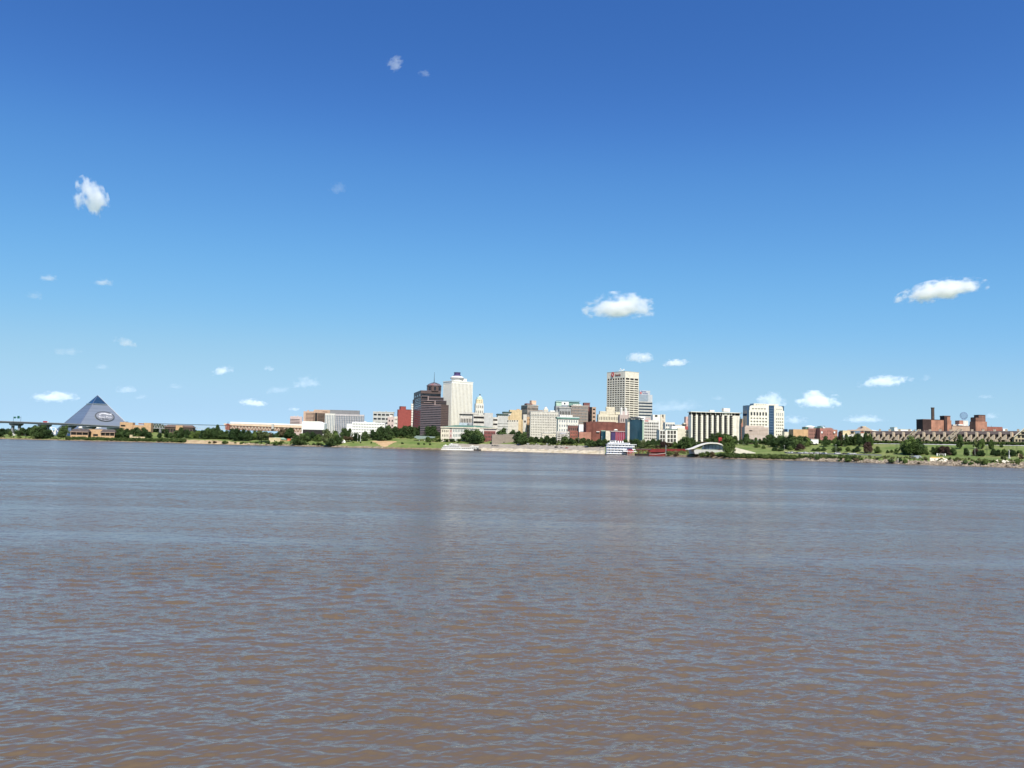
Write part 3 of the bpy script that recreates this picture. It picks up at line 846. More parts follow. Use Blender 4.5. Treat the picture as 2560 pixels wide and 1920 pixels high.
# white tent shelters and boats behind the bridge
for i, (px, wd, lb) in enumerate(((203, 8, 'left white arched tent showing below the bridge deck'), (220, 6, 'small middle white arched tent below the bridge deck'), (246, 9, 'right white arched tent below the bridge near the tan building'))):
    q = P(px, 1069, 2010); r = wd * 2010 / FPX / 2; zb = P(px, 1071, 2010).z; h = 4.5
    t = empty('arched_tent', (q.x, q.y, gz(q.x, q.y)), 0, lb, 'tent', 'white tents under the bridge')
    zz = zb - gz(q.x, q.y)
    MB().prism_y([(r * math.cos(math.pi * k / 10), zz + h * math.sin(math.pi * k / 10)) for k in range(11)], -6, 6).build('canopy', BRIGHT, t)
    for sx in (-1, 1): MB().box(sx * r - .2, sx * r + .2, -5.8, -5.4, 0, zz).build('pole', STEELM, t)
q = ground_at(137, 60)
t = empty('white_sculpture', q, 0, 'white angular sail-like frame standing among trees under the bridge', 'sculpture')
S1 = 1910 / FPX
def pp(px, py): return ((px - 137) * S1, 0, P(px, py, q.y).z - q.z)
for a, c in ((pp(125, 1068), pp(134, 1082)), (pp(125, 1068), pp(137, 1070)), (pp(137, 1070), pp(148, 1084)), (pp(127, 1069), pp(131, 1080))):
    MB().tube(a, c, .7, .5, 5).build('beam', BRIGHT, t)
MB().prism_y([(-2.5, pp(0, 1083)[2]), (2.2, pp(0, 1083)[2]), (1.2, pp(0, 1071)[2]), (0, pp(0, 1070)[2])], -.8, .8).build('sail_panel', BRIGHT, t)
def smallboat(px0, px1, s, label, tiers=1):
    a = ground_at(px0, s); c = ground_at(px1, s); L = c.x - a.x
    r = empty('houseboat', (a.x, a.y, a.z + .2), 0, label, 'boat', 'white boats stored beneath the bridge')
    MB().prism_y([(0, 1.2), (.8, 0), (L - .8, 0), (L, 1.4)], 0, 4).build('hull', BRIGHT, r)
    MB().box(L * .12, L * .7, .4, 3.6, 1.25, 3.2).build('cabin', WHITE, r)
    MB().box(L * .16, L * .66, .32, .38, 1.9, 2.7).build('window', GLASS, r)
    MB().box(L * .08, L * .74, .2, 3.8, 3.22, 3.45).build('roof', BRIGHT, r)
    if tiers > 1: MB().box(L * .2, L * .5, .8, 3.2, 3.5, 5).build('upper_cabin', WHITE, r)
smallboat(26, 37, 75, 'white boat with raised cabin left of the bridge pier foot', 2)
smallboat(49, 60, 72, 'long low white boat right of the bridge pier foot')
smallboat(61, 73, 72, 'second low white boat, farther right of the bridge pier foot')

b = B('dark_roofed_hall', 'low hall with broad brown hipped roof and tan stair block left of the monorail truss', 'building', 412, 483, 1905, 4)
ze = b.lz(1067.5); zt = b.lz(1061.5); w_ = b.w
v = [(-2, -1, ze), (w_ + 1, -1, ze), (w_ + 1, 24, ze), (-2, 24, ze), (3, 9, zt), (w_ - 5, 9, zt), (w_ - 5, 14, zt), (3, 14, zt)]
link_mesh('roof', mesh('roof', v, [(0, 1, 5, 4), (1, 2, 6, 5), (2, 3, 7, 6), (3, 0, 4, 7), (4, 5, 6, 7)], M('brown_metal_roof', (.13, .09, .07), var=.15)), b.root)
b.block(412, 482.5, 1067.8, mat=M('brown_wall', (.14, .10, .075)), yl=1, d=20, F=g(10, 1, .8, .55, .6, 4, .4, DARK, 'opening'))
b.block(440, 457, 1063.5, mat=TAN, yl=-2, d=6); done(b)

# monorail truss bridge
def truss():
    Yt = 1935; a = P(378, 1058, Yt); c = P(566, 1062, Yt); L = c.x - a.x
    zg = gz(a.x, a.y)
    r = empty('monorail_bridge', (a.x, a.y, 0), 0, 'pale grey truss monorail bridge in front of the far trees', 'bridge')
    za, zc = P(378, 1058, Yt).z, P(566, 1063, Yt).z
    zl, zr = za - 10, zc - 9
    n = 30
    Z = lambda t, k: (za + (zc - za) * t) * (1 - k) + (zl + (zr - zl) * t) * k
    MB().add([(0, 0, za), (L, 0, zc), (L, 5, zc), (0, 5, za), (0, 0, za - 1.3), (L, 0, zc - 1.3), (L, 5, zc - 1.3), (0, 5, za - 1.3)],
             [(0, 1, 2, 3), (4, 5, 1, 0)[::-1], (7, 6, 5, 4)]).build('top_chord', DGREY, r)
    MB().add([(0, 0, zl), (L, 0, zr), (L, 5, zr), (0, 5, zl), (0, 0, zl - 1.2), (L, 0, zr - 1.2), (L, 5, zr - 1.2), (0, 5, zl - 1.2)],
             [(0, 1, 2, 3), (4, 5, 1, 0)[::-1], (7, 6, 5, 4)]).build('bottom_chord', M('pale_steel', (.45, .47, .48), rough=.5), r)
    for i in range(n):
        t0, t1, tm = i / n, (i + 1) / n, (i + .5) / n
        for y in (.2,):
            MB().tube((L * t0, y, Z(t0, 0) - 1), (L * tm, y, Z(tm, 1)), .35, n=4).tube((L * tm, y, Z(tm, 1)), (L * t1, y, Z(t1, 0) - 1), .35, n=4).build('truss_brace', MATS['pale_steel'], r)
    for t in (.12, .5, .9):
        MB().box(L * t - 2, L * t + 2, .5, 4.5, zg - 3, Z(t, 1) - 1.2).build('pier', CONC, r)
truss()

# convention hall: long and low, its roof falling to the right
b = B('convention_hall', 'long low convention hall with white roof edge and tan walls behind the trees', 'convention hall', 576, 756, 1990, -3)
x0, x1 = 0, b.w; zl = b.lz(1054.3); zr = b.lz(1060.5, 756)
def slab(px0, px1, t0, t1, h0, h1, yl, d, mat, nm):
    xa, xb = b.lx(px0, yl), b.lx(px1, yl); a = b.lz(t0, px0, yl); c = b.lz(t1, px1, yl); e = b.lz(h0, px0, yl); f_ = b.lz(h1, px1, yl)
    return b.part(MB().prism_y([(xa, e), (xb, f_), (xb, c), (xa, a)], yl, yl + d), nm, mat)
slab(576, 756, 1054.3, 1060.8, 1058.5, 1064, -.3, 50, BRIGHT, 'roof_edge')
slab(560, 757, 1058.6, 1064.3, 1062.6, 1070, 0, 48, M('peach_wall', (.70, .52, .38)), 'wall')
slab(563, 757, 1062.7, 1070.1, 1074, 1080, 2, 44, M('red_mesh_screen', (.30, .16, .12), var=.2), 'lower_wall')
for i in range(23):
    p = 570 + i * 8.2
    x = b.lx(p); yt = 1064.5 + (p - 576) * .04
    z = b.lz(yt, p); zz_ = b.lz(yt + 8, p)
    MB().tube((x, 1.2, zz_), (x + 3, 1.2, z), .6, n=4).tube((x + 3, 1.2, z), (x + 6.4, 1.2, zz_), .6, n=4).build('lattice_brace', CREAM, b.root)
b.block(679, 684, 1060, 1072, mat=LGREY, yl=-6, d=5, name='stair_tower'); done(b)
b = B('red_gabled_pavilion', 'little red building with pointed roof and mast left of the convention hall', 'building', 564, 574, 1950, 5)
b.block(564, 574, 1064, 1075, mat=BRICK, d=8)
b.part(MB().prism_y([(-1, b.lz(1063)), (b.w + 1, b.lz(1063)), (b.w / 2, b.lz(1058.5))], -.5, 8.5), 'roof', M('red_tile_roof', (.22, .06, .045)))
b.part(MB().tube((b.w / 2, 4, b.lz(1059)), (b.w / 2, 4, b.lz(1054)), .35), 'mast', DGREY)
b = B('auditorium', 'windowless bright white auditorium box with cut corner beside the brown hotel', 'auditorium', 755, 811, 1880, 2)
z0 = b.lz(1072.3); z1 = b.lz(1053); W_ = b.w
xc = b.lx(797)
b.part(MB().prism_y([(0, 4), (W_, 4), (W_, b.lz(1058.2, 811)), (b.lx(800), b.lz(1055.2, 800)), (xc, b.lz(1053.6, 797)), (2, z1), (0, b.lz(1054.5))], 0, 40), 'wall', BRIGHT)
b.part(MB().box(b.lx(758), b.lx(808), -1.5, 0, 0, z0 - 1), 'glazed_base', DARK)
b.cap(0, W_, 0, 2, 3.2, .7, BRIGHT, 0, 'base_ledge'); done(b)

b = B('grey_pink_office', 'small pale pink office with four dark window bands left of the brown hotel', 'building', 725, 756, 2080, 12)
b.block(725, 755, 1040.5, mat=PINKST, d=25, F=g(1, 5, .0001, .3, 8, 2, .1))
for y in (1047.6, 1051.2, 1054.8, 1058.4):
    zz = b.lz(y); b.part(MB().box(.2, b.lx(749), -.25, .1, zz - 1.3, zz), 'window_band', GLASS)
b.units(3, b.w - 6, 4, 20, b.lz(1040.5), 2, LGREY); done(b)

b = B('brown_hotel', 'brown stone hotel with dark bands and a vertical slot beside the glass striped office', 'hotel', 758, 824, 2040, 5)
b.block(758, 783.7, 1028, mat=SAND, yl=0, d=20)
b.block(784, 824, 1024, mat=SAND, yl=1, d=22)
for i in range(10):
    y = 1032 + i * 3.35; zz = b.lz(y)
    for p0, p1 in ((763.5, 786), (793.5, 812)):
        b.part(MB().box(b.lx(p0), b.lx(p1), -.2, .95 if p0 > 790 else -.02, zz - 1.35, zz), 'window_band', M('brown_tinted_glass', (.085, .055, .042), rough=.4))
b.part(MB().box(b.lx(787), b.lx(792.6), -.6, .9, 0, b.lz(1032, 787)), 'dark_slot', DARK)
b.units(3, 25, 3, 15, b.lz(1028), 2, SAND)
text('sign_lettering', 'Sheraton', 3.3, DBRICK, b.root, (b.lx(805.5), .8, b.lz(1030.5, 806)), (R(90), 0, 0), sx=.95); done(b)

b = B('striped_glass_office', 'wide office of pale and grey-blue vertical stripes behind the white low block', 'office building', 812, 910, 1960, 8)
b.block(824, 898, 1024.5, mat=M('dull_grey_metal', (.19, .19, .19)), yl=24, d=20, py_px=826, F=g(2, 1, .96, .4, 1.5, 20, .4, GREY, 'louvre'))
b.block(812, 837, 1033.5, mat=WHITE, d=24, F=g(6, 1, .42, .93, 1.5, 0, .3, GLASSP, 'glass_strip', .5))
b.block(837.3, 910, 1035, mat=M('pinkish_mullion', (.48, .44, .44)), yl=.6, d=23, F=g(17, 1, .52, .93, 1.2, 0, .4, GLASSP, 'glass_strip', .6))
for i in range(9):
    zz = b.lz(1039 + i * 4.6); b.part(MB().box(.3, b.w - .3, -.1 if i % 2 else -.14, .5, zz - .4, zz), 'floor_band', LGREY)
done(b)
b = B('white_low_block', 'long low white block with rows of small windows above the waterfront trees', 'building', 867, 962, 1700, 3)
b.block(867, 880, 1059.5, mat=BRIGHT, yl=1, d=18, F=g(4, 4, .5, .4, 1, 1, .5, LGREY))
b.block(880.3, 962, 1055, mat=BRIGHT, d=20, F=g(20, 6, .55, .42, 1.2, .5, .6, M('shaded_glass', (.11, .11, .10), var=.4)), py_px=882)
b.units(12, b.w - 10, 4, 15, b.lz(1055), 3, WHITE); done(b)
b = B('grid_office', 'pale grey concrete office with deep dark windows left of the red brick block', 'office building', 932, 985, 1850, 6)
b.block(932, 984, 1029.5, mat=LGREY, d=22, F=g(5, 6, .78, .42, 1.5, 3, .3, GLASS), L=g(2, 6, .5, .42, 1.5, 3))
b.cap(0, b.w, 0, 22, b.lz(1029.5), .8, WHITE, .5); b.units(4, b.w - 8, 4, 18, b.lz(1029), 2); done(b)
b = B('white_stepped_church', 'pinkish white stepped building in front of the grey grid office', 'building', 968, 997, 1700, 8)
b.block(969, 985, 1042, mat=PINKST, d=12, F=g(2, 4, .4, .4, 3, 2)); b.block(974, 981, 1037.5, 1042, mat=WHITE, yl=2, d=6)
b.block(985.3, 998, 1041, mat=WHITE, yl=1, d=12, F=g(3, 5, .45, .4, 2, 2)); done(b)
b = B('red_brick_warehouse', 'tall windowless red brick block left of the dark stepped tower', 'building', 995, 1029, 1700, 22)
b.block(1000, 1028, 1024.5, mat=REDW, yl=0, d=14, L=None)
b.block(1000.5, 1014, 1016.6, 1024.6, mat=REDW, yl=.4, d=10); b.block(995, 1000, 1023.5, mat=REDW, yl=-.5, d=8)
b.cap(b.lx(1014), b.lx(1028), 0, 14, b.lz(1024.4, 1015), .8, DBRICK, .1); b.cap(b.lx(1000.5), b.lx(1014), .4, 10, b.lz(1016.4, 1000), .8, DBRICK, .1); done(b)
b = B('cream_slab', 'thin cream slab showing between red brick block and dark tower', 'building', 1027, 1034, 1760, 10)
b.block(1027, 1033, 1009, mat=IVORY, d=10, F=g(2, 14, .4, .4)); done(b)

# dark stepped granite tower with domed top
def dark_tower():
    b = B('stepped_tower', 'dark brown stepped office tower with domed crown and thin spire', 'skyscraper', 1051, 1102, 1600, 14)
    ys = lambda a: b.ly(a)
    dL = b.ly(1033, 0)
    H = lambda py, px=1060: b.lz(py, px)
    top = H(1012, 1110)
    xr = b.lx(1102); xR = b.lx(1121)
    fl = 15
    b.blk(0, xr, 0, dL, 0, top, MAUVE, F=g(1, fl + 4, .995, .62, .6, .5, .05, GLASS, 'window_band', .4), L=g(1, fl + 4, .96, .55, .6, .5, .3, GLASS, 'window_band', .4))
    b.blk(xr + .05, xR, 1.5, dL, 0, top - .2, BROWNST, F=g(7, fl + 4, .5, .5, .6, .5, .5, GLASS, 'window', .4))
    z1, z2, z3 = H(1002.5, 1110), H(993), H(977)
    xa, xb_ = b.lx(1115), b.lx(1108); xc = b.lx(1101)
    b.blk(0, xa, 1.0, dL, top + .02, z1, BROWNST, F=g(1, 2, .99, .62, .3, .3, .05, GLASS, 'window_band', .3), L=g(1, 2, .95, .45, .5, .3, .3, GLASS, 'window_band'))
    b.blk(0, xb_, 2.0, dL, z1 + .02, z2, BROWNST, F=g(1, 2, .99, .65, .3, .3, .05, GLASS, 'window_band', .3), L=g(1, 2, .95, .45, .5, .3, .3, GLASS, 'window_band'))
    b.blk(-.3, xc, 3.0, dL, z2 + .02, z3, BROWNST, F=g(1, 1, .99, .62, 3, 1, .05, GLASS, 'window_band', .3), L=g(3, 1, .7, .5, 4, 1, 1, GLASS, 'window'))
    b.cap(0, xa, 1.0, dL, z1 - .1, .9, MAUVE, .25, 'parapet'); b.cap(0, xb_, 2, dL, z2 - .1, .9, MAUVE, .25, 'parapet'); b.cap(0, xc, 3, dL, z3 - .1, 1.1, MAUVE, .35, 'parapet')
    for (p0, p1, py) in ((1053, 1068, 990), (1066, 1084, 1001.5), (1058, 1078, 1006.5), (1084, 1101, 1012.8)):
        zz = H(py, p0); b.part(MB().box(b.lx(p0), b.lx(p1), -.5, 2.6, zz - .3, zz + .5), 'terrace_slab', M('terrace_stone', (.30, .23, .22)))
    for p0, za, zb in ((1067.5, 990, 1002), (1085, 1001, 1012)):
        b.part(MB().box(b.lx(p0), b.lx(p0 + 2.6), -.4, 1.6, H(zb, p0), H(za, p0)), 'terrace_pier', M('terrace_stone', (.30, .23, .22)))
    # left wing box that sticks out
    b.blk(-1, 8, dL - 2, dL + 9, H(1004), H(993), BROWNST, F=g(1, 2, .8, .45), L=g(3, 2, .7, .45))
    b.blk(0, 8, dL + .2, dL + 6, 0, H(1004) - .05, BROWNST, L=g(1, 16, .9, .45, .5, .5, .3, GLASS, 'window_band'))
    # crown
    cx = (b.lx(1066, 10) + b.lx(1101, 10)) / 2; cyy = 14; r = (b.lx(1101, 10) - b.lx(1066, 10)) / 2
    zb, zm = z3 + .5, H(964, 1083)
    n = 8; a0 = math.pi / 8
    b.part(MB().lathe(cx, cyy, [(r * 1.06, zb - .3), (r * 1.06, zm), (r * 1.0, zm + .1)], n, a0), 'crown_drum', BROWNST)
    for i in range(8):
        a = a0 + math.pi / 8 + i * math.pi / 4
        rr = r * 1.06 * math.cos(math.pi / 8)
        p = Vector((cx + rr * math.cos(a), cyy + rr * math.sin(a), 0)); t = Vector((-math.sin(a), math.cos(a), 0)); nn = Vector((math.cos(a), math.sin(a), 0))
        q0 = p - t * 2 + nn * .1; q1 = p + t * 2 + nn * .1
        b.part(MB().add([(q0.x, q0.y, zb + 1), (q1.x, q1.y, zb + 1), (q1.x, q1.y, zm - 2), (q0.x, q0.y, zm - 2)], [(0, 1, 2, 3)]), 'crown_window', GLASS)
    zd = H(955.5, 1083)
    b.part(MB().lathe(cx, cyy, [(r * 1.12, zm), (r * 1.12, zm + .8), (r * .98, zm + 1), (r * .95, zm + (zd - zm) * .25), (r * .72, zm + (zd - zm) * .62), (r * .36, zm + (zd - zm) * .9), (r * .08, zd)], n, a0), 'dome', MAUVE)
    for i in range(8):
        a = a0 + i * math.pi / 4
        mb = MB(); pr = [(.97, 1.2), (.96, (zd - zm) * .27), (.74, (zd - zm) * .64), (.38, (zd - zm) * .92), (.08, zd - zm + .5)]
        for (ra, za), (rb, zb2) in zip(pr, pr[1:]):
            mb.tube((cx + r * ra * math.cos(a), cyy + r * ra * math.sin(a), zm + za), (cx + r * rb * math.cos(a), cyy + r * rb * math.sin(a), zm + zb2), .35, n=4)
        b.part(mb, 'dome_rib', DGREY)
        if i % 2: b.part(MB().add([(cx + r * 1.02 * math.cos(a - .2), cyy + r * 1.02 * math.sin(a - .2), zm + 1), (cx + r * 1.02 * math.cos(a + .2), cyy + r * 1.02 * math.sin(a + .2), zm + 1), (cx + r * .8 * math.cos(a), cyy + r * .8 * math.sin(a), zm + (zd - zm) * .62)], [(0, 1, 2)]), 'dormer', BRICK)
    b.part(MB().tube((cx, cyy, zd - .5), (cx, cyy, H(945, 1083)), .75, .45).tube((cx, cyy, H(945, 1083)), (cx, cyy, H(929, 1083)), .45, .22), 'spire', DGREY)
    done(b)
dark_tower()

# tall white ribbed tower with revolving restaurant
def ribbed():
    b = B('ribbed_tower', 'tallest white tower with fine vertical ribs and a round restaurant on its roof', 'skyscraper', 1127, 1180, 1720, 36)
    dL = b.ly(1105.5); W_ = b.w; z1 = b.lz(953.5); 
    b.blk(0, W_, 0, dL, 0, z1, IVORY, F=g(15, 1, .40, .975, 2.2, 0, .6, M('bronze_glass', (.36, .33, .27), var=.2, rough=.3), 'window_strip', .7),
          L=g(8, 1, .40, .975, 2.2, 0, .6, MATS['bronze_glass'], 'window_strip', .7))
    b.cap(0, W_, 0, dL, z1, 1.6, IVORY, .5)
    cx = b.lx(1140, dL / 2); cyy = dL / 2; r = (b.lx(1154, dL / 2) - b.lx(1125, dL / 2)) / 2
    H = lambda py: b.lz(py, 1140, dL / 2)
    b.part(MB().lathe(cx, cyy, [(r * .82, z1 + 1), (r * .85, H(947.5)), (r * .98, H(946.5))], 28), 'restaurant_base', WHITE)
    b.part(MB().lathe(cx, cyy, [(r * .99, H(947.2)), (r * 1.0, H(944.3))], 28), 'restaurant_window', GREY)
    b.part(MB().lathe(cx, cyy, [(r, H(944.4)), (r * .97, H(943.3)), (r * .66, H(940.8)), (r * .6, H(940.5))], 28), 'restaurant_roof', BRIGHT)
    b.part(MB().lathe(cx, cyy, [(r * .6, H(940.6)), (r * .58, H(939)), (r * .46, H(937)), (r * .46, H(932.8)), (r * .5, H(932.5)), (r * .5, H(931))], 24), 'crown_sign', PURP)
    b.part(MB().box(b.lx(1154, 8), b.lx(1164.5, 8), 8, 18, z1 + 1, b.lz(946.5, 1158, 8)), 'penthouse', WHITE)
    done(b)
ribbed()

b = B('art_deco_tower', 'slim white art deco tower with golden stepped crown beside the ribbed tower', 'skyscraper', 1188, 1208.5, 1800, 10)
H = lambda py: b.lz(py, 1198)
b.block(1188, 1208.5, 1008.5, mat=WHITE, d=16, F=g(4, 7, .42, .5, 1.5, 2, 1, M('pale_window', (.16, .16, .15), var=.4)), L=g(3, 7, .4, .5, 1.5, 2, 1, MATS['pale_window']))
b.block(1190, 1206.5, 998, 1008.4, mat=M('pale_gold_stone', (.70, .60, .40)), yl=1.5, d=13, F=g(3, 2, .4, .5, 1.5, 1, 1, MATS['pale_window']))
b.block(1192, 1204.5, 993, 997.9, mat=M('greenish_stone', (.52, .62, .50)), yl=3, d=10)
cx = (b.lx(1192, 8) + b.lx(1204.5, 8)) / 2
b.part(MB().lathe(cx, 8, [(4.4, H(993) - .2), (3.6, H(991.5)), (2.0, H(989.5)), (.9, H(988.5))], 8), 'cupola', MATS['greenish_stone'])
b.part(MB().lathe(cx, 8, [(.4, H(988.6)), (.5, H(988)), (1.5, H(987.2)), (1.6, H(985.8)), (.9, H(985))], 8), 'lantern', DGREY); done(b)

b = B('banded_parking_garage', 'grey parking garage with dark bands and blank end panel right of the ribbed tower', 'parking garage', 1182, 1244, 1560, 8)
b.block(1183, 1210.5, 1036, mat=PALE, d=20, F=g(1, 5, .97, .42, 1, 3, .3, DARK, 'parking_deck_opening'))
b.block(1210.7, 1232, 1032, mat=LGREY, yl=-1, d=22); b.block(1232.3, 1244, 1043, mat=PALE, yl=.3, d=18, F=g(1, 5, .95, .4, 1, 3, .2, DARK, 'parking_deck_opening')); done(b)
b = B('round_topped_office', 'low office with dark band and wide pale roof below the ribbed tower', 'office building', 1150, 1184, 1600, 6)
b.block(1150, 1184, 1034.5, mat=PALE, d=18, F=g(8, 2, .6, .5, 4, 8, .5, SHADE))
b.part(MB().box(-.8, b.lx(1191), -1.4, 19, b.lz(1036.5), b.lz(1034.6)), 'roof_band', DARK)
b.part(MB().prism_y([(-1, b.lz(1034.5)), (b.lx(1197), b.lz(1034.5)), (b.lx(1195), b.lz(1031)), (b.lx(1160), b.lz(1029.5))], 0, 16), 'roof', PALE); done(b)

b = B('classical_customs_house', 'long cream classical building with green roof and white arcade behind the boats', 'building', 1103, 1241, 1530, 4)
H = lambda py, px=1103: b.lz(py, px)
b.block(1103, 1124.5, 1069.5, mat=CREAM, d=16, F=g(4, 3, .4, .5, 1.6, .8, 1.2, SHADE))
b.block(1124.8, 1131, 1069.8, mat=PINKST, yl=.5, d=14, F=g(1, 3, .5, .5, 1.6, .8, .5, BRICK))
b.block(1131.3, 1165, 1068.5, mat=WHITE, yl=0, d=16, F=g(8, 3, .5, .55, 1.5, .8, 1, M('cool_glass', (.16, .22, .21), var=.3)))
b.block(1165.3, 1210, 1072, mat=WHITE, yl=-.5, d=16, F=g(9, 2, .5, .6, 1.5, 2, 1, SHADE))
b.block(1210.3, 1241, 1071, mat=PINKST, yl=.2, d=16, F=g(6, 1, .55, .5, 1.5, 9, 1, DBRICK))
b.part(MB().box(-1, b.w + .8, -1.6, 17, H(1069), H(1066.6)), 'cornice', CREAM)
b.part(MB().prism_y([(0, H(1066.5)), (b.w * .98, H(1066.5)), (b.lx(1195), H(1062.7, 1140)), (b.lx(1140), H(1062.7, 1140))], 0, 15), 'roof', GRNROOF)
b.part(MB().prism_y([(b.lx(1175), H(1071, 1175)), (b.lx(1200), H(1071, 1175)), (b.lx(1187), H(1066.8, 1187))], -2.4, -1.7), 'pediment', CREAM)
b.block(1148, 1180, 1056.5, 1064, mat=M('pale_blue_cladding', (.42, .47, .50)), yl=9, d=6, name='penthouse')
b.part(MB().lathe(b.lx(1175, 8), 9, [(4.5, H(1064)), (4.8, H(1057)), (2.5, H(1054.8))], 12), 'rooftop_tank', GREY); done(b)

b = B('brick_parking_ramp', 'dark red brick building left of the blank concrete garage', 'building', 1211, 1240, 1500, 3)
b.block(1211, 1239, 1077.5, mat=M('plum_brick', (.22, .075, .07)), d=12, F=g(7, 3, .5, .5, .8, 1, .5, SHADE)); done(b)
b = B('blank_garage', 'blank taupe concrete garage standing on the top of the cobblestone landing', 'parking garage', 1231, 1296, 1450, 3, zb=gz(K(1260) * 1450, 1450) - 4)
b.block(1231, 1294, 1087, mat=M('taupe_block', (.28, .235, .19), streak=.1), d=26, F=None)
b.cap(0, b.w * .97, 0, 26, b.lz(1087), .6, TAUPE, .2, 'parapet'); b.block(1259, 1294, 1085.6, 1087, mat=MATS['taupe_block'], yl=4, d=14)
for y in (1092, 1096.5, 1101, 1105.5): b.part(MB().box(.3, b.w * .965, -.12, .05, b.lz(y) - .12, b.lz(y)), 'joint_line', TAUPE)
for p in (1262, 1279, 1291): b.part(MB().box(b.lx(p), b.lx(p + 4), -.2, .1, b.lz(1112, p), b.lz(1110.4, p)), 'opening', DARK)
b.part(MB().box(b.lx(1260), b.lx(1262), -.2, .1, b.lz(1107.5, 1260), b.lz(1104.5, 1260)), 'door', DARK)
b.block(1294.2, 1296.5, 1087, mat=LGREY, yl=-.4, d=6, name='stair_wall'); done(b)

b = B('pale_law_building', 'pale grey stone building with flat dark green cap roofs and five square windows', 'building', 1244, 1296, 1650, 7)
b.block(1244, 1270, 1037, mat=LGREY, d=20, F=g(1, 1, .001, .1, 5, 5))
b.part(MB().box(-1, b.lx(1270.5), -1.5, 21, b.lz(1037), b.lz(1034.2)), 'roof', M('dark_green_roof', (.05, .085, .075), rough=.5))
b.block(1270.2, 1296, 1050, mat=PALE, yl=-.6, d=18)
b.block(1258, 1277, 1032, 1037, mat=PALE, yl=5, d=14); b.part(MB().box(b.lx(1257, 4), b.lx(1279, 4), 4, 20, b.lz(1032, 1257, 4), b.lz(1029, 1257, 4)), 'roof', MATS['dark_green_roof'])
for i, p in enumerate((1268.5, 1274, 1279.5, 1285, 1292)): b.part(MB().box(b.lx(p), b.lx(p + 2.6), -.9, -.5, b.lz(1053.5, p), b.lz(1050.9, p)), 'window', GLASS)
for i in range(3):
    z = b.lz(1058 + i * 7); b.part(MB().box(.5, b.w - .5, -.75, -.1, z - .3, z), 'ledge', LGREY)
done(b)
b = B('tan_stepped_building', 'yellow tan stepped building without windows behind the pale grey stone one', 'building', 1274, 1327, 1700, 6)
b.block(1274, 1304, 1024.5, mat=M('yellow_tan_brick', (.62, .48, .28), streak=.15), d=20)
b.block(1304.3, 1327, 1049, mat=MATS['yellow_tan_brick'], yl=-2, d=18, F=g(7, 8, .3, .3, 2, 2, 1, M('faded_opening', (.42, .32, .2)))); b.block(1268, 1274, 1040, mat=MATS['yellow_tan_brick'], yl=2, d=10)
b.units(4, b.w * .5, 4, 16, b.lz(1024.5), 2, TAN); done(b)
b = B('brown_hotel_block', 'taupe mid-rise with projecting cornice and orange penthouse above the tan building', 'building', 1302, 1345, 1820, 24)
dL = 12
b.block(1318, 1345, 1013.5, mat=TAUPE, d=24, sidepx=1302, F=g(8, 7, .6, .5, 2, 2, .5, SHADE), L=g(5, 7, .7, .45, 2, 2, .5, SHADE), py_px=1319)
b.block(1328, 1339.5, 1001, 1011, mat=M('peach_stucco', (.66, .46, .33)), yl=6, d=10, name='penthouse')
b.block(1316, 1330, 1008.5, 1013, mat=DBRICK, yl=4, d=12, name='penthouse')
z = b.lz(1013.5, 1319); x0_ = b.lx(1318)
b.part(MB().box(x0_ - .8, b.lx(1345) + .8, -1, 30, z, z + 1.2), 'cornice', PALE)
b.part(MB().box(b.lx(1313, 14), b.lx(1321, 14), 14, 15, z + 1, z + 5), 'red_sign', REDP); done(b)
b = B('small_tan_penthouse', 'small tan rooftop house with a dark doorway between tan building and cream grid block', 'building', 1308, 1328, 1640, 5)
b.block(1308, 1317, 1036, mat=PALE, d=8, F=g(1, 1, .6, .25, 6, 30, 1, DARK)); b.block(1317.3, 1328, 1042, mat=TAN, yl=1, d=8, F=g(3, 6, .4, .4, 2, 3, .5, SHADE))
b.part(MB().tube((b.lx(1310, 2), 1, b.lz(1050)), (b.lx(1316, 2), 1, b.lz(1037)), .7), 'duct', DBRICK); done(b)

b = B('cream_grid_block', 'broad cream stone block with many rows of small windows in the middle of the skyline', 'building', 1326, 1396, 1600, 3)
wm = M('small_dull_window', (.15, .14, .12), var=.5, scale=.3)
b.block(1326, 1396, 1029, mat=PALE, d=22, F=g(16, 11, .42, .48, 3.0, 1, 1.2, wm, 'window', .25), L=g(5, 11, .4, .45, 3, 1, 1, wm))
b.cap(0, b.w, 0, 22, b.lz(1038.3), .5, LGREY, .5, 'belt_course'); b.cap(0, b.w, 0, 22, b.lz(1029), .9, LGREY, .4)
b.block(1346, 1357, 1025, 1029, mat=TAUPE, yl=5, d=8, name='penthouse'); b.block(1359, 1370, 1022.5, 1029, mat=CREAM, yl=4, d=8, name='dome_base', F=g(2, 1, .3, .5))
b.part(MB().lathe(b.lx(1364, 8), 8, [(3.2, b.lz(1022.8)), (3.2, b.lz(1020)), (2.4, b.lz(1017.6)), (1.6, b.lz(1016.8)), (1.9, b.lz(1015.6))], 14), 'dome', WHITE)
b.block(1375, 1387, 1026, 1029, mat=WHITE, yl=5, d=8, name='penthouse'); done(b)

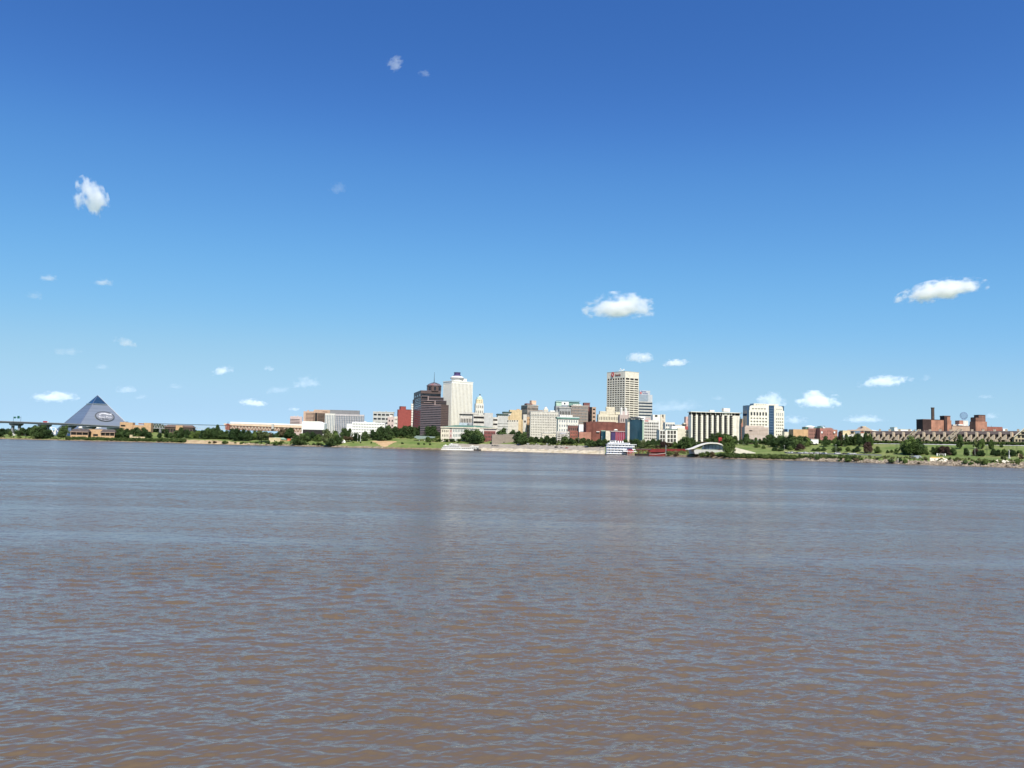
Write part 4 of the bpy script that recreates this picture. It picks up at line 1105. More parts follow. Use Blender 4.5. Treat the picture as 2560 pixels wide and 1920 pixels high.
b = B('green_mansard_hotel', 'grey building with pale green mansard roof and white rooftop sign', 'hotel', 1389, 1448, 1800, 6)
b.block(1389, 1448, 1014.5, mat=GREY, d=24, F=g(14, 8, .5, .5, 1.5, 2, 1, SHADE))
z0, z1 = b.lz(1014.5), b.lz(1003); x1 = b.w
for nm, xa, xb_, mt in (('mansard_roof', 1390, 1403, LGRN), ('mansard_roof', 1421.5, 1448, GRNROOF)):
    a, c = b.lx(xa), b.lx(xb_); b.part(MB().prism_x([(0, z0), (22, z0), (20, z1), (3, z1)], a, c), nm, mt)
b.part(MB().box(b.lx(1403.3), b.lx(1421), .4, 18, z0 + 1.5, b.lz(1003)), 'sign_board', BRIGHT)
b.part(MB().box(b.lx(1409), b.lx(1413), .1, .35, z0 + 3.5, z0 + 7), 'sign_emblem', DGREY)
b.part(MB().lathe(b.lx(1439, 12), 12, [(8, z0 + 1), (8, b.lz(1006)), (4, b.lz(1003.5))], 14), 'round_tower', TAUPE)
b.part(MB().box(b.lx(1389), b.lx(1450), -.8, .2, b.lz(1003.6, 1449), b.lz(1002.6, 1449)), 'roof_rail', GRNROOF); done(b)
b = B('columned_bank', 'grey stone bank with tall columns near its top before the green mansard roof', 'building', 1398, 1427, 1690, 5)
b.block(1398, 1427, 1019.5, mat=GREY, d=18, F=g(7, 1, .55, .8, 3, 28, 1, DARK, 'loggia_opening', 1.0))
b.cap(0, b.w, 0, 18, b.lz(1019.5), 1.0, PALE, 1.0)
for i in range(8):
    x = 1 + (b.w - 2) * i / 7; b.part(MB().tube((x, -.3, b.lz(1036)), (x, -.3, b.lz(1023)), .45, n=8), 'column', LGREY)
b.cap(0, b.w, 0, 18, b.lz(1037.5), .8, LGREY, .7, 'belt_course'); done(b)
b = B('grey_windowed_block', 'grey-brown block with dense window rows left of the brown towers', 'building', 1427, 1472, 1720, 10)
gb = M('greyish_brown_brick', (.29, .235, .20), streak=.1)
b.block(1428, 1470, 1014, mat=gb, d=18, F=g(11, 12, .5, .5, 1.5, 2, 1, M('blueish_window', (.13, .17, .19), var=.5)), L=g(4, 12, .5, .5, 1.5, 2, 1, SHADE))
b.block(1432, 1453, 1011, 1014, mat=WHITE, yl=3, d=9, name='penthouse'); b.cap(0, b.w, 0, 18, b.lz(1014.2, 1428), .8, PALE, .4)
for i in range(5): b.part(MB().lathe(b.lx(1434 + i * 4.3, 2), 2, [(1.0, b.lz(1013.5)), (1.0, b.lz(1011)), (.2, b.lz(1010))], 8), 'rooftop_vent', WHITE)
done(b)
b = B('brown_brick_tower', 'plain dark red-brown brick tower standing left of the glass-sided one', 'building', 1459, 1475, 1780, 3)
b.block(1459, 1474, 1007.5, mat=M('maroon_brick', (.19, .085, .08)), d=16); b.cap(0, b.w, 0, 16, b.lz(1007.5), .8, DBRICK, .2); done(b)
b = B('glass_and_tan_tower', 'narrow tower half dark glass and half tan floors right of the brown one', 'building', 1474, 1489.5, 1760, 3)
b.block(1474.3, 1479.5, 1017.5, mat=GLASS, d=14, name='glass_wall'); b.block(1479.7, 1489.5, 1017.5, mat=SAND, yl=-.5, d=14, F=g(1, 9, .7, .4, 1, 2, .6, DARK)); done(b)

b = B('green_corniced_building', 'white building with green cornice and five rows of windows right of the cream grid block', 'building', 1394, 1447, 1530, 5)
b.block(1395, 1446, 1045, mat=WHITE, d=18, F=g(8, 5, .42, .5, 1.5, 1, 1.2, M('bluish_pane', (.17, .20, .24), var=.5)), L=g(3, 5, .4, .5))
b.part(MB().box(-1.2, b.w + 1, -1.6, 19, b.lz(1046), b.lz(1043)), 'cornice', M('green_cornice', (.16, .30, .26)))
b.part(MB().box(-.9, b.w + .7, -1.2, 18.6, b.lz(1042.9), b.lz(1041.9)), 'parapet', BRIGHT)
b.block(1400, 1431, 1037, 1042, mat=WHITE, yl=3, d=10, name='penthouse', F=g(5, 1, .55, .4, .8, .5, .8)); done(b)
b = B('small_brick_storehouse', 'small dark brick storehouse with pale parapet in front of the green-corniced building', 'building', 1420, 1448, 1440, 3)
b.block(1421, 1447, 1063.5, mat=DBRICK, d=10, F=g(5, 2, .5, .4, 1.5, 8, .6, SHADE)); b.cap(0, b.w, 0, 10, b.lz(1063.5), .6, PALE, .3, 'parapet'); done(b)
b = B('white_rooftop_block', 'white boxy storefront with grey window right of the small brick storehouse', 'building', 1447.5, 1465, 1430, 3)
b.block(1448, 1464, 1061, mat=BRIGHT, d=10, F=g(1, 1, .7, .25, 6, 9, .6, GREY)); done(b)
b = B('cream_row_building', 'cream and grey row of shops with round canopy above the landing trees', 'building', 1355, 1425, 1430, 2)
b.block(1355, 1392, 1083, mat=CREAM, d=12, F=g(8, 2, .4, .3, 1, 3, .5, SHADE)); b.block(1392.5, 1425, 1078, mat=PALE, yl=1, d=12, F=g(7, 3, .5, .45, 1, 2, .5, SHADE))
b.part(MB().lathe(b.lx(1408, -3), -3, [(6.5, b.lz(1086)), (6.5, b.lz(1083)), (3.5, b.lz(1080.5))], 14), 'round_canopy', GREY)
b.part(MB().prism_y([(0, b.lz(1083)), (b.lx(1392), b.lz(1083)), (b.lx(1375), b.lz(1081)), (b.lx(1362), b.lz(1081))], -.5, 12), 'roof', WHITE); done(b)
b = B('white_parking_deck', 'narrow white parking deck with four open levels between dark trees', 'parking garage', 1392, 1422, 1390, 2)
b.block(1393, 1421, 1084.5, mat=PALE, d=14, F=g(3, 5, .82, .5, .5, 2, .3, DARK, 'parking_deck_opening')); done(b)
b = B('brick_row', 'row of low red brick shopfronts with a white gabled roof', 'building', 1425, 1470, 1400, 4)
b.block(1426, 1445, 1077, mat=BRICK, d=10, F=g(4, 3, .45, .45, 1, 2, .5, SHADE)); b.block(1445.5, 1469, 1081, mat=BRICK2, yl=-1, d=12, F=g(5, 2, .4, .4, 1, 3, .6, SHADE))
b.part(MB().prism_y([(b.lx(1451), b.lz(1083, 1451)), (b.lx(1468), b.lz(1085, 1468)), (b.lx(1467), b.lz(1075, 1467))], -3, 4), 'gabled_roof', BRIGHT); done(b)
b = B('large_brick_warehouse', 'large windowless red brick warehouse in front of the bank tower', 'warehouse', 1465, 1568, 1370, 3)
b.block(1466, 1568, 1055.8, mat=M('warehouse_brick', (.19, .070, .052), scale=.12, var=.3, streak=.25), d=34)
b.block(1475, 1540, 1053.5, 1056, mat=MATS['warehouse_brick'], yl=6, d=20); b.block(1448, 1478, 1080, mat=BRICK2, yl=-3, d=16)
b.part(MB().box(b.lx(1513), b.lx(1525.5), -7, -3, 0, b.lz(1077, 1513)), 'cream_bay', CREAM)
b.part(MB().box(b.lx(1502), b.lx(1512.6), -5, -.5, 0, b.lz(1078, 1502)), 'glazed_bay', GLASST); b.part(MB().box(b.lx(1502), b.lx(1512.6), -5.3, -.4, b.lz(1078, 1502), b.lz(1076, 1502)), 'bay_roof', LGRN)
b.part(MB().box(b.lx(1491), b.lx(1499), -2, -.1, b.lz(1080, 1491), b.lz(1078.5, 1491)), 'awning', BRIGHT)
b.part(MB().prism_y([(b.lx(1534), b.lz(1076, 1534)), (b.lx(1544), b.lz(1076, 1544)), (b.lx(1542), b.lz(1073, 1542)), (b.lx(1537), b.lz(1073, 1537))], -3, 0), 'white_skylight', BRIGHT)
b.cap(0, b.w, 0, 34, b.lz(1055.8), .7, DBRICK, .2, 'parapet'); done(b)
b = B('red_column_hall', 'red hall with purple and pink upright columns behind the paddle steamer', 'building', 1528, 1568, 1330, 3)
b.block(1529, 1567, 1079, mat=M('crimson_panel', (.24, .03, .05), var=.15), d=10); 
for i in range(6): b.part(MB().box(b.lx(1539.5 + i * 4.8), b.lx(1540.8 + i * 4.8), -1.2, -.1, 0, b.lz(1080, 1540)), 'column', M('pink_column', (.52, .22, .30)))
b.part(MB().box(b.lx(1528), b.lx(1538), -2, -.1, 0, b.lz(1081, 1530)), 'purple_bay', PURP); b.cap(0, b.w, -.5, 10, b.lz(1079), 1.0, PINKST, .5, 'canopy'); done(b)
b = B('cream_stepped_hotel', 'cream stone hotel with stepped top and central block in front of the bank tower', 'hotel', 1496, 1556, 1470, 4)
ST = M('warm_cream_stone', (.68, .61, .46), streak=.1)
b.block(1496, 1556, 1035.5, mat=ST, d=16, F=g(14, 4, .4, .5, 1.5, 4, 1, SHADE), L=g(4, 4, .4, .5))
b.block(1500, 1522, 1028, 1035.4, mat=ST, yl=1, d=12, F=g(6, 1, .4, .5, 1.5, .6, .6, SHADE)); b.block(1538.5, 1552, 1030, 1035.4, mat=ST, yl=2, d=12)
b.block(1516, 1537, 1017.5, 1035.4, mat=ST, yl=.4, d=10, F=g(4, 2, .35, .35, 4, 2, 1, CREAM)); b.units(30, 42, 2, 12, b.lz(1034), 3, LGREY)
b.part(MB().box(b.lx(1515), b.lx(1522), .1, 4, b.lz(1021, 1516), b.lz(1017, 1516)), 'roof_ledge', ST); done(b)
b = B('beige_tank_building', 'beige and pink building with white rooftop tanks right of the stepped cream hotel', 'building', 1548, 1573, 1440, 4)
b.block(1549, 1573, 1037, mat=M('rosy_stone', (.45, .36, .32)), d=14, F=g(4, 3, .4, .4, 2, 5, 1, SHADE))
b.block(1556, 1571, 1028, 1037, mat=PINKST, yl=2, d=8, name='penthouse')
for p in (1553, 1564): b.part(MB().lathe(b.lx(p, 3), 3, [(2.2, b.lz(1037)), (2.2, b.lz(1021)), (.6, b.lz(1018.5))], 12), 'rooftop_tank', WHITE)
done(b)

def bank_tower():
    b = B('bank_tower', 'tallest cream concrete tower with gridded dark windows and a red ring logo', 'skyscraper', 1561.6, 1596, 1560, 38)
    dL = b.ly(1515.8); W_ = b.w
    z1 = b.lz(928.2); zr = b.lz(950.3); zw = b.lz(942.8)
    c = M('tower_concrete', (.72, .655, .54), streak=.05)
    b.blk(0, W_, 0, dL, zw + .02, z1, c)
    b.blk(0, W_, 0, dL, zr + .02, zw, c, F=g(3, 1, .82, .78, .6, .5, .8, DARK), L=g(7, 1, .66, .78, .6, .5, .8, DARK))
    n = 26; rows_h = 5.53 * 1560 / FPX
    zb = zr - rows_h * n
    b.blk(0, W_, 0, dL, zb, zr, c, F=g(3, n, .90, .50, .02, 0, .8, M('bronze_window', (.022, .018, .014), rough=.5, var=.4, spec=.15)), L=g(7, n, .76, .50, .02, 0, .8, MATS['bronze_window']))
    b.cap(0, W_, 0, dL, z1, .5, CREAM, .3, 'parapet')
    zc = b.lz(934.2, xl=0)
    lg = empty('ring_logo', (-.8, b.ly(1531), zc)); lg.parent = b.root; lg.rotation_euler = (R(90), 0, R(-90))
    n_ = 28; v = []; f = []
    for k_, (ro, ri) in enumerate(((3.1, 1.3),)):
        for z in (0, .5):
            v += [(ro * math.cos(2 * math.pi * i / n_), 1.42 * ro * math.sin(2 * math.pi * i / n_), z) for i in range(n_)]
            v += [(ri * math.cos(2 * math.pi * i / n_), 2.1 * ri * math.sin(2 * math.pi * i / n_), z) for i in range(n_)]
    for i in range(n_):
        j = (i + 1) % n_; f += [(2 * n_ + i, 2 * n_ + j, 3 * n_ + j, 3 * n_ + i), (i, j, 2 * n_ + j, 2 * n_ + i), (n_ + j, n_ + i, 3 * n_ + i, 3 * n_ + j)]
    link_mesh('red_ring', mesh('red_ring', v, f, REDP), lg)
    MB().box(-.75, .75, -1.9, 1.9, 0, .15).build('ring_centre', BRIGHT, lg)
    text('sign_lettering', 'bank', 5.4, M('sign_maroon', (.22, .06, .05)), b.root, (-.5, b.ly(1537), b.lz(938.3, xl=0)), (R(90), 0, R(-90)), sx=1.35)
    for p, h in ((1553, 5), (1558, 3), (1563, 2.5), (1568, 4), (1571, 4.5), (1546, 2)):
        x = (p - 1545) * .5
        b.part(MB().tube((x, 16, z1), (x, 16, z1 + h), .25).lathe(x, 16, [(.3, z1 + h), (1.0, z1 + h + .4), (1.0, z1 + h + 1.2)], 8), 'roof_antenna', BRIGHT)
    done(b)
bank_tower()

b = B('blue_banded_tower', 'grey tower with dark blue window bands and sign-topped penthouse behind the bank tower', 'skyscraper', 1592, 1631, 1700, 12)
b.block(1594, 1630.5, 1003.5, mat=LGREY, d=22, F=g(1, 14, .995, .5, .3, 0, .1, M('slate_glass', (.03, .045, .065), rough=.25, spec=.4), 'window_band', .4))
b.block(1594, 1630.5, 986, 1003.4, mat=M('pale_grey_panel', (.46, .48, .50)), yl=.3, d=20)
b.part(MB().box(b.lx(1596), b.lx(1619.5), 0, .25, b.lz(1002.5, 1596), b.lz(986.5, 1596)), 'panel', M('blue_grey_panel', (.27, .32, .37)))
b.block(1598, 1624.5, 976, 985.9, mat=MATS['pale_grey_panel'], yl=1.5, d=14, name='penthouse')
text('sign_lettering', 'First', 4.2, M('navy_sign', (.03, .05, .22)), b.root, (b.lx(1601.5), 1.4, b.lz(980.3, 1601)), (R(90), 0, 0), sx=1.5)
text('sign_lettering', 'Tennessee', 3.0, MATS['navy_sign'], b.root, (b.lx(1605.5), 1.4, b.lz(984.6, 1606)), (R(90), 0, 0), sx=.9)
b.part(MB().box(b.lx(1600.5), b.lx(1603.5), .9, 1.3, b.lz(984.5, 1601), b.lz(980, 1601)), 'sign_emblem', REDP)
done(b)

b = B('teal_glass_office', 'office with rounded dark teal glass front and cream side left of the white gridded block', 'office building', 1569, 1607, 1270, 3)
zt = b.lz(1046); xa, xb_ = b.lx(1575), b.lx(1606)
b.part(MB().prism_y([(xa, 0), (xb_, 0), (xb_, zt), (xa, zt)], 0, 22), 'core', WHITE)
n = 10; v = []; f = []
for i in range(n + 1):
    t = i / n; x = xa + (xb_ - xa) * t; y = -2.8 * math.sin(math.pi * t)
    v += [(x, y - .1, b.lz(1100)), (x, y - .1, zt - 1.5)]
for i in range(n): f.append((2 * i, 2 * i + 2, 2 * i + 3, 2 * i + 1))
link_mesh('glass_front', mesh('glass_front', v, f, GLASST), b.root)
for i in range(n + 1):
    x, y, _ = v[2 * i]; b.part(MB().box(x - .07, x + .07, y - .12, y, v[2 * i][2], zt - 1.5), 'mullion', DGREY)
b.block(1569, 1574.7, 1047, mat=CREAM, yl=1, d=18, name='side_wall'); b.part(MB().box(b.lx(1571), b.lx(1609), -3.3, 4, zt, zt + 1.1), 'roof_slab', DGREY)
b.block(1580, 1601, 1042.8, 1044.2, mat=DGREY, yl=2, d=8, name='penthouse')
for p in (1577.5, 1583.5, 1596, 1601.5): b.part(MB().box(b.lx(p), b.lx(p + 2.4), -3.0, -2.6, zt - 1.4, zt - .1), 'soffit_opening', WHITE)
done(b)
b = B('white_roof_hall', 'white flat-roofed block showing above the teal glass office', 'building', 1594, 1633, 1420, 3)
b.block(1595, 1613, 1041, mat=BRIGHT, d=12); b.block(1613.5, 1632, 1044.5, mat=PINKST, yl=1, d=12, F=g(1, 1, .8, .18, 2, 22, .5, DBRICK)); done(b)
b = B('white_gridded_office', 'white office with six rows of deep square windows right of the teal glass front', 'office building', 1606, 1649, 1280, 5)
b.block(1606, 1609.5, 1051.5, mat=LGRN, yl=-.5, d=10, name='stair_wall')
b.block(1609.7, 1648, 1050, mat=WHITE, d=22, F=g(8, 6, .66, .64, 2.6, 1.5, .6, DARK, 'window', .5), z0=b.lz(1102))
b.blk(b.lx(1609.7), b.w, 0, 22, 0, b.lz(1102), WHITE)
b.part(MB().box(b.lx(1612.5), b.lx(1621), -.3, 0, b.lz(1053.2, 1613), b.lz(1051.2, 1613)), 'sign_lettering', REDP); b.units(4, b.w - 6, 3, 15, b.lz(1050), 2); done(b)
b = B('white_tower_block', 'plain cream tower with one dark square opening behind the white gridded office', 'building', 1632, 1664, 1400, 4)
b.block(1632, 1651.5, 1036.5, mat=IVORY, d=14); b.block(1651.8, 1663.5, 1036, mat=CREAM, yl=-1.5, d=14, F=g(1, 6, .3, .45, 2, 8, 3, SAND))
b.part(MB().box(b.lx(1637), b.lx(1643.5), -.2, .1, b.lz(1042, 1637), b.lz(1037.4, 1637)), 'window', DARK); b.part(MB().box(b.lx(1654.8), b.lx(1658), -1.7, -1.4, b.lz(1042.5, 1655), b.lz(1036.8, 1655)), 'window', DARK); done(b)
b = B('blue_windowed_annex', 'white building with two rows of square blue windows between tower block and cream block', 'building', 1662, 1688, 1350, 4)
b.block(1663, 1687, 1055.5, mat=WHITE, d=14, F=g(4, 5, .66, .5, 1.5, 1, .8, GLASSB, 'window')); done(b)
b = B('framed_window_office', 'low white office with tall framed groups of dark windows beside the dark bushes', 'office building', 1648, 1713, 1230, 4)
b.block(1648.5, 1665, 1074.5, mat=WHITE, d=16, F=g(2, 4, .8, .82, 1.2, 0, 1, SHADE, 'window', .5)); b.block(1665.2, 1694, 1072.5, mat=IVORY, yl=-.8, d=16, F=g(3, 4, .8, .84, 1.8, 0, 4, SHADE, 'window', .5))
b.block(1680, 1712, 1065, mat=IVORY, yl=4, d=14, L=None); b.block(1694.2, 1713, 1070, mat=CREAM, yl=.5, d=8)
b.part(MB().box(b.lx(1661), b.lx(1695), -1.6, -.5, b.lz(1073, 1662), b.lz(1072, 1662)), 'cornice', GRNROOF); done(b)
b = B('red_roof_shed', 'red brick penthouse with dark roof left of the balcony hotel', 'building', 1705, 1725, 1330, 3)
b.block(1710, 1724, 1065.5, mat=M('bold_red_brick', (.36, .08, .07)), d=10); b.part(MB().box(b.lx(1706), b.lx(1716), -1, 8, b.lz(1064.3, 1706), b.lz(1060.5, 1706)), 'roof', DARK)
b.part(MB().box(b.lx(1688), b.lx(1706), 0, 10, b.lz(1066, 1690), b.lz(1061.5, 1690)), 'stone_attic', PALE); done(b)
b = B('striped_cream_office', 'cream office with four dark window bands under the red penthouse', 'office building', 1707, 1727, 1240, 3)
b.block(1708, 1726, 1074, mat=CREAM, d=12, F=g(2, 4, .84, .38, 1.2, 3, .4, SHADE, 'window_band')); done(b)
b = B('pink_tower', 'narrow pink tower behind the left edge of the balcony hotel', 'building', 1714, 1726, 1360, 3)
b.block(1714.5, 1726, 1041.5, mat=M('salmon_stucco', (.62, .40, .34)), d=10, F=g(1, 5, .25, .3, 1.5, 6, 2, BRICK)); b.block(1709, 1714.3, 1057, mat=CREAM, yl=1, d=8); done(b)

# white hotel with stacked balconies
def hotel():
    b = B('balcony_hotel', 'white slab hotel with eight stacks of dark balconies and flat overhanging roof', 'hotel', 1728, 1850.5, 1225, 6)
    zt = b.lz(1036.5); W_ = b.w
    fh = 5.62 * 1225 / FPX
    nf = 13
    v = MB()
    xs = [b.lx(1731.5 + i * 13.15) for i in range(8)]
    cw = b.lx(1740.3) - b.lx(1731.5)
    prev = 0
    zbase = zt - fh * nf
    for i, x in enumerate(xs):
        v.box(prev, x, 0, 14, 0, zt); prev = x + cw
    v.box(prev, W_, 0, 14, 0, zt); v.box(0, W_, 13, 14.5, 0, zt)
    b.part(v, 'wall', M('hotel_white', (.76, .72, .61), streak=.06))
    bk = MATS['hotel_white']
    for i, x in enumerate(xs):
        b.part(MB().box(x, x + cw, 2.6, 2.9, 0, zt), 'recess_glazing', DARK)
        for k in range(nf):
            z = zt - fh * (k + 1)
            if z < 1: continue
            o = MB(); o.box(x + cw * .42, x + cw * 1.0, -1.4, 2.5, z, z + .30)
            o.build('balcony_slab', bk if True else bk, b.root)
            MB().box(x + cw * .62, x + cw * 1.02, -1.38, -1.15, z + .05, z + 1.15).box(x + cw * .98, x + cw * 1.05, -1.3, 0, z + .05, z + 1.15).build('balcony_parapet', bk, b.root)
            MB().box(x + .1, x + cw * .6, -1.35, -1.25, z + .28, z + .9).build('balcony_rail', DGREY, b.root)
    # side balconies on the right edge
    for k in range(nf):
        z = zt - fh * (k + 1)
        MB().box(W_ + .02, W_ + 2.4, 2, 12, z, z + .9).build('side_balcony', bk, b.root)
    b.part(MB().box(b.lx(1842.5), b.lx(1843.3), -.2, -.01, 4, zt - 1.5), 'wall_joint', GREY)
    zs = b.lz(1030.3)
    b.part(MB().box(.5, W_ - .5, .6, 13, zt + .02, zs), 'penthouse_band', DARK)
    for i in range(11):
        x = .3 + (W_ - 1) * i / 10
        b.part(MB().box(x - .3, x + .4, .2, .58, zt, zs), 'penthouse_post', bk)
    b.part(MB().box(b.lx(1806), b.lx(1830.5), .1, .5, zt, zs), 'penthouse_wall', bk)
    for p in (1808, 1818.5, 1824.5): b.part(MB().box(b.lx(p), b.lx(p + 3), -.1, .09, zt + .6, zs - .5), 'window', DARK)
    b.part(MB().box(-1, W_ + 2.4, -1.8, 15, zs, zs + .9), 'roof_slab', bk)
    b.block(1809, 1825, 1020.5, 1028.8, mat=bk, yl=3, d=8, name='elevator_house'); b.block(1775, 1786, 1025.2, 1028.8, mat=bk, yl=4, d=6, name='elevator_house')
    done(b)
hotel()
b = B('orange_stucco_building', 'small orange and tan building between the balcony hotel and the cream office tower', 'building', 1855, 1869, 1290, 3)
b.block(1855.5, 1867.5, 1046.5, mat=TAN, d=10, F=g(1, 5, .2, .25, 2, 10, 1, DBRICK)); b.block(1853.5, 1862, 1058, mat=BRICK2, yl=-2, d=6); b.part(MB().box(b.lx(1855), b.lx(1869), -4, -2.1, b.lz(1072.5, 1856), b.lz(1069.5, 1856)), 'canopy', BRIGHT); done(b)

def cream_blue():
    b = B('cream_blue_tower', 'cream office tower with navy glass centre strip and notched corners', 'office building', 1869, 1961, 1210, 8)
    cc = M('office_cream', (.76, .72, .60), streak=.04)
    X = lambda p: b.lx(p); Z = lambda y, p=1869: b.lz(y, p)
    b.blk(X(1868.6), X(1885), 1.2, 16, 0, Z(1013), GLASSB, name='glass_wall'); b.blk(X(1940), X(1961), 1.5, 16, 0, Z(1015, 1950), GLASSB, name='glass_wall')
    # left cream wing
    zr = Z(1027)
    b.blk(X(1873), X(1921), 0, 15, 0, zr - 7.6, cc, F=g(6, 9, .55, .45, .4, .3, 1.2, SHADE, 'window'), L=None)
    b.blk(X(1873), X(1921), 0, 15, zr - 7.58, zr + 1.2, cc, F=g(6, 1, .58, .70, 1.6, .4, 1.2, GLASS, 'tall_window'))
    b.blk(X(1874), X(1921), .05, 15, zr + 1.22, Z(1017), cc, F=g(5, 1, .55, .55, .8, .8, 3, SHADE, 'window'))
    b.part(MB().prism_y([(X(1874.5), Z(1017) + .02), (X(1921), Z(1017) + .02), (X(1921), Z(1013)), (X(1880), Z(1013)), (X(1876.5), Z(1014.5))], .1, 15), 'corner_gable', cc)
    b.blk(X(1884.5), X(1921), 0, 14, Z(1013) + .02, Z(1008), cc, F=g(5, 1, .4, .5, .6, .3, 5, DGREY, 'louvre'))
    b.blk(X(1922), X(1935.5), .6, 15, 0, Z(1011.8), GLASSB, name='centre_glass')
    for i in range(11):
        z = Z(1019 + i * 6.6); b.part(MB().box(X(1922.6), X(1935), .35, .55, z - .25, z + .45), 'spandrel', M('blue_spandrel', (.10, .15, .22), rough=.3))
    b.part(MB().box(X(1921), X(1936), 0, 2, Z(1011.8), Z(1008)), 'lintel', cc)
    b.blk(X(1921.02), X(1922), .2, 15, 0, Z(1011.8), cc); b.blk(X(1935.5), X(1938), .2, 15, 0, Z(1011.8), cc)
    b.blk(X(1938.02), X(1960.3), -.2, 15, 0, zr - 7.6, cc, F=g(4, 9, .55, .45, .4, .3, .8, SHADE, 'window'))
    b.blk(X(1938.02), X(1960.3), -.2, 15, zr - 7.58, zr + 1.2, cc, F=g(4, 1, .55, .68, 1.6, .4, .8, GREY, 'tall_window'))
    b.blk(X(1938.02), X(1957), -.15, 15, zr + 1.22, Z(1017), cc, F=g(3, 1, .5, .5, .8, .8, 2, SHADE, 'window'))
    b.part(MB().prism_y([(X(1938), Z(1017) + .02), (X(1957), Z(1017) + .02), (X(1955.5), Z(1014.5)), (X(1953), Z(1013.5)), (X(1938), Z(1013.5))], -.1, 15), 'corner_gable', cc)
    b.blk(X(1936.1), X(1946), 0, 14, Z(1013.5) + .02, Z(1008), cc)
    done(b)
cream_blue()
b = B('tan_annex', 'plain tan stone annex in front of the cream and blue office tower', 'building', 1861, 1922, 1150, 4)
b.block(1862, 1921, 1067, mat=M('annex_stone', (.52, .43, .36), streak=.15), d=12, F=None); b.block(1864, 1910, 1063.8, 1067, mat=MATS['annex_stone'], yl=2, d=8)
for i in range(5): z = b.lz(1071 + i * 3.6); b.part(MB().box(.5, b.w - .5, -.15, .05, z - .3, z), 'ledge', SAND)
b.part(MB().box(b.lx(1873), b.lx(1881), -.25, .05, b.lz(1077.5, 1873), b.lz(1075.8, 1873)), 'window_band', GLASS); done(b)
b = B('small_white_annex', 'low cream and dark building at the right foot of the cream and blue tower', 'building', 1961, 1978, 1200, 3)
b.block(1961, 1977, 1079.5, mat=CREAM, d=9, F=g(4, 1, .4, .3, 1, 5, .6, SHADE)); b.block(1961, 1969, 1072.5, 1079.5, mat=GLASSB, yl=1, d=6, name='glass_penthouse'); done(b)

b = B('orange_sided_apartments', 'apartment block with plain orange left wall and brick bays under a white dome roof', 'apartment building', 1982, 2051, 1130, 3)
b.block(1983, 2020.5, 1073, mat=M('orange_stucco', (.56, .36, .19), streak=.1), d=16)
b.block(2020.8, 2050, 1070.5, mat=M('dusty_brick', (.29, .15, .12), streak=.15), yl=-.5, d=16, F=g(5, 4, .35, .45, 1.5, 3, .8, SHADE))
b.block(2014, 2049, 1067, 1073, mat=GRNROOF, yl=3, d=12, name='green_attic')
b.part(MB().lathe(b.lx(2024, 8), 8, [(6, b.lz(1071)), (6, b.lz(1067.2)), (6.6, b.lz(1066.8)), (6.2, b.lz(1064.6)), (2.5, b.lz(1062.8))], 20), 'white_dome', BRIGHT); done(b)
b = B('brick_loft_apartments', 'red brick loft building with white gable notches and dark vents on its roof', 'apartment building', 2049, 2094, 1120, 4)
lb_ = M('loft_brick', (.34, .155, .125), scale=.3, var=.25)
b.block(2050, 2081.5, 1070, mat=lb_, d=15, F=g(4, 4, .25, .35, 2, 4, 5, SHADE)); b.block(2081.8, 2093.5, 1074, mat=BRICK2, yl=1, d=12, F=g(2, 3, .35, .4, 2, 4, 1, DARK))
b.part(MB().prism_y([(b.lx(2049), b.lz(1070)), (b.lx(2060), b.lz(1070)), (b.lx(2052), b.lz(1065, 2052))], .5, 10), 'gable', GRNROOF)
b.part(MB().prism_y([(b.lx(2058), b.lz(1070.5)), (b.lx(2064), b.lz(1070.5)), (b.lx(2057), b.lz(1066, 2057))], -.3, .45), 'white_gable', BRIGHT)
b.part(MB().prism_y([(b.lx(2064), b.lz(1070)), (b.lx(2088), b.lz(1073, 2080)), (b.lx(2078), b.lz(1068.5, 2078)), (b.lx(2066), b.lz(1068.5, 2066))], 2, 12), 'roof', GREY)
for p in (2058, 2065): b.part(MB().tube((b.lx(p), 5, b.lz(1069, p)), (b.lx(p), 5, b.lz(1065.2, p)), .25).box(b.lx(p) - 1.2, b.lx(p) + 1.2, 4.2, 5.8, b.lz(1065.4, p), b.lz(1064.3, p)), 'roof_vent', GREY)
for p in (2052.5, 2084): b.part(MB().box(b.lx(p), b.lx(p + 3.6), -.5, -.05, b.lz(1083, p), b.lz(1078.5, p)), 'white_bay', BRIGHT)
done(b)
b = B('white_billboard', 'blank tilted white board among the dark trees below the cream tower', 'billboard', 1941, 1950, 1085, 10)
b.part(MB().box(0, b.w, 0, .5, b.lz(1097), b.lz(1091.3)), 'panel', BRIGHT); b.part(MB().tube((1, .8, 0), (1, .8, b.lz(1094)), .2).tube((b.w - 1, .8, 0), (b.w - 1, .8, b.lz(1094)), .2), 'post', DGREY); done(b)
b = B('white_park_building', 'bright white low building with arched doors in front of the brick apartments', 'building', 2026, 2046, 1066, 5)
zz = b.lz(1098); z0 = b.lz(1109.5)
b.part(MB().prism_y([(0, z0), (2.2, z0), (3, z0 + 2), (4, z0), (6.5, z0), (7.2, z0 + 2), (8, z0), (b.w, z0 + .3), (b.w, zz), (1, zz)], 0, 8), 'wall', BRIGHT); b.part(MB().box(.8, b.w, -.4, 8.2, zz, zz + .4), 'roof', WHITE)
b.part(MB().box(0, b.w, 2, 8, 0, z0), 'base', DARK); done(b)
b = B('park_gazebo', 'small green hip-roofed gazebo at the bluff edge below the tan annex', 'gazebo', 1884, 1905, 1136, 2)
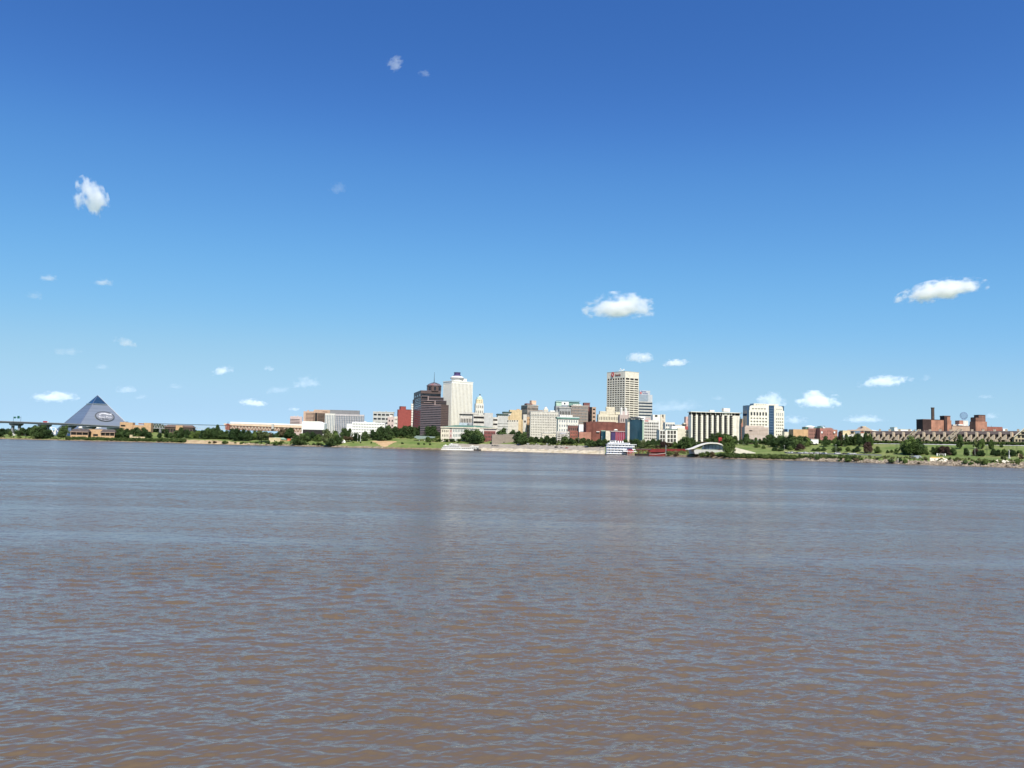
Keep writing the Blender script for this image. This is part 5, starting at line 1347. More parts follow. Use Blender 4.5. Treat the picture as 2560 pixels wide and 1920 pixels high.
b.part(MB().add([(0, 0, b.lz(1103)), (b.w, 0, b.lz(1103)), (b.w, 8, b.lz(1103)), (0, 8, b.lz(1103)), (b.w / 2, 4, b.lz(1099.5))], [(0, 1, 4), (1, 2, 4), (2, 3, 4), (3, 0, 4), (3, 2, 1, 0)]), 'roof', GRNROOF)
for x in (.6, b.w * .35, b.w * .65, b.w - .6): b.part(MB().box(x - .15, x + .15, .4, .7, 0, b.lz(1103)), 'post', DGREY)
done(b)

# tan villas on the bluff
b = B('bluff_villa', 'large tan villa with low tiled roofs, cupola and deep dark porches on the bluff', 'house', 2107, 2190, 1090, 4)
X = lambda p: b.lx(p); Z = lambda y, p=2140: b.lz(y, p)
b.block(2107, 2126, 1076, mat=GOLD, d=10, F=None); b.block(2126.3, 2186, 1078, mat=WOODY, yl=1, d=14, z0=0)
for p0, p1, y0, y1, mt in ((2128, 2135, 1078, 1084, DARK), (2138, 2150, 1078.5, 1084, GLASSP), (2152, 2160, 1077.5, 1083, BRICK), (2162, 2176, 1075.5, 1083, DARK), (2177, 2184, 1077, 1084, DBRICK)):
    b.part(MB().box(X(p0), X(p1), .6, .97, Z(y1), Z(y0)), 'window' if mt is not BRICK else 'brick_bay', mt)
b.part(MB().prism_y([(X(2124), Z(1077.5)), (X(2160), Z(1076.6)), (X(2156), Z(1073.5)), (X(2130), Z(1074.5))], -.5, 12), 'roof', SAND)
b.part(MB().prism_y([(X(2148), Z(1076.3)), (X(2184), Z(1077)), (X(2172), Z(1069.5)), (X(2166), Z(1066.7)), (X(2160), Z(1066.7)), (X(2155), Z(1072))], .2, 14), 'gable_roof', M('tan_tile_roof', (.48, .37, .28)))
b.part(MB().box(X(2157.5), X(2167), 2, 7, Z(1066.6), Z(1065)), 'cupola', GOLD)
b.part(MB().prism_y([(X(2182), Z(1083)), (X(2205), Z(1084)), (X(2203), Z(1077.5)), (X(2186), Z(1074.5)), (X(2182), Z(1074))], 3, 12), 'side_wing', GOLD)
b.part(MB().prism_y([(X(2181), Z(1075)), (X(2205), Z(1079)), (X(2205), Z(1077.3)), (X(2184), Z(1073.6))], 2, 13), 'white_roof', BRIGHT)
b.block(2108, 2128, 1087, mat=WHITE, yl=-6, d=6, F=g(1, 2, .5, .35, .8, 1, 1, DARK)); b.block(2128.3, 2141, 1085, mat=PALE, yl=-5, d=5, name='porch')
b.block(2152, 2160, 1083.5, mat=PALE, yl=-3, d=4, name='porch'); done(b)

# old brick factory
b = B('brick_factory', 'old brick factory with dark left wing and tall round chimney above the townhouses', 'factory', 2307, 2380, 1330, 5)
FB = M('factory_brick', (.41, .20, .135), scale=.12, var=.28, streak=.2); DB = M('sooty_shaded_brick', (.055, .032, .028), scale=.12, var=.3)  # darker brick: shade painted into left wing and tower half, soot on parapets
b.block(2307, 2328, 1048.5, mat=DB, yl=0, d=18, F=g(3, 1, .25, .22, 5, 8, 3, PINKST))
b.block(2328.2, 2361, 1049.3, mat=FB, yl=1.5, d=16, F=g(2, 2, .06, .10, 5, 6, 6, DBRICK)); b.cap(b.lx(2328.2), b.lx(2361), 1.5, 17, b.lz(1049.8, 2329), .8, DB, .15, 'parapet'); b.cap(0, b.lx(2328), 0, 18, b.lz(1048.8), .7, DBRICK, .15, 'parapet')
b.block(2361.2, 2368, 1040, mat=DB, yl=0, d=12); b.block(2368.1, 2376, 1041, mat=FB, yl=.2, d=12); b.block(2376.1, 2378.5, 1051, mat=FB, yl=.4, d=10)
b.cap(b.lx(2361), b.lx(2376), 0, 12, b.lz(1041, 2362), 1.2, DBRICK, .25, 'parapet')
cx = b.lx(2333, 5)
b.part(MB().lathe(cx, 6, [(2.55, 0), (2.35, b.lz(1020)), (2.7, b.lz(1019.6)), (2.7, b.lz(1017.6))], 14), 'chimney', M('chimney_brick', (.085, .06, .05), var=.3))
done(b)
b = B('water_tank_building', 'small brick and white building carrying the lattice globe, between factory and stepped tower', 'building', 2380, 2440, 1400, 4)
b.block(2398.5, 2408, 1051, mat=BRICK2, yl=0, d=12); b.block(2408.2, 2420.5, 1051.5, mat=WHITE, yl=.3, d=12, F=g(3, 2, .3, .35, 2, 2, 1, PINKST)); b.block(2396, 2407.5, 1060.6, 1063.5, mat=BRIGHT, yl=-3, d=4, name='white_roof')
b.block(2380, 2440, 1065.5, mat=SAND, yl=-2, d=14); b.block(2382, 2398, 1061, mat=PALE, yl=2, d=8); b.cap(0, b.w, -2, 12, b.lz(1065.5), .7, DBRICK, .1, 'parapet'); b.block(2428, 2438, 1062, mat=GREY, yl=3, d=6)
top = P(2410, 1051, 1404)
done(b)
def globe():
    Yg = 1406; c = P(2409.5, 1039.3, Yg); r = 9.4 * Yg / FPX / 1.05
    zb = P(2409.5, 1051, Yg).z
    root = empty('lattice_globe', (c.x, c.y, zb), 0, 'openwork blue-grey lattice globe standing on the small brick and white roof', 'globe sign')
    m = M('globe_tube', (.16, .20, .36), rough=.5)
    h = c.z - zb
    for i in range(8):
        a = math.pi * i / 8; mb = MB(); n = 20
        pts = [(r * math.sin(2 * math.pi * k / n) * math.cos(a), r * math.sin(2 * math.pi * k / n) * math.sin(a), h + r * math.cos(2 * math.pi * k / n)) for k in range(n + 1)]
        for p, q in zip(pts, pts[1:]): mb.tube(p, q, .10, n=4)
        mb.build('meridian_ring', m, root)
    for j in range(-4, 5):
        z = h + r * j / 5; rr = math.sqrt(r * r - (z - h) ** 2); mb = MB(); n = 20
        pts = [(rr * math.cos(2 * math.pi * k / n), rr * math.sin(2 * math.pi * k / n), z) for k in range(n + 1)]
        for p, q in zip(pts, pts[1:]): mb.tube(p, q, .10, n=4)
        mb.build('parallel_ring', m, root)
    for a in range(4):
        MB().tube((3.2 * math.cos(a * 1.57 + .7), 3.2 * math.sin(a * 1.57 + .7), -.5), (2.2 * math.cos(a * 1.57 + .7), 2.2 * math.sin(a * 1.57 + .7), h - r * .8), .18, n=4).build('leg', m, root)
globe()
b = B('stepped_brick_tower', 'stepped orange-red brick tower rising over the townhouse roofs at the right', 'factory', 2438, 2508, 1300, 4)
b.block(2439, 2467.5, 1053.5, mat=FB, d=15, F=g(1, 2, .06, .18, 4, 3, 3, DBRICK)); b.block(2439.3, 2464, 1044.3, 1053.4, mat=M('weathered_brick', (.22, .11, .08), scale=.12, var=.3, streak=.2), yl=.3, d=13); b.block(2447, 2464, 1038.5, 1044.2, mat=MATS['weathered_brick'], yl=.5, d=12)
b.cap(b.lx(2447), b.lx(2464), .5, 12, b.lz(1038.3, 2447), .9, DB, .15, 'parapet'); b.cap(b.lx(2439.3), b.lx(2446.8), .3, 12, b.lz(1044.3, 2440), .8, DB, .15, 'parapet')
b.block(2467.8, 2506, 1066.5, mat=BRICK, yl=2, d=10, F=g(6, 2, .3, .35, 1, 1, 1, PINKST)); b.part(MB().box(b.lx(2507), b.lx(2519), 0, 9, 0, b.lz(1071.8, 2508)), 'white_shed', BRIGHT)
b.part(MB().tube((b.lx(2481), 3, b.lz(1067, 2481)), (b.lx(2481), 3, b.lz(1063.8, 2481)), .2), 'pole', DGREY); done(b)

# townhouses on the bluff: one built, then copied along the street
HX = [2182, 2206, 2230.7, 2255, 2280, 2306, 2331.5, 2357, 2384, 2410.5, 2437.5, 2465.7, 2495, 2524.6, 2554]
def townhouse():
    r = empty('townhouse', (0, 0, 0), 0)
    MB().box(0, 12, 6, 13, 0, 8.3).build('rear_wall', WOODB, r)
    MB().box(.02, 11.98, 5.6, 5.98, 5.6, 8.6).build('window', DARK, r)
    MB().prism_x([(5.0, 8.3), (14.5, 8.3), (13.4, 11.4), (9.0, 12.1)], 0, 12).build('roof', BRNROOF, r)
    # the raking wing wall that climbs to the front chimney
    MB().prism_y([(0, 0), (3.1, 0), (3.1, 2.2), (6.2, 5.6), (6.2, 10.2), (4.3, 10.2), (4.3, 5.9), (0, 1.5)], 0, 5.5).build('wing_wall', WOODB, r)
    # the sail-shaped parapet wall beside it
    MB().prism_y([(6.6, 2.4), (11.9, 2.4), (11.9, 7.9), (11.2, 7.9), (9.6, 6.6)], .4, 3.6).build('sail_wall', WOODB, r)
    MB().box(6.3, 11.9, .2, 5.5, 2.0, 2.38).build('terrace_slab', WOODB, r)
    MB().box(6.3, 11.95, 4.2, 5.5, 2.4, 5.4).build('terrace_wall', WOODB, r)
    MB().box(3.15, 11.9, 3.6, 5.5, 0, 1.98).build('ground_glazing', DARK, r)
    for x in (6.2, 10.6): MB().box(x, x + .6, .3, .9, 0, 2.0).build('post', WOODB, r)
    MB().box(4.2, 6.3, .6, 3.0, 9.6, 10.9).build('front_chimney', WOODB, r)
    MB().box(9.0, 11.3, 8.6, 10.8, 9.5, 13.9).build('rear_chimney', WOODB, r)
    MB().box(9.2, 11.1, 8.8, 10.6, 13.9, 14.2).build('chimney_cap', BRNROOF, r)
    return r
def copy_tree(o, parent=None):
    c = o.copy(); col.objects.link(c); c.parent = parent
    for ch in list(o.children): copy_tree(ch, c)
    return c
proto = townhouse()
ordn = ['first', 'second', 'third', 'fourth', 'fifth', 'sixth', 'seventh', 'eighth', 'ninth', 'tenth', 'eleventh', 'twelfth', 'thirteenth', 'fourteenth', 'fifteenth', 'sixteenth',
        'seventeenth', 'eighteenth', 'nineteenth', 'twentieth']
for i in range(14):
    Y, Y2 = 1050 - i * 8, 1050 - (i + 1) * 8
    hx, hx2 = HX[i] - 9, HX[i + 1] - 9
    x, x2 = K(hx, 1100) * Y, K(hx2, 1100) * Y2
    o = proto if i == 0 else copy_tree(proto)
    zb_ = P(hx, 1104, Y).z
    o.location = (x, Y, zb_)
    o.rotation_euler = (0, 0, math.atan2(-8, x2 - x))
    s = math.hypot(x2 - x, 8) / 12 * 1.001
    sz = (P(hx, 1077, Y).z - zb_) / 12.1
    o.scale = (s, s * .9, sz)
    end_ = ', with a tall end gable' if i in (4, 8) else ''
    tag(o, f'taupe townhouse with slanted walls, {ordn[i]} from left on the bluff' + end_, 'townhouse', 'townhouses in a row on the bluff')
    if i in (4, 8):
        MB().prism_y([(1, 3.2), (5.4, 6.0), (13.5, 13.6), (11.6, 14.0), (4.6, 7.6), (2, 7.6), (9.2, 13.8), (7.4, 13.6), (-.6, 6.6)], -.8, .3).build('end_gable', WOODB, o)
b = B('ochre_gabled_house', 'ochre timber house with steep sloping roof at the right edge of the row', 'house', 2534, 2600, 935, -22, zb=P(2540, 1106, 955).z)
X = lambda p: b.lx(p); Z = lambda y, p=2540: b.lz(y, p)
b.part(MB().prism_y([(X(2535), 0), (X(2600), 0), (X(2600), Z(1064)), (X(2572), Z(1062)), (X(2545), Z(1085)), (X(2535), Z(1092))], 0, 12), 'wall', WOODY)
b.part(MB().prism_y([(X(2534), Z(1093)), (X(2534), Z(1090.5)), (X(2575), Z(1057)), (X(2575), Z(1061))], -1.2, .4), 'roof_edge', CREAM)
for p0, p1, y0, y1 in ((2544, 2550, 1088, 1094), (2553, 2562, 1079, 1085), (2554, 2575, 1088, 1094), (2538, 2543, 1098, 1104), (2546, 2551, 1098, 1104), (2553, 2575, 1098, 1104)):
    b.part(MB().box(X(p0), X(p1), -.25, -.02, Z(y1), Z(y0)), 'window', DARK)
b.part(MB().box(X(2543), X(2590), -.8, -.02, Z(1087.5), Z(1086.6)), 'floor_band', BRNROOF); done(b)
for (p0, p1, y, Yh, lb, mt) in ((2236, 2243, 1068.5, 1150, 'white rooftop dish shape left behind the townhouse roofs', BRIGHT), (2243, 2279, 1073.2, 1150, 'long flat white roof behind the left townhouses', BRIGHT)):
    b = B('white_roofed_building', lb, 'building', p0, p1, Yh, 3); b.block(p0, p1, y, mat=mt, d=12); b.cap(0, b.w, 0, 12, b.lz(y), .4, WHITE, .3, 'roof')
    done(b)

# ------------------------------------------------------------------ paddle steamer
def steamer():
    Yb = shore(1553) - 14
    H = lambda py, px=1553: P(px, py, Yb).z
    X0 = K(1516, 1125) * Yb; Xa = lambda p: K(p, 1125) * Yb - X0
    root = empty('paddle_steamer', (X0, Yb, 0), R(2), 'large white paddle steamer with stacked decks and red stern wheel at the landing', 'riverboat')
    L = Xa(1590)
    WP = M('steamer_white', (.82, .82, .82), var=.04); BL = M('steamer_blue', (.42, .52, .70), var=.1)
    lev = [.15, H(1134, 1520), H(1128.5, 1520), H(1122.5, 1520), H(1116, 1520), H(1110, 1520), H(1105.5, 1520)]
    MB().prism_y([(.6, -.6), (L * .97, -.6), (L, 1.0), (0, 1.0)], -1, 15).build('hull', DGREY, root)
    MB().box(0, L, -1.6, 15.5, 1.0, 1.5).build('main_deck', WP, root)
    spans = [(0, 1.0), (0, .93), (0, 1.0), (0, .96), (.01, 1.02)]
    for i in range(5):
        z0, z1 = lev[i] if i else 1.5, lev[i + 1]
        a, c = spans[i]
        if i == 0: z0 = 1.5
        MB().box(L * a + 1.2, L * c * .93, 0, 13.5, z0, z1 - .35).build('deckhouse', BL if i in (0, 1, 3) else WP, root)
        MB().box(L * a - .2, L * c, -1.7, 15, z1 - .35, z1).build('deck', WP, root)
        MB().box(L * a, L * c - .3, -1.65, -1.5, z1, z1 + .75 if i < 4 else z1 + .3).build('railing', WP, root)
        n = 16
        for k in range(n):
            x = L * a + .3 + (L * (c - a) - 1) * k / (n - 1)
            MB().box(x - .07, x + .07, -1.6, -1.45, z0, z1 - .35).build('deck_post', WP, root)
        for k in range(7):
            x = L * a + 3 + (L * (c - a) - 8) * k / 7
            MB().box(x, x + 1.9, -.12, -.02, z0 + .9, min(z0 + 2.2, z1 - .6)).build('window', M('steamer_window', (.10, .12, .16), rough=.2, var=.4), root)
    z = lev[5]
    MB().box(L * .08, L * .8, 1, 12, z, z + 2.0).build('texas_deck', WP, root)
    MB().box(L * .1, L * .78, .9, .98, z + .7, z + 1.4).build('window', MATS['steamer_window'], root)
    MB().box(L * .14, L * .26, 3, 9, z + 2, z + 4.4).build('pilot_house', WP, root); MB().box(L * .15, L * .25, 2.9, 2.98, z + 2.9, z + 3.9).build('pilot_window', GLASS, root)
    for t in (.42, .5, .58): MB().lathe(L * t, 6, [(.8, z + 2), (.8, z + 4.0), (.5, z + 4.6)], 10).build('roof_vent', WP, root)
    for y in (2.5, 10): MB().lathe(L * .33, y, [(.55, z + 2), (.55, z + 4.4), (.9, z + 4.6), (.9, z + 5)], 10).build('funnel', WP, root)
    # stern wheel inside its red frame
    cx = Xa(1575.5); cz = H(1131, 1575); r = Xa(1583) - Xa(1575.5)
    wl = empty('stern_wheel', (cx, -4.2, cz)); wl.parent = root
    for k in range(18):
        a = 2 * math.pi * k / 18
        MB().tube((0, -1.9, 0), (r * math.cos(a), -1.9, r * math.sin(a)), .14, n=4).tube((0, 1.9, 0), (r * math.cos(a), 1.9, r * math.sin(a)), .14, n=4).build('spoke', REDP, wl)
        c_, s_ = math.cos(a), math.sin(a)
        MB().add([(r * .5 * c_, -2, r * .5 * s_), (r * c_, -2, r * s_), (r * c_, 2, r * s_), (r * .5 * c_, 2, r * .5 * s_)], [(0, 1, 2, 3)]).build('paddle_board', REDP, wl)
    for y in (-2, 2):
        n = 28; mb = MB()
        for k in range(n):
            a, c = 2 * math.pi * k / n, 2 * math.pi * (k + 1) / n
            mb.tube((r * math.cos(a), y, r * math.sin(a)), (r * math.cos(c), y, r * math.sin(c)), .2, n=4)
        mb.build('wheel_rim', REDP, wl)
    for p in (1567.5, 1571, 1575, 1578.5, 1582): MB().box(Xa(p) - .13, Xa(p) + .13, -6.6, -6.4, H(1138, p), H(1127, p)).build('wheel_guard_bar', BRIGHT, root)
    MB().box(Xa(1567), Xa(1583), -2.05, -1.85, H(1137.5, 1570), H(1126.5, 1570)).build('wheel_housing', REDP, root)
    MB().prism_y([(Xa(1556), H(1129, 1556)), (Xa(1588), H(1130, 1588)), (Xa(1592), H(1128.5, 1592)), (Xa(1556), H(1126, 1556))], -6, -1.8).build('stern_platform', WP, root)
    MB().box(Xa(1567), Xa(1580), -3, -2, H(1123.5, 1570), H(1121, 1570)).build('stern_sign', PURP, root)
steamer()

# excursion boats at the left end of the cobblestones
def excursion(px0, px1, tops, label, bow=1, dz=0):
    Yb = shore((px0 + px1) / 2) - 9 - dz
    X0 = K(px0, 1118) * Yb; L = K(px1, 1118) * Yb - X0
    r = empty('excursion_boat', (X0, Yb, 0), R(1), label, 'riverboat', 'white excursion boats moored left of the cobblestone landing')
    MB().prism_y([(1, -.4), (L - 1.5, -.4), (L, 1.4), (0, 1.2)], 0, 8).build('hull', BRIGHT, r)
    z = 1.3; n = len(tops)
    for i, (a, c) in enumerate(tops):
        h = 2.5
        MB().box(L * a, L * c, .6, 7.4, z, z + h - .25).build('cabin', WHITE, r)
        for k in range(int((c - a) * 9)):
            x = L * (a + .02) + k * L / 9.5
            MB().box(x, x + L / 16, .5, .58, z + .8, z + 1.8).build('window', M('dim_glass', (.14, .15, .17)), r)
        MB().box(L * a - .5, L * c + .5, 0, 8, z + h - .25, z + h).build('deck', BRIGHT, r)
        MB().box(L * a - .5, L * c + .5, .02, .1, z + h, z + h + .6).build('railing', BRIGHT, r)
        z += h
    MB().box(L * (tops[-1][0] + .08), L * (tops[-1][0] + .08) + 3, 2, 6, z, z + 2).build('pilot_house', WHITE, r)
    MB().tube((L * .55, 4, z), (L * .55, 4, z + 4.5), .12).build('mast', STEELM, r)
    return r
excursion(1102, 1136, [(.1, .9), (.2, .75)], 'leftmost white excursion boat with two low decks')
excursion(1117, 1156, [(.02, .95), (.08, .9), (.15, .7)], 'tall middle white excursion boat with three decks', dz=4)
excursion(1152, 1198, [(.05, .92), (.5, .95)], 'rightmost white excursion boat with open lower deck and high bow', dz=2)
def barge():
    Yb = shore(1196) - 7; X0 = K(1184, 1122) * Yb
    r = empty('work_barge', (X0, Yb, 0), 0, 'small black barge at the bow of the rightmost excursion boat', 'barge')
    MB().prism_y([(1, -.4), (11, -.4), (12.5, 2), (0, 2)], -2.5, 5).build('hull', DARK, r)
    MB().box(5, 8, 0, 3, 2, 4.2).build('cabin', DGREY, r)
barge()

# ------------------------------------------------------------------ boat landing: red barge, gangways, terrace with arched roof
def landing():
    Yb = shore(1640) - 6
    r = empty('landing_barge', (K(1590, 1132) * Yb, Yb, 0), R(2), 'dark red floating dock with hoops of steel right of the paddle steamer', 'floating dock')
    x = lambda p: (K(p, 1132) - K(1590, 1132)) * Yb
    H = lambda y, p=1640: P(p, y, Yb).z
    MB().box(x(1590), x(1626), 0, 9, -.4, H(1134.5)).build('float_hull', DARK, r)
    MB().box(x(1622), x(1663), -2, 10, -.4, H(1134)).build('float_hull', DRED, r)
    MB().prism_y([(x(1624), H(1134)), (x(1662), H(1134)), (x(1662), H(1130)), (x(1634), H(1130))], -1, 8).build('lower_deck', DARK, r)
    MB().prism_y([(x(1621), H(1131)), (x(1663), H(1130)), (x(1664), H(1123)), (x(1629), H(1123))], -2, 7).build('red_side_panel', DRED, r)
    MB().prism_y([(x(1622), H(1135)), (x(1640), H(1135)), (x(1664), H(1132)), (x(1664), H(1133.2)), (x(1640), H(1136.2)), (x(1622), H(1136))], -2.4, -2.05).build('pale_stripe', PINKST, r)
    for p in (1594, 1604, 1614): MB().tube((x(p), -.5, H(1136)), (x(p + 6), -.5, H(1124)), .25, n=4).build('brace', DRED, r)
    MB().box(x(1588), x(1630), 2, 5, H(1124.5), H(1122.8)).build('boarding_roof', DGREY, r)
    MB().box(x(1663.5), x(1665), -2.5, -1, -2, H(1112)).build('mooring_pile', CONC, r)
    r2 = empty('gangway', (K(1664, 1124) * (Yb + 4), Yb + 4, 0), 0, 'long red steel gangway on piers between dock and terrace', 'gangway')
    x2 = lambda p: (K(p, 1124) - K(1664, 1124)) * (Yb + 4)
    MB().prism_y([(x2(1590), H(1125.8)), (x2(1736), H(1128.2)), (x2(1736), H(1122.5, 1736)), (x2(1590), H(1122.8))], 3, 5.5).build('truss_side', DRED, r2)
    for p in (1666, 1701): MB().box(x2(p), x2(p + 2.4), 3, 5.4, -2, H(1126)).build('pier', DARK, r2)
    MB().prism_y([(x2(1722), H(1137)), (x2(1728), H(1137)), (x2(1735), H(1128)), (x2(1723), H(1127))], 3, 6).build('abutment', M('weathered_concrete', (.12, .08, .07), var=.2), r2)
landing()
def terrace():
    Yt = shore(1770) + 26
    X0 = K(1718, 1130) * Yt
    r = empty('landing_pavilion', (X0, Yt, 0), 0, 'glass pavilion under a white arched roof on a pale concrete terrace', 'pavilion')
    x = lambda p: K(p, 1118) * Yt - X0
    H = lambda y, p=1770: P(p, y, Yt).z
    MB().prism_y([(x(1736), H(1135, 1736)), (x(1812), H(1135, 1812)), (x(1812), H(1125)), (x(1733), H(1123.8))], -3, 30).build('terrace', LGREY, r)
    pts = [(1718, 1123.5), (1733, 1119.5), (1748, 1113), (1762, 1108.3), (1776, 1106), (1790, 1106.6), (1800, 1109), (1808, 1112.8)]
    up = [(x(p), H(y, p)) for p, y in pts]; dn = [(x(p), H(y + (1.2 if i in (0,) else 3.0 if i > 3 else 2.2), p)) for i, (p, y) in enumerate(pts)]
    MB().prism_y(dn + up[::-1], -5, 14).build('arched_roof', WHITE, r)
    MB().prism_y([(x(1757), H(1123.6)), (x(1808), H(1123.6)), (x(1808), H(1115.5, 1808)), (x(1796), H(1112, 1796)), (x(1778), H(1109.4, 1778)), (x(1764), H(1112, 1764))], 0, 10).build('glass_wall', GLASSP, r)
    for p in (1762, 1771, 1780, 1789, 1799): MB().box(x(p), x(p + .9), -.3, 0, H(1123.5), H(1111.5, p)).build('mullion', DGREY, r)
    for p, s in ((1740, 1), (1748, 1)): MB().tube((x(p), 2, H(1123.4)), (x(p) + 3, 2, H(1117, p)), .25).build('strut', DGREY, r)
    c = empty('red_cube_sculpture', (K(1796, 1100) * (Yt + 18), Yt + 18, 8), 0, 'bold red block structure above the arched white pavilion roof', 'sculpture')
    xc = (K(1806, 1100) - K(1796, 1100)) * (Yt + 18); hh = lambda y: P(1800, y, Yt + 18).z - 8
    MB().box(xc * .1, xc * .9, 0, 3, hh(1102), hh(1093.5)).build('red_panel', M('faded_red_paint', (.34, .03, .03)), c); MB().box(xc * .35, xc * .9, -.1, 0, hh(1100.5), hh(1098)).build('dark_inset', DRED, c); MB().box(.4, xc * .4, 1, 3, 0, hh(1103)).build('post', DRED, c)
terrace()
# pale ramp that slants down the lawn
def ramp():
    Yr = shore(1860) + 40
    r = empty('concrete_ramp', (K(1834, 1120) * Yr, Yr, 0), 0, 'bright wedge-shaped concrete ramp wall slanting down the lawn beside the big tree', 'ramp')
    x = lambda p: (K(p, 1125) - K(1834, 1120)) * Yr; H = lambda y, p=1850: P(p, y, Yr).z
    MB().prism_y([(x(1833), 3), (x(1888), 3), (x(1889), H(1131.6, 1888)), (x(1838), H(1118.5, 1838)), (x(1833), H(1117.5, 1833))], 0, 1.0).build('wall_face', M('ramp_concrete', (.62, .57, .48)), r)
ramp()

# structures on the left lawn
def misc():
    q = ground_at(859, 46)
    t = empty('white_dome_tent', q, 0, 'small white dome tent on the lawn left of the flagpoles', 'tent')
    s = 1560 / FPX; z0 = P(859, 1107, q.y).z - q.z
    MB().lathe(0, 0, [(5.5 * s, z0 - 1.5), (5.4 * s, z0 + 1), (4.4 * s, z0 + 2.8), (2.6 * s, z0 + 4.4), (.5 * s, z0 + 5.1)], 16).build('canopy', BRIGHT, t)
    MB().box(-1, 1, -5.5 * s - .1, -5.2 * s, z0 - 1, z0 + 1.6).build('entrance', GREY, t)
    for px, pt, pb, lb in ((877, 1081, 1104, 'left slim flagpole on the lawn by the brownish bush'), (894, 1083, 1104, 'middle tall flagpole on the lawn'), (901, 1087, 1104, 'right short flagpole on the lawn')):
        s_ = inland_for(px, pb); q = ground_at(px, s_)
        t = empty('flagpole', q, 0, lb, 'flagpole', 'flagpoles on the left lawn')
        h = P(px, pt, q.y).z - q.z
        MB().tube((0, 0, 0), (0, 0, h), .32, .22, 8).build('pole', BRIGHT, t); MB().lathe(0, 0, [(.3, h), (.5, h + .3), (.2, h + .7)], 8).build('finial', GOLD, t)
    # green-roofed shelter
    s_ = inland_for(1060, 1103); q = ground_at(1035, s_); Y = q.y
    t = empty('park_shelter', q, 0, 'long flat grey-green canopy on white columns before the dark tower', 'shelter')
    x = lambda p: (K(p) - K(1035)) * Y; H = lambda y, p=1060: P(p, y, Y).z - q.z
    MB().prism_y([(x(1034), H(1093.5)), (x(1045), H(1098)), (x(1086), H(1094)), (x(1088), H(1091)), (x(1040), H(1089.5))], 0, 9).build('roof', M('grey_green_roof', (.22, .28, .26)), t)
    for p in (1047, 1060, 1078): MB().box(x(p), x(p + 2), 2, 4, -1, H(1094.5, p)).build('column', LGREY, t)
    MB().box(x(1036), x(1102), -8, -7.2, -4, H(1109.5)).build('terrace_wall', PALE, t)
    # small tan buildings on the left bank
    b = B('tan_hut', 'small flat tan building with pale green roof at the left waterfront', 'building', 674, 716, shore(690) + 40, 3)
    b.block(674, 703, 1094, mat=GOLD, d=8, F=g(1, 1, .1, .2)); b.part(MB().prism_y([(b.lx(695), b.lz(1098)), (b.lx(716), b.lz(1098)), (b.lx(708), b.lz(1093.5)), (b.lx(686), b.lz(1093))], 2, 12), 'roof', LGRN)
    b.block(703.3, 730, 1101, mat=TAN, yl=-3, d=5); b.block(720, 728, 1096.5, mat=M('orange_red_paint', (.5, .12, .06)), yl=0, d=4, name='red_kiosk'); done(b)
    b = B('sand_hut', 'tan stub of wall beside the bank path right of the bridge', 'wall', 325, 366, shore(345) + 26, 2)
    b.block(326, 332, 1087, mat=GOLD, d=4); b.block(332.2, 364, 1091.5, mat=GOLD, yl=1, d=3); done(b)
misc()
# ------------------------------------------------------------------ trees
def crown_mesh(name, seed, n, leaf, shape, mat):
    """unit crown: height 1 above z=0, radius about .5, thousands of separate leaf clumps on lobes"""
    rr = np.random.default_rng(seed)
    lobes = []
    k = 20 if shape != 'bush' else 7
    for i in range(k):
        a = rr.uniform(0, 2 * math.pi); t = rr.uniform(0, 1)
        if shape == 'round': z = .14 + .66 * t; rad = .36 * math.sin(math.pi * min(1, .25 + .75 * t)) ** .6
        elif shape == 'tall': z = .12 + .70 * t; rad = .30 * (1 - t * .75)
        elif shape == 'bush': z = .15 + .45 * t; rad = .33
        else: z = .25 + .55 * t; rad = .38
        rad *= rr.uniform(.5, 1.05)
        s = rr.uniform(.11, .20) * (1.15 if shape in ('round', 'bush') else 1)
        lobes.append((rad * math.cos(a), rad * math.sin(a), z, s))
    lobes.append((0, 0, .5, .27 if shape != 'bush' else .2))
    lob = np.array(lobes)
    wgt = lob[:, 3] ** 2; wgt /= wgt.sum()
    idx = rr.choice(len(lob), n, p=wgt)
    d = rr.normal(size=(n, 3)); d /= np.linalg.norm(d, axis=1)[:, None]
    rad = lob[idx, 3] * rr.uniform(.55, 1.12, n)
    c = lob[idx, :3] + d * rad[:, None] * np.array([1, 1, .85])
    c[:, 2] = np.maximum(c[:, 2], .03 + rr.uniform(0, .06, n))
    nrm = d * .8 + rr.normal(size=(n, 3)) * .55 + np.array([0, 0, .35]); nrm /= np.linalg.norm(nrm, axis=1)[:, None]
    t1 = np.cross(nrm, rr.normal(size=(n, 3))); t1 /= np.linalg.norm(t1, axis=1)[:, None]
    t2 = np.cross(nrm, t1)
    sz = leaf * rr.uniform(.5, 1.2, n)[:, None]
    v = np.stack([c - t1 * sz - t2 * sz * .7, c + t1 * sz - t2 * sz * .7, c + t1 * sz * .8 + t2 * sz * .7, c - t1 * sz * .8 + t2 * sz * .7], 1).reshape(-1, 3)
    f = [(4 * i, 4 * i + 1, 4 * i + 2, 4 * i + 3) for i in range(n)]
    return mesh(name, v.tolist(), f, mat)
def trunk_mesh(seed):
    r = random.Random(seed); m = MB()
    m.tube((0, 0, -.06), (.01, 0, .28), .036, .026, 7)
    for i in range(6):
        a = r.uniform(0, 6.28); z0 = r.uniform(.18, .4); l = r.uniform(.18, .32)
        m.tube((0, 0, z0), (l * math.cos(a) * .8, l * math.sin(a) * .8, z0 + l), .016, .006, 5)
    m.tube((.01, 0, .28), (0, 0, .7), .026, .008, 6)
    return mesh('trunk', m.v, m.f, BARK)
TR = [trunk_mesh(i) for i in range(3)]
PR = {}
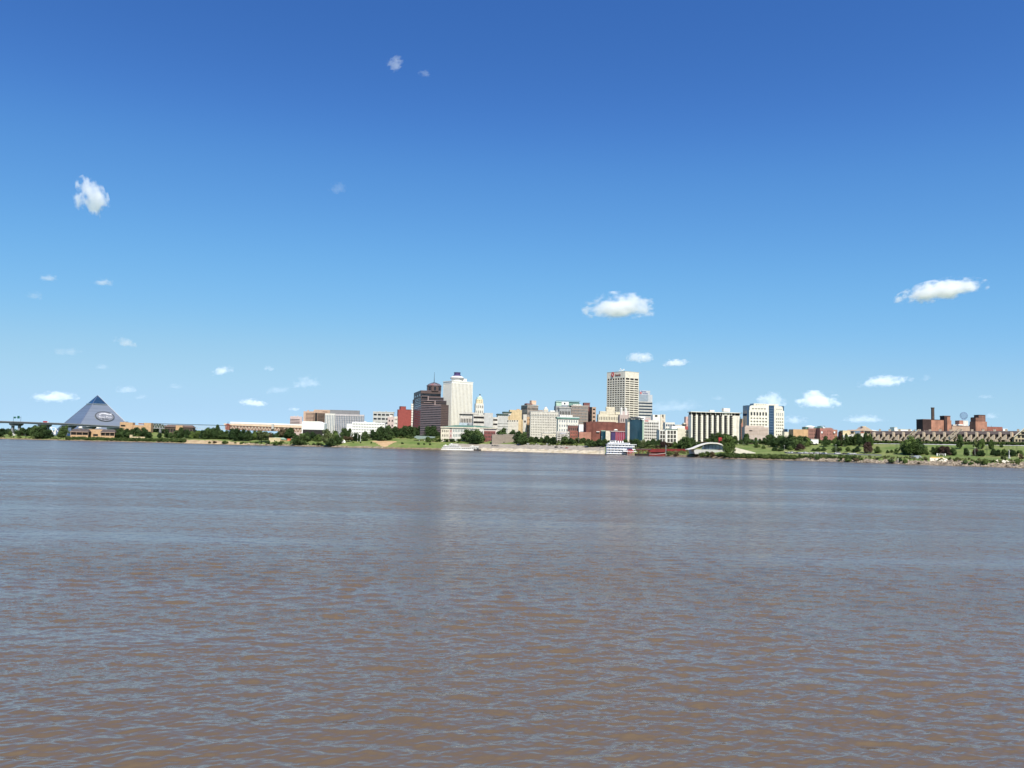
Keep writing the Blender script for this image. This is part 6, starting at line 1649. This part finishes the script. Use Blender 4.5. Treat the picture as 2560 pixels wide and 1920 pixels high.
for key, mat, sh in (('d', LEAF, 'round'), ('t', LEAF, 'tall'), ('g', LEAF2, 'round'), ('w', LEAF3, 'wide'), ('c', LEAFC, 'round'), ('b', LEAFB, 'wide')):
    PR[key] = [crown_mesh('crown', hash(key) % 1 + ord(key) * 10 + i, 3000, .034, sh, mat) for i in range(3 if key in 'dg' else 2)]
PB = {k: [crown_mesh('foliage', ord(k) * 7 + i, 1100, .045, 'bush', m) for i in range(2)] for k, m in (('d', LEAF), ('g', LEAF2), ('w', LEAF3), ('c', LEAFC), ('b', LEAFB))}
tree_n = 0
def tree(px, top, wpx, base, kind='d', label='', group=None, inl=None, name='tree'):
    global tree_n
    tree_n += 1
    s = inl if inl is not None else inland_for(px, base)
    if px < 700: s = min(s, 68)
    wpx *= 1.22 if kind == 'd' else 1.08
    q = ground_at(px, s)
    p = P(px, top, q.y)
    h = max(2.0, p.z - q.z); wd = wpx * q.y / FPX
    r = empty(name, (p.x, q.y, q.z - .2), random.uniform(0, 6.28), label, 'tree', group)
    link_mesh('trunk', TR[tree_n % 3], r)
    link_mesh('crown', PR[kind][tree_n % len(PR[kind])], r)
    r.scale = (wd * .98, wd * .98, h * 1.03)
    return r
def bush(px, top, wpx, base, kind='g', label='', group=None, inl=None):
    global tree_n
    tree_n += 1
    s = inl if inl is not None else inland_for(px, base)
    q = ground_at(px, s); p = P(px, top, q.y)
    h = max(.8, p.z - q.z); wd = wpx * q.y / FPX
    o = link_mesh('bush', PB[kind][tree_n % 2], None, (q.x, q.y, q.z - .15), random.uniform(0, 6.28))
    o.scale = (wd, wd, h * 1.25)
    tag(o, label, 'bush', group)
KN = {'d': 'dark round', 't': 'dark upright', 'g': 'mid green', 'w': 'pale willowy', 'c': 'brownish copper', 'b': 'dry brown'}
# clumps: (phrase, group, [(px, top, width, base, kind)])
CLUMPS = [
 ('among the trees left of the bridge pier', 'trees around the bridge pier', [(-14, 1066, 24, 1090, 'd'), (6, 1070, 22, 1092, 'd'), (27, 1076, 12, 1090, 'g'), (47, 1081, 11, 1091, 't'), (56, 1068, 22, 1083, 'd'), (75, 1067, 24, 1083, 'd')]),
 ('in the dark clump before the white sculpture', 'clump under the bridge', [(90, 1061, 26, 1092, 'd'), (108, 1060, 32, 1096, 'd'), (119, 1072, 22, 1096, 'd'), (99, 1074, 26, 1096, 'd'), (128, 1086, 16, 1094, 'g')]),
 ('between white sculpture and brown-roofed pavilion', 'trees left of the pavilion', [(156, 1063, 20, 1094, 'd'), (165, 1062, 20, 1092, 'd'), (152, 1077, 16, 1094, 'd')]),
 ('before the tan terminal building', 'trees before the tan terminal', [(289, 1072, 22, 1091, 'd'), (303, 1068, 26, 1091, 'd'), (319, 1070, 22, 1090, 'd'), (341, 1067, 28, 1091, 'd'), (360, 1067, 26, 1090, 'd'), (372, 1078, 18, 1092, 'd'), (350, 1080, 24, 1093, 'g'), (312, 1074, 26, 1091, 'd'), (330, 1071, 24, 1091, 'd'), (298, 1078, 20, 1091, 'd')]),
 ('before the long dark-roofed hall', 'trees before the dark-roofed hall', [(399, 1080, 13, 1094, 'd'), (417, 1072, 20, 1093, 't'), (428, 1080, 14, 1094, 'd'), (442, 1074, 22, 1094, 'd'), (454, 1067, 24, 1094, 'd'), (468, 1072, 18, 1093, 'd')]),
 ('in the belt before the monorail truss', 'tree belt before the truss', [(482, 1076, 18, 1093, 'g'), (496, 1075, 22, 1093, 'g'), (510, 1074, 20, 1094, 'd'), (522, 1067, 28, 1094, 'd'), (536, 1068, 26, 1094, 'd'), (552, 1073, 24, 1095, 'd'), (567, 1074, 22, 1095, 'd'), (545, 1060, 16, 1080, 'd')]),
 ('in the dark belt below the convention hall', 'trees below the convention hall', [(581, 1070, 24, 1099, 'd'), (594, 1068, 28, 1102, 'd'), (609, 1071, 22, 1102, 'd'), (622, 1075, 24, 1102, 'd'), (637, 1074, 18, 1100, 'g'), (655, 1072, 32, 1106, 'w'), (672, 1079, 18, 1092, 'b')]),
 ('between tan hut and the white auditorium', 'trees before the auditorium', [(700, 1076, 18, 1094, 'd'), (708, 1068, 22, 1092, 'b'), (719, 1079, 22, 1094, 'd'), (727, 1067, 26, 1096, 'd'), (742, 1086, 30, 1112, 'd'), (757, 1082, 30, 1112, 'd'), (769, 1078, 20, 1104, 'd'), (782, 1078, 22, 1100, 'd'), (797, 1085, 26, 1103, 'g')]),
 ('by the water right of the auditorium', 'waterside trees right of the auditorium', [(818, 1071, 24, 1100, 'w'), (823, 1078, 32, 1116, 'w'), (838, 1074, 26, 1108, 'g'), (845, 1087, 24, 1110, 'd'), (828, 1094, 30, 1117, 'd')]),
 ('in front of the white low block', 'trees before the white low block', [(862, 1069, 22, 1090, 'd'), (874, 1070, 18, 1092, 'd'), (872, 1089, 26, 1104, 'b'), (892, 1081, 22, 1103, 'd'), (912, 1076, 22, 1102, 'd'), (932, 1073, 24, 1100, 'd'), (955, 1063, 26, 1102, 'd'), (947, 1068, 20, 1100, 'd')]),
 ('in the high row before the dark tower', 'trees before the dark tower', [(972, 1062, 26, 1096, 'd'), (988, 1064, 26, 1092, 'd'), (970, 1084, 22, 1100, 'd'), (1002, 1070, 22, 1092, 'd'), (1012, 1063, 26, 1091, 'd'), (1027, 1062, 28, 1092, 'd'), (1040, 1067, 22, 1091, 'd'), (1054, 1063, 26, 1091, 'd'), (1070, 1061, 28, 1092, 'd'), (1083, 1063, 24, 1092, 'd'), (1094, 1078, 18, 1094, 'd'), (1070, 1091, 16, 1106, 'g')]),
 ('in the big clump before the classical building', 'trees before the classical building', [(1168, 1071, 32, 1104, 'd'), (1178, 1074, 26, 1106, 'd'), (1193, 1071, 34, 1108, 'd'), (1187, 1084, 32, 1110, 'd'), (1203, 1080, 22, 1106, 'd')]),
 ('behind and beside the blank concrete garage', 'trees around the blank garage', [(1250, 1074, 20, 1090, 'd'), (1259, 1068, 26, 1088, 'd'), (1283, 1073, 20, 1090, 'd'), (1297, 1075, 26, 1108, 'd'), (1311, 1078, 22, 1110, 'd'), (1304, 1088, 30, 1112, 'd')]),
 ('in the row on top of the cobblestone landing', 'trees on top of the landing', [(1328, 1090, 18, 1106, 'd'), (1341, 1091, 18, 1106, 'd'), (1354, 1092, 16, 1106, 'g'), (1367, 1087, 20, 1108, 'd'), (1384, 1091, 24, 1111, 'd'), (1378, 1094, 16, 1111, 'd'), (1413, 1089, 24, 1111, 'd'), (1427, 1093, 20, 1111, 'd')]),
 ('right of the landing below the brick warehouse', 'trees below the brick warehouse', [(1447, 1093, 18, 1108, 'w'), (1459, 1093, 18, 1108, 'd'), (1472, 1096, 24, 1117, 'd'), (1486, 1102, 18, 1117, 'd'), (1500, 1096, 22, 1116, 'd'), (1513, 1096, 22, 1117, 'd'), (1524, 1100, 18, 1117, 'd')]),
 ('between steamer and white gridded office', 'trees right of the steamer', [(1564, 1096, 18, 1114, 'd'), (1578, 1097, 20, 1118, 'd'), (1592, 1096, 24, 1120, 'd'), (1607, 1097, 14, 1122, 'w'), (1620, 1099, 20, 1118, 'd'), (1634, 1096, 22, 1118, 'd'), (1646, 1097, 22, 1120, 'd'), (1659, 1102, 22, 1122, 'c'), (1673, 1104, 18, 1122, 'b'), (1688, 1103, 20, 1122, 'g')]),
 ('at the foot of the balcony hotel', 'trees at the foot of the balcony hotel', [(1703, 1096, 22, 1122, 'd'), (1716, 1090, 30, 1122, 'd'), (1731, 1092, 24, 1120, 'd'), (1745, 1103, 22, 1120, 'd'), (1757, 1100, 18, 1116, 'b'), (1768, 1095, 22, 1112, 'g'), (1782, 1082, 24, 1110, 'd'), (1797, 1079, 28, 1112, 'd'), (1811, 1081, 22, 1112, 'd')]),
 ('of the tall pair by the arched white roof', 'tall waterside pair', [(1821, 1084, 38, 1137, 'g'), (1838, 1088, 20, 1112, 'd')]),
 ('in front of the tan annex and cream tower', 'trees before the cream tower', [(1866, 1083, 26, 1113, 't'), (1852, 1097, 14, 1110, 'd'), (1879, 1097, 15, 1110, 'd'), (1890, 1093, 15, 1108, 't'), (1900, 1096, 14, 1110, 'd'), (1911, 1093, 16, 1110, 'd'), (1925, 1083, 28, 1113, 'd'), (1935, 1090, 26, 1118, 'd')]),
 ('in the bluff clump right of the cream tower', 'big dark clump on the bluff', [(1950, 1087, 26, 1116, 'd'), (1962, 1090, 28, 1120, 'd'), (1975, 1085, 26, 1114, 'd'), (1985, 1088, 30, 1120, 'd'), (1998, 1088, 30, 1120, 'd'), (2012, 1089, 26, 1113, 'd'), (2021, 1092, 18, 1108, 'g'), (1976, 1102, 36, 1123, 'd')]),
 ('on the lawn below the big dark clump', 'small trees on the lower lawn', [(1893, 1111, 16, 1119, 'g'), (1909, 1113, 12, 1122, 'g'), (1936, 1117, 16, 1127, 'd'), (1952, 1118, 16, 1128, 'd'), (1976, 1114, 16, 1126, 'g'), (2000, 1109, 28, 1126, 'c'), (2034, 1120, 12, 1128, 'd'), (2046, 1118, 13, 1128, 'g'), (2059, 1117, 12, 1128, 'd')]),
 ('beside the brick loft apartments', 'trees beside the brick lofts', [(2064, 1088, 20, 1106, 'd'), (2090, 1090, 16, 1106, 'd'), (2103, 1089, 22, 1107, 'd'), (2101, 1077, 18, 1092, 'c'), (2115, 1082, 14, 1096, 'd')]),
 ('in the bluff clump before the tan villa', 'clump before the tan villa', [(2128, 1088, 24, 1113, 'd'), (2142, 1082, 24, 1113, 'd'), (2151, 1088, 18, 1112, 'd'), (2146, 1080, 14, 1100, 't'), (2164, 1080, 20, 1105, 'd'), (2174, 1083, 18, 1105, 'd')]),
 ('by the parking lot under the villas', 'trees by the parking lot', [(2088, 1116, 16, 1130, 'd'), (2097, 1115, 14, 1130, 'w'), (2120, 1116, 14, 1129, 'g'), (2131, 1122, 10, 1130, 'g'), (2143, 1115, 18, 1131, 'd')]),
 ('standing alone on the open lawn slope', 'lone lawn trees', [(2169, 1103, 26, 1133, 'c'), (2193, 1114, 19, 1133, 'g'), (2219, 1124, 8, 1133, 'd'), (2229, 1123, 9, 1132, 'g'), (2240, 1121, 12, 1134, 'g')]),
 ('in the huge clump below the townhouses', 'huge dark clump below the townhouses', [(2258, 1106, 28, 1136, 'd'), (2277, 1087, 38, 1137, 'd'), (2294, 1093, 36, 1137, 'd'), (2284, 1104, 44, 1138, 'd'), (2306, 1108, 20, 1136, 'd'), (2314, 1118, 18, 1138, 'g')]),
 ('in front of the townhouse row', 'small trees by the townhouses', [(2399, 1084, 18, 1104, 'd'), (2396, 1107, 11, 1118, 'd'), (2504, 1110, 10, 1119, 'd'), (2455, 1095, 18, 1104, 'd'), (2440, 1097, 14, 1104, 'w'), (2478, 1097, 14, 1104, 'd')]),
 ('in the lawn row behind the white goal', 'lawn trees behind the goal frame', [(2333, 1116, 16, 1136, 'd'), (2343, 1115, 18, 1136, 'd'), (2356, 1113, 24, 1138, 'c'), (2368, 1115, 22, 1139, 'c'), (2383, 1118, 22, 1139, 'd')]),
 ('in the lawn row below the stepped brick tower', 'lawn trees below the stepped tower', [(2415, 1119, 20, 1140, 't'), (2440, 1120, 20, 1140, 'c'), (2453, 1124, 20, 1141, 'd'), (2483, 1118, 18, 1139, 't'), (2495, 1123, 20, 1141, 'd'), (2510, 1121, 18, 1141, 'd'), (2528, 1122, 22, 1141, 'd'), (2549, 1124, 18, 1141, 'g')]),
]
for phrase, grp, items in CLUMPS:
    order = sorted(range(len(items)), key=lambda i: items[i][0])
    for rank, i in enumerate(order):
        px, top, wd, base, kd = items[i]
        who = 'leftmost' if rank == 0 else ('rightmost' if rank == len(items) - 1 else ordn[rank] + ' from left')
        if px > 2080 and kd == 'd' and i % 2: kd = 'g'
        lb = f'{KN[kd]} tree, {who}, {phrase}'
        if len(lb.split()) > 16: print('LONG', lb)
        tree(px, top, wd, base, kd, lb, grp)
BUSHES = [
 ('on the waterside lawn right of the dome tent', 'small lawn bushes', [(883, 1103, 5, 1108, 'g'), (902, 1103, 5, 1108, 'd'), (928, 1103, 6, 1109, 'd'), (1007, 1105, 8, 1111, 'd'), (1047, 1105, 9, 1112, 'd'), (1061, 1107, 7, 1113, 'd'), (1076, 1107, 8, 1113, 'd')]),
 ('in the hedge below the classical building', 'hedge below the classical building', [(1085, 1095, 18, 1104, 'g'), (1100, 1094, 20, 1104, 'g'), (1116, 1096, 20, 1105, 'g'), (1132, 1095, 20, 1105, 'd'), (1148, 1096, 18, 1106, 'g')]),
 ('on the bank by the tan sand slope', 'bushes on the sand bank', [(524, 1102, 8, 1109, 'g'), (537, 1101, 12, 1109, 'b'), (562, 1099, 18, 1110, 'g'), (589, 1104, 8, 1110, 'g'), (604, 1103, 10, 1111, 'g')]),
 ('at the water below the tan hut', 'bushes below the tan hut', [(690, 1100, 20, 1113, 'g'), (704, 1101, 18, 1113, 'g'), (668, 1100, 14, 1112, 'd'), (783, 1106, 8, 1113, 'd'), (797, 1105, 18, 1114, 'g')]),
 ('behind the floating dock under the gangway', 'bushes by the gangway', [(1610, 1112, 22, 1122, 'w'), (1628, 1110, 20, 1121, 'w'), (1646, 1112, 20, 1122, 'b'), (1674, 1128, 18, 1140, 'w'), (1690, 1126, 20, 1141, 'b')]),
 ('on the rocks below the arched pavilion', 'bushes below the arched pavilion', [(1741, 1133, 14, 1143, 'b'), (1756, 1128, 22, 1143, 'g'), (1770, 1127, 22, 1144, 'g'), (1783, 1127, 18, 1144, 'b'), (1796, 1131, 22, 1144, 'd'), (1812, 1130, 24, 1146, 'd')]),
 ('along the rocky water edge at the right', 'waterside bushes at the right', [(2030, 1137, 14, 1149, 'g'), (2043, 1137, 16, 1150, 'd'), (2068, 1137, 10, 1143, 'g'), (2077, 1139, 9, 1147, 'd'), (2101, 1137, 18, 1155, 'g'), (2120, 1142, 20, 1156, 'g'), (2140, 1143, 18, 1157, 'b'), (2154, 1141, 10, 1152, 'g'), (2192, 1143, 10, 1150, 'd'), (2230, 1146, 22, 1160, 'd'), (2251, 1142, 10, 1157, 'd'), (2262, 1143, 14, 1160, 'g'), (2297, 1153, 9, 1160, 'b'), (2310, 1145, 16, 1151, 'w'), (2375, 1142, 8, 1151, 'd'), (2383, 1145, 5, 1150, 'd'), (2410, 1150, 18, 1162, 'd'), (2427, 1152, 14, 1163, 'g'), (2445, 1150, 14, 1161, 'd'), (2462, 1143, 20, 1163, 'g'), (2482, 1149, 14, 1158, 'g'), (2509, 1137, 20, 1151, 'w'), (2543, 1145, 14, 1165, 'g'), (2554, 1133, 16, 1148, 'b')]),
]
for phrase, grp, items in BUSHES:
    order = sorted(range(len(items)), key=lambda i: items[i][0])
    for rank, i in enumerate(order):
        px, top, wd, base, kd = items[i]
        who = 'leftmost' if rank == 0 else ('rightmost' if rank == len(items) - 1 else (ordn[rank] if rank < 20 else 'twenty-%s' % ordn[rank - 20]) + ' from left')
        bush(px, top, wd, base, kd, f'{KN[kd].replace("round", "low")} bush, {who}, {phrase}', grp)

# thickets and woods nobody could count
def scatter(name, px0, px1, s0, s1, n, h0, h1, leaf, mats, per=60, dens=None):
    rr = np.random.default_rng(int(abs(px0) * 3 + abs(px1))); V = []
    for i in range(n):
        px = rr.uniform(px0, px1); s = rr.uniform(s0, s1); q = ground_at(px, s); h = rr.uniform(h0, h1); wdt = h * rr.uniform(.7, 1.3)
        d = rr.normal(size=(per, 3)); d /= np.linalg.norm(d, axis=1)[:, None]
        c = np.array([q.x, q.y, q.z + h * .45]) + d * np.array([wdt * .6, wdt * .6, h * .5]) * rr.uniform(.5, 1.05, (per, 1))
        nm = d + rr.normal(size=(per, 3)) * .6 + np.array([0, 0, .4]); nm /= np.linalg.norm(nm, axis=1)[:, None]
        t1 = np.cross(nm, rr.normal(size=(per, 3))); t1 /= np.linalg.norm(t1, axis=1)[:, None]; t2 = np.cross(nm, t1)
        z = leaf * rr.uniform(.5, 1.2, (per, 1)) * h
        V.append(np.stack([c - t1 * z - t2 * z * .7, c + t1 * z - t2 * z * .7, c + t1 * z + t2 * z * .7, c - t1 * z + t2 * z * .7], 1).reshape(-1, 3))
    V = np.concatenate(V); nf = len(V) // 4
    o = link_mesh(name, mesh(name, V.tolist(), [(4 * i, 4 * i + 1, 4 * i + 2, 4 * i + 3) for i in range(nf)], mats))
    tag(o, kind='stuff'); return o
def thick(lb, *a, **k):
    o = scatter(*a, **k); o['label'] = lb; o['category'] = 'vegetation'
TH = mixmat('thicket_leaves', (.030, .055, .014), (.085, .115, .03), .12, rough=.8)
TH2 = mixmat('pale_thicket_leaves', (.07, .09, .025), (.15, .16, .06), .15, rough=.8)
FARW = mixmat('far_wood_leaves', (.022, .042, .018), (.05, .075, .03), .03, rough=.8)
thick('low weeds along the muddy left shore', 'shore_weeds', -100, 165, 4, 26, 170, 1.2, 3.0, .16, TH2)
thick('dense green thicket along the water below the brown pavilions', 'waterside_thicket', 165, 300, 4, 22, 260, 2.5, 5.5, .14, TH)
thick('dense green thicket along the left water edge', 'waterside_thicket', 300, 464, 3, 18, 280, 3.0, 6.5, .14, TH)
thick('scrub at the foot of the trees on the left bank', 'understory_scrub', 470, 850, 62, 80, 240, 2, 4.5, .16, TH)
thick('weeds and scrub among rocks below the left trees', 'shore_weeds', 600, 850, 6, 22, 110, 1.2, 3, .16, TH)
thick('green scrub behind the waterfront lawn', 'understory_scrub', 850, 1320, 115, 135, 300, 2.5, 5, .15, TH)
thick('dark scrub on the slope behind the landing', 'understory_scrub', 1310, 1700, 90, 130, 300, 2, 5, .15, TH)
thick('low weeds on the upper edge of the cobblestones', 'landing_weeds', 1290, 1520, 62, 84, 130, .8, 2.4, .2, TH2)
thick('scrub between dock and pavilion', 'understory_scrub', 1590, 1740, 14, 60, 150, 1.5, 3.8, .16, TH2)
thick('dense green waterside scrub below the ramp', 'waterside_thicket', 1812, 1990, 3, 13, 330, 2.0, 4.6, .14, TH)
thick('patchy scrub along the rocky right shore', 'waterside_thicket', 1985, 2150, 10, 22, 90, 1.5, 3.6, .15, TH)
thick('patchy weeds along the rocky right shore', 'shore_weeds', 2100, 2600, 14, 34, 150, .8, 2.6, .18, TH2)
thick('long clipped dark hedge in front of the townhouses', 'long_hedge', 2178, 2640, 196, 203, 700, 3.0, 3.8, .14, TH)
thick('foundation planting beneath the brick apartments and villas', 'understory_scrub', 1900, 2180, 186, 205, 320, 2.5, 5, .14, TH)
thick('far wooded horizon behind bridge and truss', 'far_woods', -900, 620, 650, 900, 1100, 10, 19, .10, FARW)
thick('dark green wood on the rise behind the left end of the monorail bridge', 'far_woods', 376, 480, 330, 420, 260, 14, 24, .10, FARW)
thick('far wooded horizon behind the city', 'far_woods', 620, 1700, 750, 950, 500, 12, 18, .10, FARW)
thick('far wooded horizon at the right', 'far_woods', 1700, 3300, 500, 700, 700, 10, 16, .10, FARW)

# boulders of the riprap
def rocks(name, px0, px1, s0, s1, n, r0, r1, mat, lb):
    rr = random.Random(int(abs(px0))); m = MB()
    base = [(1, 0, 0), (-1, 0, 0), (0, 1, 0), (0, -1, 0), (0, 0, 1), (0, 0, -1)]
    fc = [(0, 2, 4), (2, 1, 4), (1, 3, 4), (3, 0, 4), (2, 0, 5), (1, 2, 5), (3, 1, 5), (0, 3, 5)]
    for i in range(n):
        q = ground_at(rr.uniform(px0, px1), rr.uniform(s0, s1)); r = rr.uniform(r0, r1); a = rr.uniform(0, 3)
        v = []
        for x, y, z in base:
            k = r * rr.uniform(.6, 1.3); v.append((q.x + k * (x * math.cos(a) - y * math.sin(a)) * 1.3, q.y + k * (x * math.sin(a) + y * math.cos(a)), q.z + k * z * .7))
        m.add(v, fc)
    o = m.build(name, mat); tag(o, lb, 'rocks', kind='stuff')
RK = mixmat('pale_boulders', (.14, .115, .08), (.40, .33, .25), .4, rough=.95)
RK2 = mixmat('dark_boulders', (.10, .08, .06), (.26, .21, .16), .4, rough=.95)
rocks('riprap_rocks', 1990, 2620, 0, 16, 900, .5, 1.7, RK, 'pale riprap rocks along the right shore')
rocks('riprap_rocks', 1990, 2620, -1, 8, 350, .4, 1.2, RK2, 'dark wet rocks at the right waterline')
rocks('riprap_rocks', 1700, 1990, -1, 7, 350, .4, 1.2, RK2, 'dark rocks at the waterline below the ramp')
rocks('riprap_rocks', 600, 960, -1, 10, 420, .6, 1.8, RK, 'pale rocks along the left shore below the trees')
rocks('riprap_rocks', 2326, 2366, 16, 30, 60, 1.0, 2.2, M('white_rubble', (.66, .60, .48)), 'heap of whitish rubble below the yellow bank seat')
rocks('riprap_rocks', 2490, 2520, 18, 28, 40, .8, 1.8, MATS['white_rubble'], 'whitish rubble below the statue')

# ------------------------------------------------------------------ vehicles on the land
def park(px, s, kind, c, rz, label, group):
    q = ground_at(px, s); vehicle(kind, (q.x, q.y, q.z + .05), R(rz), (c, PAINT[c]), label, group)
lot = [(1964, 'black'), (1972, 'silver'), (1979, 'white'), (1986, 'grey'), (1993, 'black'), (2000, 'silver'), (2006, 'white'), (2012, 'white'), (2018, 'white'), (2024, 'tan'), (2031, 'white'),
       (2038, 'black'), (2044, 'white'), (2051, 'white'), (2058, 'blue'), (2064, 'white'), (2088, 'white'), (2094, 'white'), (2111, 'black'), (2120, 'teal'), (2127, 'white'), (2135, 'white')]
for i, (px, c) in enumerate(lot):
    w1_ = ordn[i] if i < 20 else ('second from right' if i == len(lot) - 2 else 'rightmost')
    park(px, 71, 'car' if i % 5 != 2 else 'van', c, random.choice((3, 90, 86, 180)), f'{c} {"van" if i % 5 == 2 else "car"} in the riverside parking lot, {w1_}' + (' from left' if i < 20 else ''), 'cars in the riverside parking lot')
for px, s, kind, c, rz, lb in ((1391, 42, 'van', 'black', 20, 'black van parked on the cobblestone landing'), (1404, 40, 'car', 'grey', 5, 'grey car between black van and red car on the landing'), (1417, 40, 'car', 'red', 5, 'red car parked on the cobblestone landing'),
                               (1232, 46, 'car', 'black', 0, 'left black car on the landing below the blank garage'), (1238, 46, 'car', 'black', 0, 'middle black car on the landing below the blank garage'), (1244, 46, 'car', 'grey', 0, 'right dark grey car on the landing below the blank garage'),
                               (1321, 72, 'van', 'white', 0, 'white van at the top of the landing'), (1370, 76, 'van', 'white', 0, 'white van between the landing trees'), (1296, 74, 'car', 'silver', 0, 'silver car at the right foot of the blank garage'), (1343, 74, 'car', 'white', 0, 'white car on top of the landing right of the white van'), (1399, 78, 'car', 'silver', 0, 'silver car before the parking deck')):
    park(px, s, kind, c, rz, lb, 'vehicles on the landing')

# goal-like frame, yellow bank seat, statue, lamps
def riverside():
    q = ground_at(2341, inland_for(2341, 1140)); Y = q.y
    t = empty('football_goal', q, 0, 'white goal-like frame on the lawn behind the yellow bank', 'frame')
    x = lambda p: (K(p, 1140) - K(2341, 1140)) * Y; H = lambda y: P(2350, y, Y).z - q.z
    for p in (2342, 2362.5): MB().box(x(p), x(p + 2), 0, .6, -.5, H(1133.5)).build('post', BRIGHT, t)
    MB().box(x(2344), x(2362.5), .1, .5, H(1135.6), H(1134.4)).build('crossbar', LGREY, t)
    MB().tube((x(2350), .3, H(1134.4)), (x(2347), .3, -.5), .15).tube((x(2357), .3, H(1134.4)), (x(2360), .3, -.5), .15).build('brace', BRIGHT, t)
    q = ground_at(2326, 34); Y = q.y
    t = empty('yellow_embankment', q, 0, 'long yellow-tan low wall above the whitish rubble at the right shore', 'wall')
    x = lambda p: (K(p, 1145) - K(2326, 1145)) * Y; H = lambda y: P(2340, y, Y).z - q.z
    MB().prism_y([(x(2325), H(1146.5)), (x(2357), H(1146.2)), (x(2358), H(1142.6)), (x(2330), H(1142))], 0, 2.5).build('wall', M('ochre_wall', (.60, .42, .16)), t)
    MB().box(x(2328), x(2356), .2, 2, -2, H(1146.4)).build('base', LGREY, t)
    q = ground_at(2523, inland_for(2523, 1146)); Y = q.y
    t = empty('statue', q, 0, 'pale winged statue on a tall plinth near the right edge', 'statue')
    H = lambda y: P(2523, y, Y).z - q.z; s = Y / FPX
    MB().lathe(0, 0, [(3.3 * s, -1), (3.1 * s, H(1144)), (2 * s, H(1143.4)), (1.8 * s, H(1140)), (.9 * s, H(1137)), (.7 * s, H(1132))], 10).build('plinth', LGREY, t)
    b_ = H(1132); k = (H(1124) - b_)
    MB().lathe(0, 0, [(.9 * s, b_), (.7 * s, b_ + k * .3), (1.0 * s, b_ + k * .6), (.4 * s, b_ + k * .78), (.5 * s, b_ + k * .9), (.2 * s, b_ + k)], 10).tube((0, 0, b_ + k * .65), (-2.2 * s, 0, b_ + k * .95), .3, .12).tube((0, 0, b_ + k * .6), (2.4 * s, 0, b_ + k * .35), .35, .15).build('figure', LGREY, t)
    q = ground_at(2549, inland_for(2549, 1144)); Y = q.y
    t = empty('climbing_bars', q, 0, 'pale yellow upright bars on the lawn at the right edge', 'climbing bars'); s = Y / FPX
    H = lambda y: P(2549, y, Y).z - q.z
    for k in (-3, -1, 1, 3): MB().box(k * s - .2, k * s + .2, 0, .4, 0, H(1134.5 - (k == -1))).build('bar', GOLD, t)
    MB().box(-3 * s, 3 * s, -.1, .5, H(1140), H(1139)).build('rail', GOLD, t)
    q = ground_at(2290, inland_for(2290, 1147)); Y = q.y
    t = empty('grey_kiosk', q, 0, 'low grey kiosk with mast beside a white van at the right shore', 'kiosk'); s = Y / FPX
    H = lambda y: P(2290, y, Y).z - q.z
    MB().prism_y([(-2 * s, -1), (14 * s, -1), (15 * s, H(1143)), (10 * s, H(1138.5)), (2 * s, H(1138.5)), (-2 * s, H(1142))], 0, 4).build('wall', M('kiosk_grey', (.33, .36, .38)), t)
    MB().box(8 * s, 9.4 * s, -.1, 0, 0, H(1140)).build('door', DGREY, t); MB().tube((-8 * s, 2, -1), (-8 * s, 2, H(1134)), .2).build('mast', DGREY, t)
    park(2281, 36, 'van', 'white', 10, 'white van left of the grey kiosk', 'vehicles on the landing')
    for px, pt, pb, lb in ((1961, 1114, 1128, 'lamp post before the lawn trees left of the parking lot'), (2090, 1112, 1131, 'lamp post by the tree left of two white cars'), (2164, 1118, 1133, 'lamp post in front of the copper-coloured tree'), (2425, 1128, 1141, 'short cream lamp post between two lawn trees'),
                       (2437.5, 1120, 1141, 'lamp post before the brownish lawn tree'), (2037, 1133, 1146, 'short lamp post by the white riverside sign'), (1360, 1090, 1108, 'slim lamp post on top of the landing'), (2245, 1147, 1158, 'navigation post on the rocks at the right shore'), (1447, 1094, 1109, 'slim lamp post right of the landing trees'), (1504, 1092, 1108, 'slim lamp post before the brick warehouse')):
        q = ground_at(px, inland_for(px, pb)); h = P(px, pt, q.y).z - q.z
        t = empty('lamp_post', q, 0, lb, 'lamp post', 'lamp posts along the riverfront')
        MB().tube((0, 0, -.3), (0, 0, h), .14, .09).build('pole', LGREY, t); MB().box(-.7, .7, -.25, .25, h, h + .3).build('lamp_head', LGREY, t)
riverside()
